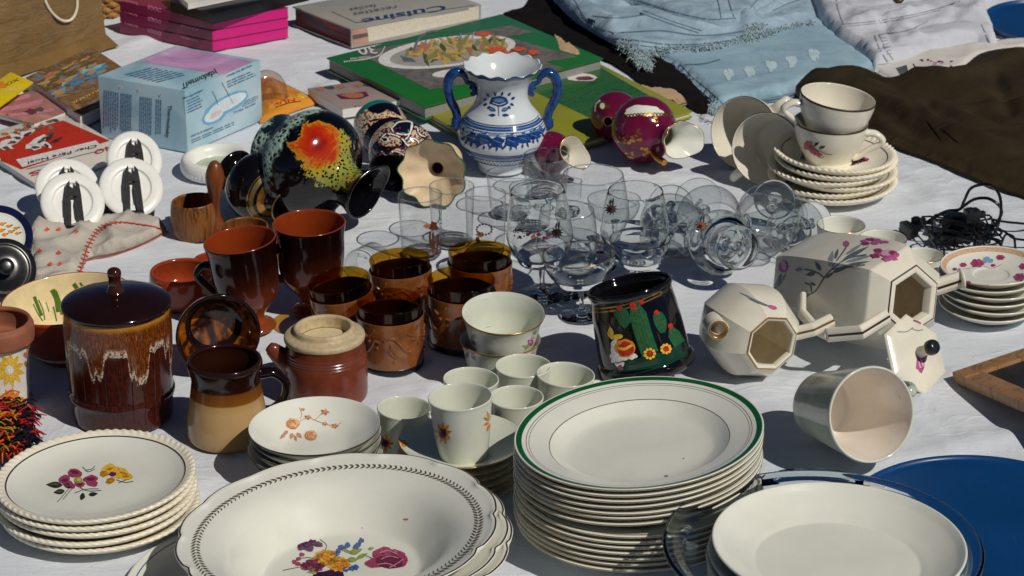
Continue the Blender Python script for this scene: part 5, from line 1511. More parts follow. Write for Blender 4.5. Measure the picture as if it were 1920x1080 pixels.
gl('tumbler', 'tall clear tumbler in front of the small cream and crimson jug', (1024, 366), tumbler(43, 38, 74), floor=8)
gl('tumbler', 'narrow clear shot glass among the snifters', (1070, 402), tumbler(21, 17, 62), floor=12)
gl('tumbler', 'clear tumbler lowered behind the lettered snifter', (996, 430), tumbler(42, 36, 78), floor=8)
def portes(b, M, u):
    mk = b.mark
    mk(text('PORTES', 970, 419, (13.5, 1), (-.3, -14), 44), 4)
    mk(text('de CALLES', 962, 436, (13.5, 1), (-.3, -13), 56), 4)
    for x, y, s in [(990,440,4),(1000,444,5),(1010,440,4),(1020,446,4),(975,444,3),(1030,440,4)]: mk([blob(x, y, s, s*.8, x)], 3 if s > 4 else 7)
    for k in range(12): mk([blob(965 + k*6, 442 + 5*math.sin(k), 1.6, 1.6, k)], 4)
    mk(text('CORREZE', 984, 392, (9, -1), (0, -9), 38), 4)
ST = 'clear stemmed glasses'
gl('snifter', 'brandy snifter with printed lettering, nearest the amber glasses', (1018, 553), snifter(58, 62, 50, 194), stem=stemp(50, 58), floor=62, decor=portes, right=-3, group=ST, solid=True)
gl('snifter', 'brandy snifter at the back right of the upright glasses with a wide plain mouth', (1110, 500), snifter(52, 68, 56, 170), stem=stemp(46, 52), floor=56, group=ST)
def emb(x, y):
    def f(b, M, u):
        mk = b.mark
        for k in range(11):
            a = k*.57; mk([leafp(x, y, x + 13*math.cos(a), y + 12*math.sin(a), 2)], 4)
        mk([blob(x, y, 8, 7, int(x), 14, .2)], 3, .0006); mk([blob(x-2, y+1, 4, 4, int(x)+1, 14, .2)], 6, .0008)
        mk([leafp(x+2, y-8, x+5, y-22, 2)], 4); mk([leafp(x-3, y-8, x+1, y-20, 2)], 4)
    return f
gl('snifter', 'brandy snifter with a brown flower emblem below its rim', (1188, 532), snifter(52, 64, 51, 172), stem=stemp(48, 52), floor=56, decor=emb(1146, 392), group=ST, solid=True)
gl('snifter', 'brandy snifter with pink flower emblem half behind the champagne coupe', (1062, 548), snifter(48, 58, 50, 152), stem=stemp(46, 48), floor=52, decor=emb(1044, 436), group=ST)
gl('coupe', 'wide champagne coupe with worn gilt rim in the front of the glasses', (1092, 590), coupe(56, 68, 112), stem=stemp(46, 56, 4.5), floor=59, right=-4, away=1, gilt=True, group=ST, solid=True)
gl('coupe', 'wide champagne coupe with plain rim behind the black cactus mug', (1202, 556), coupe(58, 57, 108), stem=stemp(46, 58, 4.5), floor=61, right=-2, group=ST, solid=True)
LG = 'clear glasses lying on their side'
def lieg(lab, foot, ax, R1, Rm, h, hb, rf, decor=None, xpx=(1, 0), solid=False):
    return gl('lying_snifter', lab, foot, snifter(hb, R1, Rm, h), stem=stemp(rf, hb), floor=hb+4, axis=ax, decor=decor, group=LG, xpx=xpx, solid=solid)
lieg('clear snifter lying with its round foot toward the viewer, small mark inside', (1384, 464), axdir(-40, -16, -150), 60, 48, 160, 52, 41, emb(1316, 424), solid=True)
lieg('clear snifter lying with its foot up behind the round foot one', (1308, 376), axdir(22, 52, 160), 58, 46, 160, 56, 44)
lieg('clear snifter lying farthest left of the fallen glasses, beside the flower emblem snifter', (1258, 384), axdir(-10, 60, 150), 54, 44, 140, 46, 40)
lieg('clear snifter lying just below the roped saucers', (1452, 374), axdir(-26, 50, 150), 60, 48, 156, 52, 38)
lieg('clear snifter lying with its mouth to the left, in front of the small white cups', (1490, 440), axdir(-84, -30, 150), 54, 44, 150, 50, 36)
gl('lying_flute', 'slim clear glass lying across the fallen glasses toward the small white cups', (1396, 418), [(0,2),(12,2),(17,8),(20,40),(22,90),(20,120)], floor=8, axis=axdir(110, -14, 128), group=LG)
gl('lying_tumbler', 'clear glass lying on its side behind the leftmost amber glass', (672, 500), tumbler(34, 31, 80), floor=8, axis=axdir(26, -14, -90), group=LG)
lieg('clear snifter lying across between the upright emblem snifter and the fallen glasses', (1236, 420), axdir(60, 22, 150), 52, 42, 140, 46, 38)
lieg('clear snifter lying against the small white cups at the right end of the fallen glasses', (1526, 414), axdir(-70, 24, 150), 50, 40, 136, 44, 36)
gl('coupe', 'plain champagne coupe standing behind the lettered snifter, in front of the crimson jugs', (1150, 470), coupe(54, 50, 96), stem=stemp(40, 54, 4.5), floor=57, group=ST)
# ------------------------------------------------------------------ books, boxes, bag
SHEAR = Matrix.Identity(4)
def slab(pA, pB, pD, zt, th):
    """box whose top face has corners A, B, D seen at those pixels at height zt (metres); th: thickness.
    returns matrix (origin at the middle of the underside) and size"""
    A, B, D = P(*pA, zt), P(*pB, zt), P(*pD, zt)
    global SHEAR
    ex = B - A; ey = D - A
    lx = ex.length; ex.normalize(); sk = ey.dot(ex); ey2 = ey - ex * sk; ly = ey2.length; ey2.normalize()
    ctr = A + (B - A) / 2 + (D - A) / 2
    SHEAR = Matrix.Identity(4)
    SHEAR[0][1] = sk / ly * (1 if ex.cross(ey2).z > 0 else -1)      # worn books and boxes are not quite square
    ez = Vector((0, 0, 1))
    if ex.cross(ey2).z < 0: ey_ = -ey2
    else: ey_ = ey2
    M = Matrix((ex, ey_, ez)).transposed().to_4x4(); M.translation = Vector((ctr.x, ctr.y, zt - th))
    return M, lx, ly
def book(name, label, cat, A, B, D, zt, th, cover, pages, decor=None, hard=True, spine=None, extra=(), group=None, bev=.0008):
    """cover > boards and spine; page block. spine: one of -x +x -y +y (local side that is bound) or None"""
    M, lx, ly = slab(A, B, D, zt, th)
    e = empty(name, M, label, cat, group)
    ct = .0022 if hard else .0005
    b = MB()
    b.box((0, 0, th - ct/2), (lx, ly, ct), 0, SHEAR, min(bev, ct*.4)); b.box((0, 0, ct/2), (lx, ly, ct), 0, SHEAR, min(bev, ct*.4))
    if spine:
        s, ax = (1 if spine[0] == '+' else -1), spine[1]
        if ax == 'x': b.box((s*(lx/2 - ct/2), 0, th/2), (ct, ly - .0004, th - 2*ct - .0004), 0, SHEAR)
        else: b.box((0, s*(ly/2 - ct/2), th/2), (lx - .0004, ct, th - 2*ct - .0004), 0, SHEAR)
    b.freeze(M)
    if decor: decor(b, M)
    b.build('cover', [cover, *extra], e, None, 40)
    ins = .003 if hard else .0006
    p = MB(); p.box((0, 0, th/2), (lx - 2*ins, ly - 2*ins, th - 2*ct - .0002), 0, SHEAR)
    p.build('pages', pages, e)
    return e
def pagem(name, cl, freq=2600):
    m = NT(name); x = m.xyz()
    f = m.noise(1.0, 3, .7, m.comb(m.math('MULTIPLY', x[0], 8), m.math('MULTIPLY', x[1], 8), m.math('MULTIPLY', x[2], freq)))
    d = tuple(v*.72 for v in cl[:3]) + (1,)
    m.bump(f, .3, .0006)
    return m.fin(m.ramp(f, [(.35, d), (.6, cl)]), .8, .2)
PG = pagem('cream_page_edges', c('d8d2c0', 1.1)); PGW = pagem('white_page_edges', c('dcdcd8', 1.1)); PGG = pagem('grey_page_edges', c('8f908c', 1.1))
plain = lambda n, hx, r=.3, v=.06: simple(n, c(hx, 1.1), r, .5, var=v, vs=25)

# green cookbook with a dish of salad
def dec_green(b, M):
    mk = b.mark
    def grid(q, mi, n=6, eps=.0003):
        (x0,y0),(x1,y1),(x2,y2),(x3,y3) = q
        for i in range(n):
            for j in range(n):
                f = lambda a, d: ((x0*(1-a)+x1*a)*(1-d)+(x3*(1-a)+x2*a)*d, (y0*(1-a)+y1*a)*(1-d)+(y3*(1-a)+y2*a)*d)
                mk([[f(i/n,j/n), f((i+1)/n,j/n), f((i+1)/n,(j+1)/n), f(i/n,(j+1)/n)]], mi, eps)
    grid([(640,84),(908,36),(1190,110),(806,168)], 1)
    mk([ell(838,98,130,28,-7,30)], 2, .0006); mk([ell(842,99,112,22,-7,30)], 3, .0008)
    rd = random.Random(4)
    for k in range(150):
        t = rd.random()*6.28; d = rd.random()**.5
        x, y = 858 + 96*d*math.cos(t), 94 + 19*d*math.sin(t) - 8*d*math.cos(t)*.9
        mk([blob(x, y, 4+rd.random()*10, 2+rd.random()*3, k, 9, .4, rd.random()*180)], rd.choice([4,4,4,4,5,5,7,3,9,4]), .0009 + k*.000004)
    for x, y, rx, ry in [(930,96,16,6),(945,102,12,5),(972,94,14,4),(1000,100,10,5),(905,66,14,4)]: mk([blob(x, y, rx, ry, x)], 6, .0018)
    mk(stroke([(776,98),(784,78),(800,64),(820,60)], 4), 8, .002)
    for k in range(6): mk(stroke([(752+k*4,106+k),(760+k*4,118)], 1.2), 8, .002)
    mk([ell(842,138,32,7,-6)], 2, .0006)
    # number badge, upside down for the viewer
    mk([ell(668,92,54,18,-4,26)], 0, .0008)
    mk(stroke([(722,88),(714,102),(692,111),(664,115)], 1.4), 2, .001)
    mk(text('30', 704, 86, (-37, 3), (10, 22), None), 2, .0011)
    mk(text('minutes maxi', 694, 106, (-7, .8), (1, 6)), 2, .0011)
    for k in range(16): mk([ell(646 + k*4.6, 117 - k*.5 - (k/16)**3*6, 1.4, 1.4)], 2, .0012)
    mk(text('Recettes express', 898, 34, (-9, 1.4), (1.5, 6), 70), 2, .0011)
GC = plain('green_cover', '1f6b2c', .25); SAL = [printed('slate_photo_print', [(.3, c('54504c')), (.6, c('7d776f')), (.75, c('6a645c'))], 60, 1, .25), M_['p_whitep'], simple('pale_plate_print', c('a8a49c'), .3), simple('pasta_print', c('c2a45a', 1.1), .3), simple('lettuce_print', c('8f8a4a'), .3), M_['p_redl'], simple('ham_print', c('b87a5a'), .3), M_['p_grey'], M_['p_leaf'], M_['p_yellow']]
book('cookbook', 'large green hardcover cookbook with a salad dish photo and the number 30', 'book', (612, 108), (940, 26), (796, 200), .026, .020, GC, PGG, dec_green, True, None, SAL)
# second big book below, green and olive
def dec_olive(b, M):
    mk = b.mark
    def quad(q, mi, n=8, eps=.0003):
        (x0,y0),(x1,y1),(x2,y2),(x3,y3) = q
        for i in range(n):
            for j in range(n):
                f = lambda a, d: ((x0*(1-a)+x1*a)*(1-d)+(x3*(1-a)+x2*a)*d, (y0*(1-a)+y1*a)*(1-d)+(y3*(1-a)+y2*a)*d)
                mk([[f(i/n,j/n), f((i+1)/n,j/n), f((i+1)/n,(j+1)/n), f(i/n,(j+1)/n)]], mi, eps)
    quad([(960,152),(1118,122),(1218,180),(1108,222)], 1)
    mk([blob(1095,146,28,8,4,14,.2)], 2, .0006); mk([blob(1096,148,16,4,6,14,.2)], 3, .0009)
    mk(text('Recettes', 1082, 130, (-10, 1.6), (1, 7), 44), 2, .0006)
    mk(text('30', 827, 198, (-11, 2), (2, 8)), 2, .0006)
OC = simple('olive_cover', c('8a8c26', 1.1), .3, var=.08, vs=20)
book('cookbook', 'olive and dark green cookbook lying under the green one beside the vase', 'book', (792, 206), (1122, 118), (960, 306), .010, .0095, OC, PG, dec_olive, True, None, [printed('green_photo_print', [(.3, c('1c5226')), (.55, c('2c6a34')), (.7, c('4c5a2c'))], 40, 2, .25, 4, (1, 3, 1)), M_['p_whitep'], M_['p_rosed']])
# thick cuisine book
def dec_cui(b, M):
    mk = b.mark
    mk(text('Cuisine', 836, 9, (-30, 5.2), (6, 14), 160), 1, .0005)
    mk(text('Cuisine', 834.6, 9.4, (-30, 5.2), (6, 14), 160), 1, .0006)
    mk(text('recettes', 744, 10, (-17, 3), (4, 10), 84), 2, .0005)
    mk(text('faciles', 704, 8, (-14, 2.4), (3.4, 8), 50), 2, .0005)
    mk([[(661,57),(898,11),(897,35),(664,84)]], 3, .0004); mk([[(660,57),(688,52),(691,78),(663,84)]], 4, .0006); mk([[(661,66),(689,61),(690,68),(662,74)]], 2, .0008)
    for p in ([(622,22),(668,43)], [(668,43),(890,10)]): mk(stroke(p, 1.2, 2), 2, .0004)
def stripes():
    m = NT('marbled_page_edges'); x = m.xyz()
    v = m.comb(m.math('MULTIPLY', x[0], 5), m.math('MULTIPLY', x[1], 5), m.math('MULTIPLY', x[2], 70))
    f = m.noise(1, 3, .5, v, .3)
    return m.fin(m.ramp(f, [(.34, c('4a2a2a')), (.45, c('70302c', 1.1)), (.52, c('4c5262')), (.6, c('8c4438', 1.1)), (.7, c('5c4a52'))]), .7, .3)
book('thick_recipe_book', 'thick grey covered recipe book titled Cuisine with reddish page edges', 'book', (658, 54), (902, 8), (548, 12), .030, .030, plain('grey_cover', '9c9a92', .35), stripes(), dec_cui, True, '-y', [simple('navy_lettering', c('23406e', 1.1), .3), simple('grey_lettering', c('5c6068'), .3), simple('cream_page_block', c('cfc8b4', 1.1), .7, .3, var=.1, vs=300), simple('salmon_page_tab', c('c08a74', 1.1), .6)])
# small booklet
def dec_boo(b, M):
    mk = b.mark
    mk([[(630,178),(686,172),(692,180),(676,186),(640,186)]], 1, .0005); mk([blob(662,180,22,5,3,14,.2)], 2, .0008)
    mk(text('Muffins', 722, 189, (-12, 2), (2, 6), 60), 2, .0005)
    for x, y in [(600,167),(618,165),(640,163),(672,161),(690,160)]: mk([blob(x, y, 9, 3, x)], 3 if x % 4 else 2, .0005)
    mk([[(718,193),(752,182),(744,191),(730,194)]], 4, .0006)
book('recipe_booklet', 'small pinkish grey recipe booklet in front of the green cookbook', 'booklet', (642, 204), (760, 186), (576, 166), .016, .014, plain('pinkish_grey_cover', '9a8a84', .3), PGW, dec_boo, False, None, [M_['p_rosed'], M_['p_peachd'], M_['p_greyd'], M_['p_red']])
# magenta cases, black case and white book
for i in range(3):
    def dec_dogs(b, M, i=i):
        yy = 68 - i * 21.5
        b.mark(text('DOGS', 303, yy - 8, (-10, -2.6), (-1, 9), 26), 1, .0005)
        b.mark(text('Schools', 259, yy - 19, (-7, -1.9), (-.8, 6), 26), 2, .0005)
        b.mark(text('Retriever', 372, yy + 7, (-7, -1.6), (-.8, 6), 34), 2, .0005)
        b.mark(stroke([(228, yy-5), (396, yy+36)], 1, 2), 2, .0004)
    zt = .0158 * (i + 1)
    book('disc_case', ['lowest of the three magenta disc cases titled DOGS', 'middle magenta disc case titled DOGS', 'uppermost magenta disc case titled DOGS, under the black case'][i], 'case',
         (398, 96 - 18 - i*20), (541, 52 - i*19), (224, 42 - i*20), zt, .0155, plain('magenta_case_spine', '7c2048', .25, .12), plain('bright_pink_sleeve', 'c81878', .35), dec_dogs, False, '-x', [M_['p_pinkl'], M_['p_rosel']], 'magenta cases titled DOGS')
for i, (n_, lab, A, B, D, zt, th, cv, pg, hard) in enumerate([
    ('black_case', 'black glossy case lying on the magenta disc cases', (400, 26), (580, -18), (318, 2), .0632, .0155, plain('glossy_black_case', '16161a', .2, .3), plain('glossy_black_case_edge', '1a1a1e', .2, .3), False),
    ('white_book', 'white paged book lying on the black case', (352, 6), (500, -24), (318, -22), .0732, .0095, plain('white_card_cover', 'd2cec4', .4), PGW, False)]):
    book(n_, lab, 'case' if i == 0 else 'book', A, B, D, zt, th, cv, pg, None, hard)
# pale blue carton of a baby article
def carton():
    zt = .086
    M, lx, ly = slab((346, 170), (488, 112), (183, 142), zt, zt)
    e = empty('carton', M, 'pale blue product carton with printed notes and handwriting, pink picture on top', 'carton')
    m = NT('pale_blue_carton_print'); f = m.noise(13, 4, .5, None, .6); x = m.xyz()
    cl = m.ramp(f, [(.3, c('86aec0', 1.05)), (.5, c('a4c2ce', 1.06)), (.72, c('c4d2d8', 1.06))])
    base_ = m.fin(cl, .3, .5)
    b = MB(); b.box((0, 0, zt/2), (lx, ly, zt), 0, SHEAR, .0012)
    b.freeze(M); mk = b.mark
    def quad(q, mi, n=8, eps=.0003):
        (x0,y0),(x1,y1),(x2,y2),(x3,y3) = q
        for i in range(n):
            for j in range(n):
                g = lambda a, d: ((x0*(1-a)+x1*a)*(1-d)+(x3*(1-a)+x2*a)*d, (y0*(1-a)+y1*a)*(1-d)+(y3*(1-a)+y2*a)*d)
                mk([[g(i/n,j/n), g((i+1)/n,j/n), g((i+1)/n,(j+1)/n), g(i/n,(j+1)/n)]], mi, eps)
    quad([(262,116),(340,84),(482,112),(420,140)], 1)
    quad([(228,104),(312,78),(338,84),(256,115)], 6)
    mk(stroke([(254,116),(300,98),(336,85)], 3), 7, .0006)
    mk([blob(238,110,14,5,3,14,.3)], 5, .0006); mk([blob(290,92,26,5,4,14,.15,-18)], 8, .0006)
    mk(lines(232, 140, (60, -16), (66, 16), 8, 3, .42, .12), 2, .0005)
    mk(text('Thermobaby', 340, 158, (17, -7), (3, 15), 72), 3, .0008)
    # left face: columns of small print
    for k, (x0, wd) in enumerate([(194, 30), (226, 22), (262, 24), (292, 12)]):
        mk(lines(x0, 168 + (x0-190)*.17, (-1.5, 78), (wd, wd*.17), 7 if wd > 20 else 3, 10+k, .45, .05), 2, .0005)
    for x, y in [(226,163),(260,168),(301,178)]: mk([ell(x, y, 3, 4)], 4, .0005); mk([ell(x, y, 1.4, 2)], 5, .0008)
    mk(text('Thermobaby', 316, 196, (-1, 12), (10, 1.6), 62), 3, .0006)
    # right face
    mk(text('Bain ergonomique', 343, 186, (7, -3.2), (.2, 7), 40), 2, .0006) if 0 else mk(text('Bien ergonomique', 343, 187, (7, -3.2), (.2, -7), 40), 2, .0006)
    mk(text('Coussin très absorbant', 424, 145, (7, -3.1), (.2, -7), 52), 2, .0006)
    mk(lines(344, 190, (36, -16), (4, 26), 5, 31, .4, .1), 2, .0005)
    mk(lines(424, 152, (54, -23), (3, 14), 3, 32, .4, .1), 2, .0005)
    mk(lines(460, 188, (28, -12), (-8, 14), 3, 36, .4, .12), 2, .0005); mk(text('Très facile', 437, 214, (6, -2.7), (.2, -6), 46), 2, .0006)
    mk(text('Idéal de la naissance', 357, 258, (7, -3), (.2, -7), 46), 2, .0006); mk(lines(358, 262, (88, -38), (1, 8), 2, 35, .4, .08), 2, .0005)
    mk([blob(424,196,46,16,3,20,.06,-28)], 9, .0005); mk([ell(402,216,26,14,-30)], 9, .0006); mk([ell(426,194,40,11,-28)], 4, .0008); mk([ell(400,216,20,10,-30)], 4, .0009)
    for k in range(24): mk([ell(394 + (k % 6)*3.2 + (k//6), 222 - (k//6)*3 - (k % 6)*1.4, .9, .9)], 5, .0011)
    for p in ([(397,170),(404,184),(408,198)], [(415,154),(426,174),(436,194)]): mk(stroke(p, .9), 2, .0009)
    b.build('box_walls', [base_, printed('pink_photo_print', [(.3, c('a878a8', 1.1)), (.55, c('c89cc4', 1.1)), (.7, c('d4b8d4', 1.1))], 14, 1, .3), simple('blue_small_print', c('3a6a92'), .4), simple('black_pen', c('14161c'), .5), simple('pale_print', c('cfd8da', 1.1), .3), M_['p_rosel'], simple('grey_beige_print', c('a09a90', 1.1), .3), M_['p_rosed'], simple('aqua_print', c('5a9aa0', 1.1), .3), simple('sky_print', c('6aa4c8', 1.1), .3)], e, None, 40)
carton()
# magazines and comics at the left
def mag(name, label, A, B, D, zt, th, cover, decor=None, extra=(), cat='magazine', pages=None):
    book(name, label, cat, A, B, D, zt, th, cover, pages or PGW, decor, False, None, extra)
def dec_comic(b, M):
    mk = b.mark
    rd = random.Random(8)
    for k in range(110):
        a, d = rd.random(), rd.random()
        x = 60 + 110*a + 78*d*.6 - 10; y = 158 - 60*a + 40*d*.6 + 6
        top = d < .55
        mk([blob(x, y, 3+rd.random()*11, 1.5+rd.random()*2.6, k, 9, .45, -25)], rd.choice([1,2,2,3,3,5]) if top else rd.choice([4,4,7,2,4]), .0004 + k*.000003)
    mk(text('RHONE', 185, 168, (-16, 8), (3, 6), 58), 8, .0012)
mag('comic_album', 'colourful comic album with brown and blue cowboy cover between the paper bag and the carton', (48, 145), (172, 88), (150, 218), .020, .018, printed('comic_cover_print', [(.3, c('3c8ab0', 1.05)), (.42, c('8a6a4a')), (.55, c('5f4632')), (.66, c('b08a5a')), (.8, c('8fb0b4'))], 22, 2.5, .2), dec_comic,
    [M_['p_peachd'], simple('tan_print', c('a8895e', 1.1), .3), simple('umber_print', c('5e4630'), .3), simple('azure_print', c('2a86b4', 1.1), .3), M_['p_leaf'], M_['p_whitep'], simple('aqua_pale_print', c('8ab8b4', 1.1), .3), M_['p_yellow']], 'comic book')
def dec_pink(b, M):
    mk = b.mark
    for p, w_ in [([(0,190),(30,186),(56,180)], 8), ([(0,206),(40,200),(80,190)], 9), ([(10,218),(60,212),(100,206)], 6)]: mk(stroke(p, w_), 1, .0004)
    mk([blob(58,210,12,5,3,14,.3)], 2, .0007); mk([blob(76,206,8,5,4,14,.3)], 3, .0008)
mag('pink_magazine', 'flesh pink magazine under the yellow leaflet at the left edge', (-40, 205), (58, 170), (64, 232), .012, .006, printed('skin_photo_print', [(.3, c('8a5a54', 1.1)), (.55, c('b07e74', 1.1)), (.75, c('c8a090', 1.1))], 10, 1.5, .2), dec_pink, [M_['p_rosel'], M_['p_rosed'], M_['p_greyd']])
def dec_leaflet(b, M):
    b.mark(text('XO', 34, 146, (-15, 7), (4, 7), 26), 1, .0005); b.mark(lines(4, 172, (34, -15), (4, 6), 2, 3, .5, .12), 2, .0005)
    b.mark([blob(0,160,12,7,2,12,.2)], 3, .0005)
mag('yellow_leaflet', 'bright yellow leaflet with small lettering at the left edge', (-45, 180), (20, 135), (-2, 200), .026, .002, simple('yellow_card', c('dcc210', 1.1), .3, var=.06), dec_leaflet, [M_['p_ink'], simple('pale_yellow_print', c('d8cc80', 1.1), .3), M_['p_orange']], 'leaflet', simple('yellow_card_edge', c('c8b020'), .4))
def dec_red(b, M):
    mk = b.mark
    def quad(q, mi, n=9, eps=.0003):
        (x0,y0),(x1,y1),(x2,y2),(x3,y3) = q
        for i in range(n):
            for j in range(n):
                g = lambda a, d: ((x0*(1-a)+x1*a)*(1-d)+(x3*(1-a)+x2*a)*d, (y0*(1-a)+y1*a)*(1-d)+(y3*(1-a)+y2*a)*d)
                mk([[g(i/n,j/n), g((i+1)/n,j/n), g((i+1)/n,(j+1)/n), g(i/n,(j+1)/n)]], mi, eps)
    quad([(-60,276),(118,226),(206,264),(40,318)], 1)
    quad([(30,300),(180,264),(188,272),(42,314)], 2, 6, .0006)
    rd = random.Random(3)
    for k in range(26): mk([blob(2 + rd.random()*105, 252 - rd.random()*6 - k*1.2*.9 + 2, 6, 3, k, 10, .4)], rd.choice([3,4,5]), .0005)
    for x, y, rx, ry, ro in [(50,250,16,5,-15),(74,264,18,7,-20),(30,258,12,5,10),(90,258,14,4,-30),(64,276,14,6,0),(20,266,16,6,-12),(84,272,12,5,20),(104,264,12,2,-24),(8,276,16,6,0)]:
        mk([blob(x, y, rx, ry, int(x), 12, .35, ro)], 2 if ry > 4 else 6, .0008); mk([blob(x+3, y+2, rx*.5, ry*.45, int(x)+5, 10, .4, ro)], 6 if ry < 6 else 5, .0011)
    mk(text('Cher Père Noël', 182, 272, (-12, 3.0), (2, 7), 134), 6, .0012)
    mk(text('ELLE', 52, 280, (-14, 3.5), (2, 6), 44), 6, .0013) if 0 else None
    mk(text('NO', 214, 272, (-22, 7), (6, 10), 40), 1, .0012); mk(text('IS', 92, 314, (-24, 7), (6, 10), 40), 1, .0012)
    mk(stroke([(50,318),(120,300),(196,281)], 1), 3, .0009)
mag('christmas_magazine', 'red and white magazine with a white title strip in front of the white oval dishes', (-60, 262), (116, 208), (66, 344), .009, .0075, simple('white_glossy_cover', c('d4cec4', 1.1), .22, var=.05), dec_red, [simple('red_print', c('b8241a', 1.1), .25), M_['p_whitep'], M_['p_grey'], M_['p_peachd'], M_['p_greyd'], M_['p_ink'], M_['p_yellow']])
# orange packet
def packet():
    b = MB()
    pts = [(480,215),(484,150),(510,148),(590,188),(592,196),(560,206),(520,222),(488,232)]
    z = lambda x, y: .006 + .006*math.sin((x-480)/110*PI)
    poly_sheet = [(P(x, y, 0), z(x, y)) for x, y in pts]
    ctr = sum((p for p, _ in poly_sheet), Vector()) / len(pts)
    M = Matrix.Translation((ctr.x, ctr.y, 0))
    N = 10
    vs = [Vector((0, 0, .016))]; n = len(pts)
    for k in range(1, N+1):
        for p, zz in poly_sheet:
            q = (p - ctr) * (k/N); vs.append(Vector((q.x, q.y, .002 + .014*math.cos(k/N*PI/2)**.8 + .0012*math.sin(q.x*260+q.y*190))))
    for p, _ in poly_sheet: vs.append(Vector((p.x-ctr.x, p.y-ctr.y, .0)))
    fs = [[0, 1+i, 1+(i+1) % n] for i in range(n)]
    for k in range(N):
        for i in range(n): fs.append([1+k*n+i, 1+(k+1)*n+i, 1+(k+1)*n+(i+1) % n, 1+k*n+(i+1) % n])
    b.faces(vs, fs, 0)
    b.freeze(M); mk = b.mark
    mk(text('NUK', 553, 184, (-21, 4.5), (3.5, 8), 46), 1, .0006); mk(stroke([(516,202),(540,194),(564,190)], 1.5), 2, .0006)
    mk([blob(540,212,36,5,4,12,.2,-18)], 3, .0004); mk([blob(566,180,10,4,5,12,.2)], 3, .0004)
    e = empty('orange_packet', M, 'orange packet with red NUK lettering and a clear plastic top behind the carton', 'packet')
    b.build('pouch', [simple('orange_foil', c('cf8a2e', 1.1), .28, var=.18, vs=30), M_['p_red'], M_['p_ink'], M_['p_yellow']], e)
    s = MB(); uu = U(490, 180)
    Ml = M.inverted() @ (Matrix.Translation(P(500, 186, .02)))
    s.tube([(-.02, -.012, -.004), (-.014, 0, .014), (-.002, .01, .026), (.012, .018, .018), (.02, .022, -.006)], [.012, .013, .012, .011, .009], 16, 0, 6, 1.0)
    s.v = [Ml @ v for v in s.v]
    s.build('plastic_window', thin_glass('clear_plastic_film', (.88, .82, .74, 1), .55, .05, .12), e)
packet()
# paper carrier bag
def bag():
    m = NT('brown_kraft_paper'); f = m.noise(9, 5, .6, None, 2.5); g = m.noise(120, 3)
    x = m.xyz(); wr = m.noise(1, 5, .65, m.comb(m.math('MULTIPLY', x[0], 18), m.math('MULTIPLY', x[1], 18), m.math('MULTIPLY', x[2], 60)), 1.5)
    m.bump(wr, .6, .006)
    kraft = m.fin(m.ramp(f, [(.3, c('6e5836', 1.05)), (.7, c('84693f', 1.05))]), .42, .45)
    A, B = P(-70, 160, 0), P(205, 78, 0)
    ex = (B - A); L = ex.length; ex.normalize(); ey = Vector((-ex.y, ex.x, 0))
    M = Matrix((ex, ey, Vector((0, 0, 1)))).transposed().to_4x4(); M.translation = (A + B) / 2
    e = empty('paper_bag', M, 'brown kraft paper carrier bag with white cord handle standing at the back left', 'bag')
    b = MB(); W, D, Hh = L * .96, .07, .17
    NX, NZ = 26, 18
    def wall(f0):
        vs = [f0(i/NX, j/NZ) for j in range(NZ+1) for i in range(NX+1)]
        fs = [[j*(NX+1)+i, j*(NX+1)+i+1, (j+1)*(NX+1)+i+1, (j+1)*(NX+1)+i] for j in range(NZ) for i in range(NX)]
        b.faces(vs, fs, 0)
    nz = lambda a, k: .004 * noise.noise(Vector((a[0]*14+k, a[1]*9, k)))
    wall(lambda a, t: Vector((-W/2 + W*a, .012*t + nz((a, t), 1.0) - .003*math.sin(PI*a)*t, Hh*t)))
    wall(lambda a, t: Vector((W/2 - W*a, D - .012*t + nz((a, t), 5.0), Hh*t)))
    wall(lambda a, t: Vector((W/2 - .012*math.sin(PI*a)*t + nz((a, t), 8)*.3, .012*t + (D-.024*t)*a, Hh*t)))
    wall(lambda a, t: Vector((-W/2 + .012*math.sin(PI*a)*t, D - .012*t - (D-.024*t)*a, Hh*t)))
    b.faces([(-W/2, 0, .001), (W/2, 0, .001), (W/2, D, .001), (-W/2, D, .001)], [[0,1,2,3]], 0)
    b.build('bag_body', kraft, e)
    fl = MB()      # bottom fold lying out in front
    vs = []
    for i in range(21):
        a = i/20
        vs += [(-W/2+W*a, -.001, .012+.001*math.sin(9*a)), (-W/2+W*a+.004*math.sin(5*a), -.030-.004*math.sin(7*a), .003), (-W/2+W*a, -.030, .0015)]
    fs = [[i*3, i*3+1, i*3+4, i*3+3] for i in range(20)] + [[i*3+1, i*3+2, i*3+5, i*3+4] for i in range(20)]
    fl.faces(vs, fs, 0); fl.build('bottom_flap', kraft, e)
    h = MB()
    Mi = M.inverted()
    def onb(px, py, o=.004):
        d = ray(px, py); n_ = ey; t = (Vector((A.x, A.y, 0)) - n_*0 - CAM).dot(n_) / d.dot(n_)
        q = Mi @ (CAM + d*t); return (q.x, q.y - o + .012*q.z/Hh, q.z)
    h.tube([onb(84,-16), onb(88,6), onb(100,26), onb(118,39), onb(134,36), onb(144,18), onb(146,-6), onb(146,-20)], .0021, 10, 0, 6)
    h.build('cord_handle', simple('white_cord', c('d8cfbc', 1.1), .6, .3, var=.1, vs=300), e)
bag()
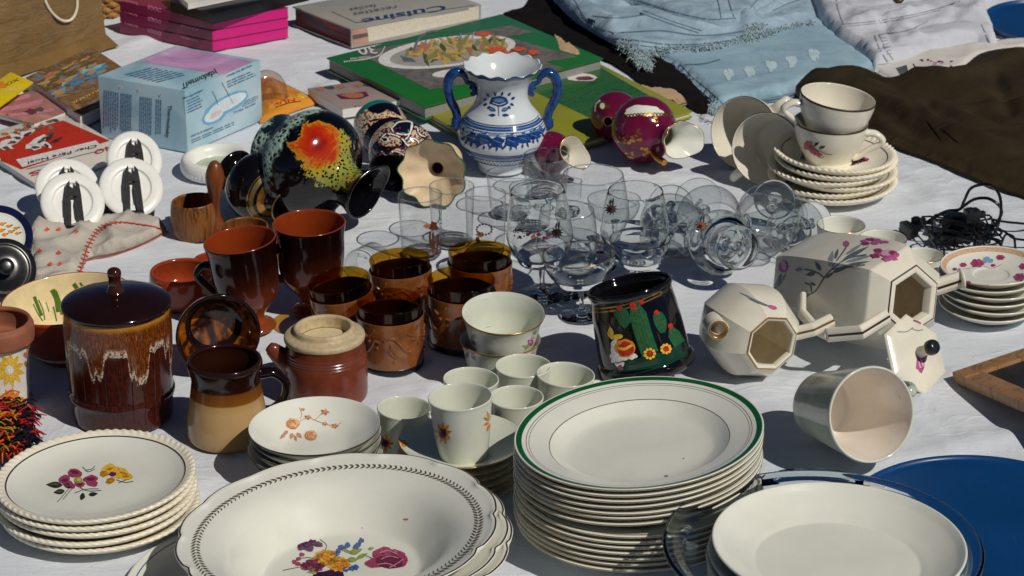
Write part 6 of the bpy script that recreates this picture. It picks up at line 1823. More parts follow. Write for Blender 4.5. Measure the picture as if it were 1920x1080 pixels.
def basket():
    base = (215, 34); u = U(*base)
    M = upM(*base)
    b = MB(); rr = .075; 
    nst, nrow = 26, 12
    for k in range(nrow):
        pts = []
        for j in range(nst*2):
            t = 2*PI*j/(nst*2)
            o = .0026 * (1 if (j + k) % 2 else -1)
            pts.append(((rr + .002*k + o)*math.cos(t), (rr + .002*k + o)*math.sin(t), .005 + .0088*k))
        b.tube(pts, .0046, 8, 0, 2, 1, True)
    for j in range(nst*2):
        t = 2*PI*(j+.5)/(nst*2)
        b.tube([(rr*math.cos(t), rr*math.sin(t), 0), ((rr+.026)*math.cos(t), (rr+.026)*math.sin(t), .112)], .0024, 6, 0, 1)
    b.lathe([(0,.002),(rr,.002),(rr,.005),(0,.005)], 48, 0, 1)
    b.tube([((rr+.027)*math.cos(2*PI*j/24), (rr+.027)*math.sin(2*PI*j/24), .113) for j in range(24)], .007, 10, 0, 3, 1, True)
    M.translation += Vector((-.02, .075, 0))
    tag(b.build('wicker_basket', simple('willow_wicker', c('a67c42', 1.1), .5, .4, var=.3, vs=120), None, M), 'woven willow basket between the paper bag and the magenta disc cases', 'basket')
basket()
# ------------------------------------------------------------------ sunlight that passes through the clear glass onto the sheet
ld.cycles.is_caustics_light = True
for o in col.objects:
    if o.type != 'MESH': continue
    ms = {m.name for m in o.data.materials if m}
    if ms & {'clear_glass', 'glass_stem_and_foot', 'thick_dish_glass'}: o.cycles.is_caustics_caster = True
    if o.name.split('.')[0] in ('bedsheet', 'soup_plate', 'coupe_plate', 'round_tray'): o.cycles.is_caustics_receiver = True
# ------------------------------------------------------------------ clothes and other soft things
def drape(name, label, cat, outline, hfun, mats, res=.007, decor=None, base=0.0, edge=.012, under=0.0, parts=None, closed_spline=True, n=3, sharp=180, parent=None):
    """cloth lying in folds: outline in photo pixels on the sheet; hfun(x, y, d): thickness in metres, d = distance to its edge"""
    pts = [p for p, _ in spline([tuple(map(float, p)) for p in outline], n, True)] if closed_spline else outline
    poly = [P(x, y, base).xy for x, y in pts]
    # resample the edge
    edge_pts = []
    for a, b in zip(poly, poly[1:] + poly[:1]):
        k = max(1, int((b - a).length / res))
        edge_pts += [a.lerp(b, i / k) for i in range(k)]
    ne = len(edge_pts)
    xs = [p.x for p in edge_pts]; ys = [p.y for p in edge_pts]
    def inside(p):
        c_ = False
        for i in range(ne):
            a, b = edge_pts[i], edge_pts[i-1]
            if (a.y > p.y) != (b.y > p.y) and p.x < (b.x - a.x) * (p.y - a.y) / (b.y - a.y) + a.x: c_ = not c_
        return c_
    rd = random.Random(11)
    grid = []
    y = min(ys); row = 0
    while y < max(ys):
        x = min(xs) + (row % 2) * res / 2
        while x < max(xs):
            p = Vector((x + (rd.random()-.5)*res*.3, y + (rd.random()-.5)*res*.3))
            if inside(p) and min((p - e).length_squared for e in edge_pts) > (res*.55)**2: grid.append(p)
            x += res
        y += res * .87; row += 1
    vin = edge_pts + grid
    out = geometry.delaunay_2d_cdt(vin, [], [list(range(ne))], 1, 1e-7)
    v2, fs = out[0], out[2]
    ctr = Vector((sum(xs)/ne, sum(ys)/ne))
    M = Matrix.Translation((ctr.x, ctr.y, base))
    b = MB(); vs = []
    for p in v2:
        d = min(seg_d(p, edge_pts[i-1], edge_pts[i]) for i in range(0, ne))
        t = min(1, d / edge)
        z = hfun(p.x, p.y, d) * math.sqrt(max(0, 1 - (1 - t)**2))*.75 + .25*hfun(p.x, p.y, d)
        vs.append(Vector((p.x - ctr.x, p.y - ctr.y, max(z, .0012))))
    fs = [list(f) if (v2[f[1]]-v2[f[0]]).cross(v2[f[2]]-v2[f[0]]) > 0 else list(f)[::-1] for f in fs]
    b.faces(vs, fs, 0)
    # turned-under edge
    k = len(b.v); m_ = len(out[0])
    eidx = []
    lookup = {}
    for i, p in enumerate(v2): lookup[(round(p.x, 6), round(p.y, 6))] = i
    for p in edge_pts: eidx.append(lookup.get((round(p.x, 6), round(p.y, 6))))
    if all(i is not None for i in eidx):
        low = [Vector((b.v[i].x*.996, b.v[i].y*.996, min(under, b.v[i].z - .0008))) for i in eidx]
        o = len(b.v); b.v += low
        for i in range(ne):
            j = (i + 1) % ne
            b.f.append([eidx[i], o+i, o+j, eidx[j]]); b.m.append(0)
    b.freeze(M)
    if decor: decor(b, M)
    if parent is not None:
        b.build(name, mats, parent, None, sharp).matrix_local = parent.matrix_world.inverted() @ M
        return
    if parts:
        e = empty(name, M, label, cat)
        b.build('fabric', mats, e, None, sharp)
        parts(e, b, M)
        return e
    return tag(b.build(name, mats, None, M, sharp), label, cat)

def fold(x, y, ax, ay, s, seed, p=3):
    """sharp wrinkles running along (ax, ay)"""
    u = (x*ax + y*ay); v = (-x*ay + y*ax)
    return (1 - abs(noise.noise(Vector((u*s*.35 + seed, v*s + .8*noise.noise(Vector((u*s*.8, v*s*.5, seed))), seed))))) ** p

def fabric(name, a, b_, weave=700, rough=.9, wr=.35, stretch=(9, 22), k=1.0, wash=14):
    m = NT(name); x = m.xyz()
    f = m.noise(wash, 5, .65, None, 1.2)
    cl = m.ramp(f, [(.3, a), (.7, b_)])
    wv = m.noise(weave, 2, .5); 
    cl = m.mix(m.math('MULTIPLY', wv, .35), cl, m.mix(1.0, cl, (.55, .58, .62, 1), 'MULTIPLY'))
    h = m.math('ADD', m.math('MULTIPLY', m.noise(1.0, 5, .6, m.comb(m.math('MULTIPLY', x[0], stretch[0]), m.math('MULTIPLY', x[1], stretch[1]), x[2]), 1), 1.6), m.math('MULTIPLY', wv, .10))
    m.bump(h, wr, .006)
    return m.fin(cl, rough, .15)
DENIM = fabric('faded_denim', c('7892a6', 1.12), c('a9bdca', 1.15), 650, .9, .6, (9, 22), 1, 22)
DENIM2 = fabric('pale_denim', c('82a0b2', 1.14), c('9ab6c4', 1.14), 650)
SEAM = simple('denim_seam_thread', c('567080', 1.1), .8, .2)  # darker blue thread of the stitched seams
FRAY = simple('frayed_cotton_threads', c('a9bcc0', 1.1), .9, .2, var=.25, vs=300)
DARKF = fabric('black_cotton', c('0c0a0b'), c('1a1616'), 600)
BROWN = fabric('dark_olive_brown_cloth', c('2d2618', 1.05), c('393020', 1.05), 800, .75, .7, (6, 16))
WHITEF = fabric('white_twill', c('b8bcc6', 1.12), c('cdd0d8', 1.12), 800, .9, .5, (14, 18))

def fray_end(e, b, M, line, count, length, seed, up=.006):
    f = MB(); rd = random.Random(seed)
    sp = [p for p, _ in spline([tuple(map(float, q)) for q in line], 12)]
    for k in range(count):
        x, y = sp[rd.randrange(len(sp))]
        x += rd.uniform(-8, 8); y += rd.uniform(-7, 5)
        h = b.hit(x, y, .001)
        if h is None: h = M.inverted() @ P(x, y, .012)
        d = Vector((rd.uniform(-1, 1), rd.uniform(-1.1, .25), rd.uniform(-.2, .8))).normalized()
        p1 = h + d * length * .5 + Vector((0, 0, up * rd.random())); p2 = p1 + Vector((rd.uniform(-1, 1), rd.uniform(-1, .3), rd.uniform(-1, .1))) * length * .6
        f.tube([h, p1, p2], [.00055, .0005, .0003], 5, 0, 3)
    f.build('frayed_hem', FRAY, e)
def creases(lines_, base=0.0):
    L = [([P(x, y, base).xy for x, y in p], h, wd) for p, h, wd in lines_]
    def f(x, y):
        q = Vector((x, y)); z = 0
        for pl, h, wd in L:
            d = min(seg_d(q, a, b_) for a, b_ in zip(pl, pl[1:]))
            if d < 3 * wd: z += h * math.exp(-(d / wd) ** 2)
        return z
    return f
CR_BROWN = creases([([(1610,158),(1690,196),(1800,214),(1900,206)], -.009, .016), ([(1540,186),(1640,214),(1740,258),(1850,300)], .010, .018), ([(1560,200),(1660,236),(1720,276)], -.008, .012), ([(1736,224),(1752,246),(1766,266)], -.007, .006), ([(1764,240),(1782,256),(1800,270)], -.007, .006), ([(1704,236),(1722,258)], -.006, .006),
                    ([(1862,160),(1878,196),(1890,240)], -.010, .010), ([(1700,158),(1770,176),(1850,150),(1900,130)], .012, .020), ([(1520,164),(1580,170),(1650,182)], .010, .016), ([(1780,290),(1850,310),(1930,318)], .009, .014), ([(1820,240),(1880,262),(1940,270)], -.009, .012)])
CR_SHORTS = creases([([(1076,0),(1110,40),(1150,66)], .007, .010), ([(1150,64),(1230,60),(1310,68),(1400,60)], .007, .010), ([(1200,20),(1260,44),(1320,62)], -.006, .008), ([(1110,26),(1160,32),(1220,28)], -.006, .008), ([(1150,76),(1260,84),(1390,72)], -.005, .006), ([(1420,50),(1460,30),(1500,6)], .009, .010), ([(1400,60),(1415,70)], .012, .012)], .018)
CR_WHITE = creases([([(1568,-10),(1574,26),(1584,48)], -.006, .006), ([(1584,46),(1640,42),(1700,32),(1800,4)], -.006, .007), ([(1600,80),(1660,70),(1740,50),(1830,60)], .009, .012), ([(1540,40),(1600,60),(1640,80)], .008, .012), ([(1650,64),(1660,90),(1672,116)], -.007, .006), ([(1700,90),(1780,70),(1850,74)], -.006, .008), ([(1640,124),(1720,112),(1850,92)], -.005, .006), ([(1620,20),(1680,16),(1760,-6)], .008, .012), ([(1700,60),(1690,84),(1720,104)], .006, .008), ([(1780,30),(1810,50),(1850,50)], .007, .01)])
# dark garment lying under the denim
drape('black_jacket', 'black garment lying under the pale denim shorts, beside the cookbooks', 'jacket',
      [(940,32),(955,22),(985,14),(1010,-30),(1130,-30),(1300,20),(1460,60),(1420,120),(1345,205),(1310,212),(1262,180),(1222,172),(1180,140),(1130,112),(1088,112),(1050,92),(1020,70),(975,62),(945,50)],
      lambda x, y, d: .005 + .006*fold(x, y, .85, -.5, 16, 2.0) , [DARKF], .009, base=.012 if False else 0.0)
# a second dark cloth in the gap beside the white jeans
drape('dark_scarf', 'dark patterned scarf showing between the denim and the white jeans', 'scarf',
      [(1420,-30),(1530,-20),(1580,60),(1660,135),(1690,170),(1640,165),(1560,130),(1500,80),(1440,30)], lambda x, y, d: .004 + .003*fold(x, y, .5, -.8, 20, 5.0), [fabric('dark_patterned_cloth', c('141012'), c('3a2e2c'), 300)], .009)
# lower denim leg
def dec_leg(b, M):
    mk = b.mark
    for x, y, s in [(1366,140,11),(1406,136,12),(1446,124,12),(1484,116,12),(1526,104,13)]:
        for k in range(5):
            mk([blob(x + (k-2)*3, y + (k % 3 - 1)*5, s*.42, s*.5, int(x)+k, 10, .4)], 1, .0005)
    for p in ([(1266,125),(1290,150),(1330,185),(1352,208)], [(1276,122),(1302,148),(1345,184),(1362,204)], [(1275,122),(1320,120),(1350,112)]): mk(stroke(p, 2.0), 2, .0006)
    for p in ([(1372,203),(1440,190),(1500,176)], [(1374,198),(1438,185),(1500,171)], [(1580,142),(1610,128)]): mk(stroke(p, 1.4), 2, .0006)
drape('denim_jeans', 'pale blue denim leg with whitish star marks, lying below the frayed shorts', 'jeans',
      [(1236,112),(1300,90),(1400,70),(1520,40),(1560,75),(1610,112),(1642,142),(1600,150),(1540,160),(1480,185),(1420,196),(1364,210),(1344,214),(1330,200),(1290,160),(1256,132)],
      lambda x, y, d: .015 + .005*fold(x, y, .9, -.3, 13, 3.0) + .003*noise.noise(Vector((x*12, y*12, 1))), [DENIM2, simple('bleached_star', c('b0c8ce', 1.1), .9, .2), SEAM], .008, dec_leg, edge=.014,
      parts=lambda e, b, M: fray_end(e, b, M, [(1336,200),(1346,212),(1362,212)], 120, .009, 5))
# upper shorts with frayed hem
def panel(e):
    drape('folded_waist', None, None, [(1090,-60),(1118,-8),(1190,12),(1262,36),(1330,48),(1388,46),(1430,26),(1462,2),(1500,-60)],
          lambda x, y, d: .012 + .016*fold(x, y, .9, -.3, 9, 2.2, 3) + .003*noise.noise(Vector((x*18, y*18, 6))), [DENIM, SEAM], .008, base=.034, edge=.012, parent=e, under=-.004,
          decor=lambda b, M: [b.mark(stroke(p, w_), 1, .0006) for p, w_ in [([(1200,2),(1270,24),(1330,36),(1380,34)], 1.4), ([(1340,-20),(1348,10),(1352,34)], 2.0), ([(1362,-20),(1368,8),(1376,32)], 2.0), ([(1120,-14),(1190,0),(1250,18)], 1.2), ([(1400,24),(1420,0),(1440,-20)], 1.6)]])
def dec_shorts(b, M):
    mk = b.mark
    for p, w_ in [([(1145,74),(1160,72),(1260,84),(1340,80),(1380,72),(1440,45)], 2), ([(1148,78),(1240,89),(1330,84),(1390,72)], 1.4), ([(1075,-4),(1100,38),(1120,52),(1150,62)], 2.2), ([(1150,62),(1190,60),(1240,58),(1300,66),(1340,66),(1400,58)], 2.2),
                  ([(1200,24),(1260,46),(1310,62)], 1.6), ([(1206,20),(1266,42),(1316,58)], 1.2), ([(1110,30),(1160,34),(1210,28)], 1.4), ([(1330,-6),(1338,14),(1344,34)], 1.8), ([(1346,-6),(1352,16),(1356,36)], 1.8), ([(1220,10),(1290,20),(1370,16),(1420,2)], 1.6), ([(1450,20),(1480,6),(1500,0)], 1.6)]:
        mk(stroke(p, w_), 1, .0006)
    mk([blob(1109,40,9,4,3,12,.2,30)], 2, .0008)
drape('denim_shorts', 'pale blue denim shorts with a thick frayed hem on top of the pile', 'shorts',
      [(1015,-40),(1060,26),(1100,56),(1150,84),(1172,92),(1200,100),(1260,92),(1340,92),(1400,76),(1452,62),(1500,50),(1530,44),(1520,10),(1500,-40),(1300,-50)],
      lambda x, y, d: .010 + .012*fold(x, y, .96, -.25, 11, 7.0, 3) + min(1, d/.015)*CR_SHORTS(x, y) + .003*noise.noise(Vector((x*20, y*20, 4))), [DENIM, SEAM, M_['p_ink']], .008, dec_shorts, edge=.012, base=.018,
      parts=lambda e, b, M: (panel(e), fray_end(e, b, M, [(1164,88),(1200,106),(1250,98),(1300,98),(1345,94),(1398,80),(1440,66),(1490,56),(1526,50)], 1100, .0115, 3), fray_end(e, b, M, [(1190,100),(1200,118),(1216,126)], 260, .012, 4), fray_end(e, b, M, [(1395,72),(1412,58),(1425,50)], 140, .010, 6)))
# white jeans
def dec_wj(b, M):
    mk = b.mark
    for p, w_ in [([(1568,0),(1574,26),(1582,46)], 2), ([(1582,46),(1640,40),(1700,30),(1760,16),(1800,2)], 1.6), ([(1584,50),(1642,44),(1702,34),(1764,19)], 1.2), ([(1640,66),(1648,90),(1664,116)], 2.4), ([(1648,64),(1660,92),(1674,112)], 1.4), ([(1840,46),(1852,72),(1862,98)], 1.8), ([(1640,122),(1720,112),(1800,92),(1860,92)], 1.4), ([(1740,40),(1700,58),(1650,64)], 1.4)]:
        mk(stroke(p, w_), 1, .0006)
    for k in range(7): mk(stroke([(1650+k*2, 66+k*6), (1660+k*2, 64+k*6)], 1.2), 1, .0006)
def wj_parts(e, b, M):
    s = MB(); h = b.hit(1684, 2, .001)
    if h is not None:
        s.lathe([(0,.004),(.004,.005),(.0065,.0045),(.008,.003),(.0085,0)], 24, 0, 2, M=Matrix.Translation(h)); s.build('button', simple('brass_button', c('6a5a44'), .3, .5, .8), e)
drape('white_jeans', 'white jeans folded beside the denim, with a brass button and side seams', 'jeans',
      [(1490,-40),(1512,6),(1532,46),(1560,84),(1600,106),(1636,140),(1644,142),(1700,124),(1770,108),(1830,96),(1868,100),(1866,84),(1852,46),(1844,6),(1846,-40)],
      lambda x, y, d: .024 + .006*fold(x, y, .75, .5, 15, 1.0) + .004*fold(x, y, .2, .9, 22, 4.0) + min(1, d/.015)*CR_WHITE(x, y), [WHITEF, simple('white_twill_seam', c('8a909c', 1.1), .9, .2)], .008, dec_wj, edge=.012, parts=wj_parts)
def dec_blouse(b, M):
    mk = b.mark
    rd = random.Random(2)
    for k in range(26): mk([blob(1726 + rd.random()*60, 112 + rd.random()*22, 3, 1.6, k, 9, .4)], 1 if k % 3 else 2, .0005)
    mk([[(1680,128),(1700,122),(1706,148),(1694,150)]], 3, .0005); mk(stroke([(1712,120),(1722,136),(1728,144)], 2), 1, .0006)
drape('flowered_blouse', 'white blouse with small reddish flowers peeping out under the white jeans', 'blouse',
      [(1630,134),(1680,122),(1760,104),(1850,92),(1930,84),(1935,100),(1850,112),(1800,140),(1770,142),(1720,156),(1690,162),(1660,156)], lambda x, y, d: .010 + .006*fold(x, y, .9, .2, 24, 3.3), [simple('white_blouse_cotton', c('c4c2be', 1.12), .85, .2, var=.05, bump=.2), M_['p_rosed'], M_['p_rosel'], M_['p_greyd']], .006, dec_blouse, edge=.008)
# brown garment
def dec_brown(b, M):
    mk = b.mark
    for p in ([(1736,224),(1752,246),(1766,266)], [(1764,240),(1782,256),(1800,270)]): mk(stroke(p, lambda t: .6 + 2.2*math.sin(PI*t)), 1, .0006)  # fold shade painted as dark strokes along two of the creases
drape('brown_trousers', 'dark olive brown trousers spread behind the stacked teacups at the right', 'trousers',
      [(1484,176),(1510,156),(1548,141),(1600,139),(1636,146),(1668,160),(1702,152),(1742,137),(1792,141),(1822,118),(1858,107),(1920,103),(2020,104),(2020,420),(1930,376),(1862,352),(1800,326),(1744,302),(1692,284),(1640,256),(1590,226),(1540,206)],
      lambda x, y, d: .015 + min(1, d/.05)*(.010*fold(x, y, .9, -.35, 7, 6.0, 3) + .006*fold(x, y, .6, .75, 10, 8.0, 4)) + min(1, d/.02)*CR_BROWN(x, y) + .003*noise.noise(Vector((x*9, y*9, 2))), [BROWN, simple('crease_shade_paint', c('100c08'), .9, .1)], .008, dec_brown, edge=.02)
# torn cardboard
for lab, pts, z in [('torn piece of beige cardboard between the green cookbook and the denim', [(1196,168),(1204,160),(1222,166),(1238,164),(1250,166),(1262,164),(1278,178),(1288,194),(1272,198),(1262,188),(1204,196)], .004),
                    ('small torn beige card standing out of the black garment', [(1040,66),(1052,72),(1062,82),(1066,80),(1086,96),(1090,106),(1072,104),(1048,96)], .024)]:
    drape('torn_cardboard', lab, 'cardboard', pts, lambda x, y, d: .003, [simple('beige_cardboard', c('b59a7a', 1.1), .8, .2, var=.1)], .004, base=z, edge=.0015, closed_spline=False, under=-.002)

# napkin with red stitched edge
def nap_h(x, y, d):
    return .010 + .012*fold(x, y, .45, .9, 20, 3.0, 2) + .004*noise.noise(Vector((x*30, y*30, 1)))
RIM_ = [(310,434),(296,428),(262,422),(224,418),(198,424),(180,438),(168,458),(158,482),(150,506),(143,528)]
def nap_dec(b, M):
    mk = b.mark
    for x, y in [(88,430),(110,430),(110,474),(94,495),(112,495),(74,470),(142,434)]: mk([leafp(x-6,y+2,x+6,y,3,4)], 1, .0006); mk([leafp(x,y-4,x+1,y+4,2.4,4)], 1, .0007)
def nap_parts(e, b, M):
    s = MB(); rd = random.Random(1)
    pts = [p for p, _ in spline([tuple(map(float, q)) for q in RIM_], 16)]
    line = []
    for i, (x, y) in enumerate(pts):
        h = b.hit(x, y, .0012)
        if h is None: continue
        line.append(h)
        if i % 5 == 0:
            for s_ in (-1, 1):
                a = b.hit(x - 6*s_, y - 2*s_, .0012)
                if a is None: a = h + Vector((-.003*s_, .001, -.001))
                s.tube([h, a], [.0007, .0005], 5, 0, 1)
    if len(line) > 2: s.tube(line, .0006, 8, 0, 1)
    low = [b.hit(x, y, .0006) for x, y in [p for p, _ in spline([(306,438),(280,452),(244,468),(205,480),(160,488)], 8)]]
    low = [q for q in low if q is not None]
    if len(low) > 2: s.tube(low, .0005, 6, 0, 1)
    s.build('stitched_edging', simple('orange_red_yarn', c('c04020', 1.1), .7, .3, var=.2, vs=300), e)
drape('napkin', 'crumpled grey linen napkin with orange red stitched edge', 'napkin',
      [(58,452),(72,432),(100,424),(130,432),(152,440),(185,424),(205,417),(250,419),(296,427),(312,434),(304,442),(262,464),(212,482),(164,490),(152,512),(142,534),(110,546),(64,560),(62,510)],
      nap_h, [fabric('grey_linen', c('b0aaa0', 1.15), c('c6c0b4', 1.15), 500, .9, .4, (20, 24)), M_['p_redl']], .0055, nap_dec, edge=.006, parts=nap_parts)

# ------------------------------------------------------------------ odd pieces
def extr(b, poly, z0, z1, mi=0):
    n = len(poly)
    vs = [Vector((x, y, z0)) for x, y in poly] + [Vector((x, y, z1)) for x, y in poly]
    fs = [list(range(n))[::-1], list(range(n, 2*n))] + [[i, (i+1) % n, n+(i+1) % n, n+i] for i in range(n)]
    b.faces(vs, fs, mi)
def oval_dish(lab, ctr, rx, ry, ax, base_block=False, ang=0, zc=None):
    u = U(*ctr)
    rot = frameM(ax, (1, -.12))
    b = MB()
    def el(r, h, th, ci, uu): return r*rx/60, h
    b.lathe([(r*u, h*u) for r, h in [(0,-6),(40,-6),(54,-4),(60,-1),(60,2),(56,5),(48,6.4),(41,6),(38,5.2),(36.5,2.6),(33,1.5),(0,1.5)]], 90, 0, 4)
    for v in b.v: v.x *= rx/60; v.y *= ry/60
    M = lieM(b.v, *ctr, rot, .006)
    # keep centre pixel: lieM puts the lowest rim point on the sheet
    e = empty('oval_dish', M, lab, 'dish', 'white oval dishes on black holders')
    b.build('dish', M_['shellwhite'], e)
    k = MB(); q = ry/60*u
    S = lambda pts: [(x*q, y*q) for x, y in pts]
    extr(k, S([(-16,-62),(-6,-62),(-4,-6),(-8,16),(-15,4)]), 9.5*u, 15*u)
    extr(k, S([(8,-62),(19,-62),(15,4),(8,16),(4,-6)]), 9.5*u, 15*u)
    extr(k, S([(-14,6),(15,6),(12,30),(6,38),(6,26),(0,22),(-5,26),(-5,38),(-10,32)]), 9*u, 15.6*u)
    k.box((2*q, -58*q, 4*u), (34*q, 10*q, 26*u), 0, bev=.0008)
    k.build('holder', M_['blackpl'], e)
oval_dish('white oval dish in a black holder, back left of the four', (126, 352), 58, 58, axdir(14, -24, 60))
oval_dish('white oval dish in a black holder, front left of the four, touching the napkin', (136, 380), 58, 60, axdir(14, -24, 60))
oval_dish('white oval dish in a black holder, back right of the four, against the magazine', (252, 300), 50, 58, axdir(14, -24, 60))
oval_dish('white oval dish in a black holder, front right of the four, on a black foot', (246, 352), 58, 60, axdir(14, -24, 60))
b = MB(); u = U(243, 405); b.box((0, 0, 10*u), (94*u, 30*u, 20*u), 0, bev=.001); b.box((44*u, 4*u, 22*u), (10*u, 20*u, 10*u), 0, bev=.001)
tag(b.build('holder_foot', M_['blackpl'], None, upM(243, 402, rz=4)), 'black plastic foot block under the right pair of white oval dishes', 'stand')

def ringdish():
    base = (408, 322); u = U(*base)
    M = upM(*base, right=-2, away=-2, z=.002)
    e = empty('ring_dish', M, 'low white round dish with thick ribbed rim and clear centre behind the black gold vase', 'dish')
    b = MB(); b.lathe(pxprof([(38,4),(56,0),(64,4),(68,14),(67,24),(62,31),(54,32),(46,26),(42,16),(38,10),(38,4)], u, base[1]), 108, 0, 4, mod=lambda r, h, th, ci: (r + (.7*u*math.cos(54*th) if 1.3 < ci < 3.4 else 0), h))
    b.build('rim', M_['shellwhite'], e)
    g = MB(); g.lathe(pxprof([(0,8),(41,8),(43,12),(41,14),(20,11),(0,10)], u, base[1]), 60, 0, 3)
    g.build('glass_centre', simple('pale_green_cloudy_glass', c('a9b4a2', 1.1), .08, .6, var=.15), e)
ringdish()

# black stoneware lid and a floral plate at the left edge
lying('stoneware_cover', 'black stoneware lid with a round knob leaning at the left edge', 'lid', (8, 506), axdir(16, -10, 60),
      [(0,0),(50,0),(56,2),(58,5),(57,8),(50,12),(46,13),(44,12),(38,13),(24,17),(14,18),(9,19),(9,26),(15,32),(15,38),(10,42),(0,43)], 0, 0, [M_['blacklid']], 0, scale_at=(20, 520), rest=.004)
def fpd(b, M, u):
    mk = b.mark
    for x, y, s in [(4,420,5),(16,424,4),(30,428,3.5),(20,434,4),(8,440,4),(32,438,3),(2,432,4)]:
        mk([blob(x, y, s*1.2, s*.8, int(x)+3, 10, .3)], 2); mk([leafp(x+3, y, x+9, y-3, 1.4, 4)], 3)
lying('floral_plate', 'small plate with navy rim and painted flowers behind the black lid', 'plate', (-4, 450), axdir(10, -24, 56),
      [(0,0),(40,0),(46,3),(60,12),(64,16),(62,18),(52,15),(44,11),(0,4)], 0, 0, [simple('navy_glaze', c('141a3c', 1.1), .1, .6), M_['white'], M_['p_orange'], M_['p_leaf']], lambda ci: 1 if ci > 6.2 else 0, decor=fpd, scale_at=(10, 460), rest=.003)

# yarn tassel
def tassel():
    b = MB(); rd = random.Random(12)
    M = upM(20, 820)
    Mi = M.inverted()
    cols = [0,0,1,2,2,3,3,3,3]
    for k in range(480):
        zone = rd.random()
        x0, y0 = rd.uniform(-20, 34), rd.uniform(745, 850)
        if zone < .55: x0, y0, mi, = rd.uniform(22, 50), rd.uniform(765, 850), rd.choice([2,3,3,3,0])
        else: mi = rd.choice([0,0,1,2,3,3,4])
        p = Mi @ P(x0, y0, rd.uniform(.004, .03))
        d = Vector((rd.uniform(.1, 1), rd.uniform(-1.0, .5), rd.uniform(-.15, .25))).normalized() * rd.uniform(.008, .024)
        q = p + d*.6 + Vector((0, 0, .003)); r = p + d + Vector((0, 0, -.004))
        q.z = max(q.z, .003); r.z = max(r.z, .002)
        b.tube([p - d*.3 , p, q, r], [.0010, .0011, .0010, .0005], 5, mi, 2)
    tag(b.build('yarn_tassel', [simple('red_yarn', c('a81c18', 1.1), .9, .2), simple('orange_yarn', c('cc5a14', 1.1), .9, .2), simple('violet_yarn', c('2c1630'), .9, .2), simple('dark_yarn', c('14101c'), .9, .2), simple('gold_yarn', c('a88420', 1.1), .9, .2)], None, M),
        'frayed multicoloured yarn tassel of red, orange and dark violet threads', 'tassel')
tassel()

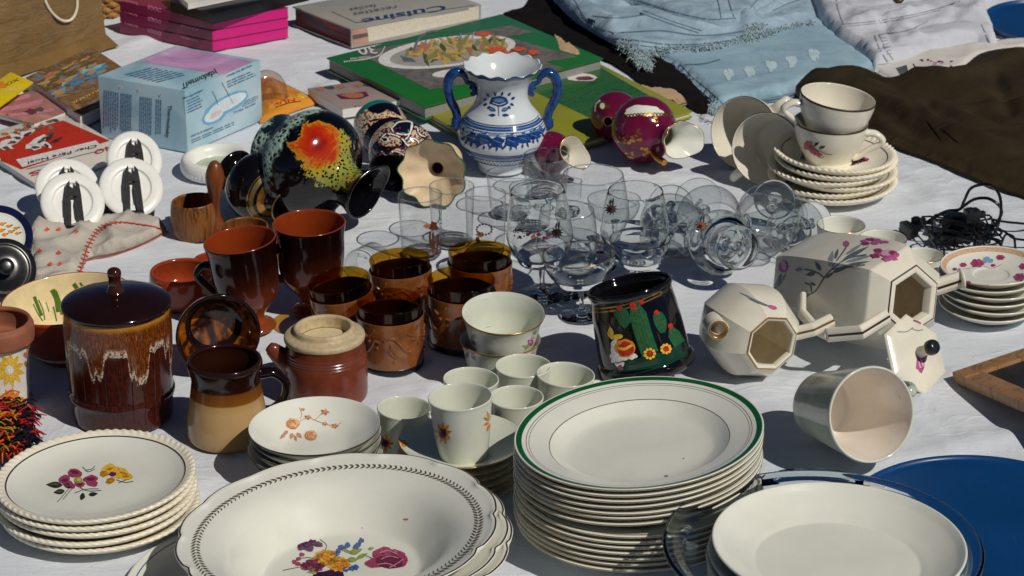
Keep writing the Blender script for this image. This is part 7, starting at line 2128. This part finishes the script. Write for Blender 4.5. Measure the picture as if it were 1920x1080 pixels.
# cables
def cables():
    K_ = M_['blackpl']
    rd = random.Random(21)
    def w_(pts): return [P(x, y, z) for x, y, z in pts]
    M = upM(1800, 440); Mi = M.inverted()
    def cable(lab, runs, rad):
        b = MB()
        for r in runs: b.tube([Mi @ p for p in w_(r)], rad, 8, 0, 7)
        tag(b.build('cable', K_, None, M), lab, 'cable', 'black cables in a heap')
    cable('thick black cable rising in a round loop above the heap', [[(1712,438,.006),(1745,412,.016),(1775,396,.024),(1800,392,.03),(1808,376,.04),(1822,352,.05),(1852,346,.055),(1872,362,.052),(1877,392,.04),(1872,420,.024),(1862,440,.014),(1830,452,.01),(1790,446,.02),(1756,450,.008)],
                                                                      [(1800,392,.03),(1826,374,.036),(1852,372,.04),(1872,384,.034),(1878,400,.02),(1860,430,.012),(1848,452,.010)]], .0019)
    cable('thin black cable trailing over the small flowered saucers', [[(1790,420,.03),(1820,428,.03),(1842,450,.028),(1848,476,.03),(1858,505,.030),(1890,520,.030),(1930,530,.030)], [(1828,450,.02),(1830,480,.032),(1836,500,.032),(1856,518,.030),(1880,528,.030)]], .0013)
    cable('tangled thin black cables in the middle of the heap', [[(rd.uniform(1725,1880), rd.uniform(400,470), rd.uniform(.004,.026)) for _ in range(9)] for _ in range(5)], .0012)
    cable('black cable running off to the right edge', [[(1855,410,.006),(1885,416,.010),(1925,420,.012),(1990,430,.004)], [(1840,430,.012),(1878,432,.012),(1905,448,.012),(1990,452,.006)], [(1876,462,.006),(1886,440,.016),(1900,444,.016),(1904,466,.006)]], .0015)
    for lab, (x, y, z), s, rz in [('black plug adaptor at the left end of the cable heap', (1704,430,.008), (.012,.026,.014), 25), ('black adaptor block in the middle of the cable heap', (1800,424,.014), (.040,.030,.026), -20), ('small black adaptor on top of the cable heap', (1822,404,.036), (.018,.014,.016), 15), ('flat black connector at the near side of the cable heap', (1778,446,.008), (.034,.016,.012), 8), ('black socket end hooked at the left of the cable heap', (1722,416,.012), (.018,.008,.010), -10)]:
        b = MB(); b.box((0,0,0), s, 0, bev=.002)
        b.box((s[0]*.5+.004, 0, 0), (.008, s[1]*.45, s[2]*.5), 0, bev=.001); b.box((-s[0]*.15, 0, s[2]*.5), (s[0]*.4, s[1]*.6, .003), 0, bev=.0006)
        Mx = Matrix.Translation(P(x, y, z)) @ Matrix.Rotation(R(rz), 4, 'Z')
        tag(b.build('plug_adaptor', K_, None, Mx), lab, 'plug')
cables()

# chalkboard with a wooden frame
def chalk():
    A = P(1785, 697, .012); B = P(2010, 622, .030); D = P(2010, 802, .050)
    ex = (B - A); lx = ex.length*1.1; ex.normalize()
    ey = D - A; ey = ey - ex*ey.dot(ex); ly = ey.length*1.0; ey.normalize()
    ez = ex.cross(ey)
    if ez.z < 0: ez = -ez
    yy = ez.cross(ex); sg = 1 if yy.dot(ey) > 0 else -1
    M = Matrix((ex, yy, ez)).transposed().to_4x4(); M.translation = A
    e = empty('chalkboard', M, 'dark slate board in a pale wooden frame at the right edge', 'chalkboard')
    w_ = .024; t = .012
    b = MB()
    cy = sg*ly/2
    b.box((lx/2, sg*w_/2, -t/2), (lx, w_, t), 0, bev=.001)
    b.box((lx/2, sg*(ly - w_/2), -t/2), (lx, w_, t), 0, bev=.001)
    b.box((w_/2, cy, -t/2 - .0003), (w_, ly - 2*w_ - .0004, t - .0006), 0, bev=.001)
    b.box((lx - w_/2, cy, -t/2 - .0003), (w_, ly - 2*w_ - .0004, t - .0006), 0, bev=.001)
    b.build('frame', M_['frame'], e)
    s = MB(); s.box((lx/2, cy, -.006), (lx - 2*w_ + .001, ly - 2*w_ + .001, .004), 0)
    m = NT('chalky_slate'); f = m.noise(30, 5, .6, None, 1); s.build('slate', m.fin(m.ramp(f, [(.3, c('16171a')), (.7, c('34363a'))]), .6, .3), e)
chalk()
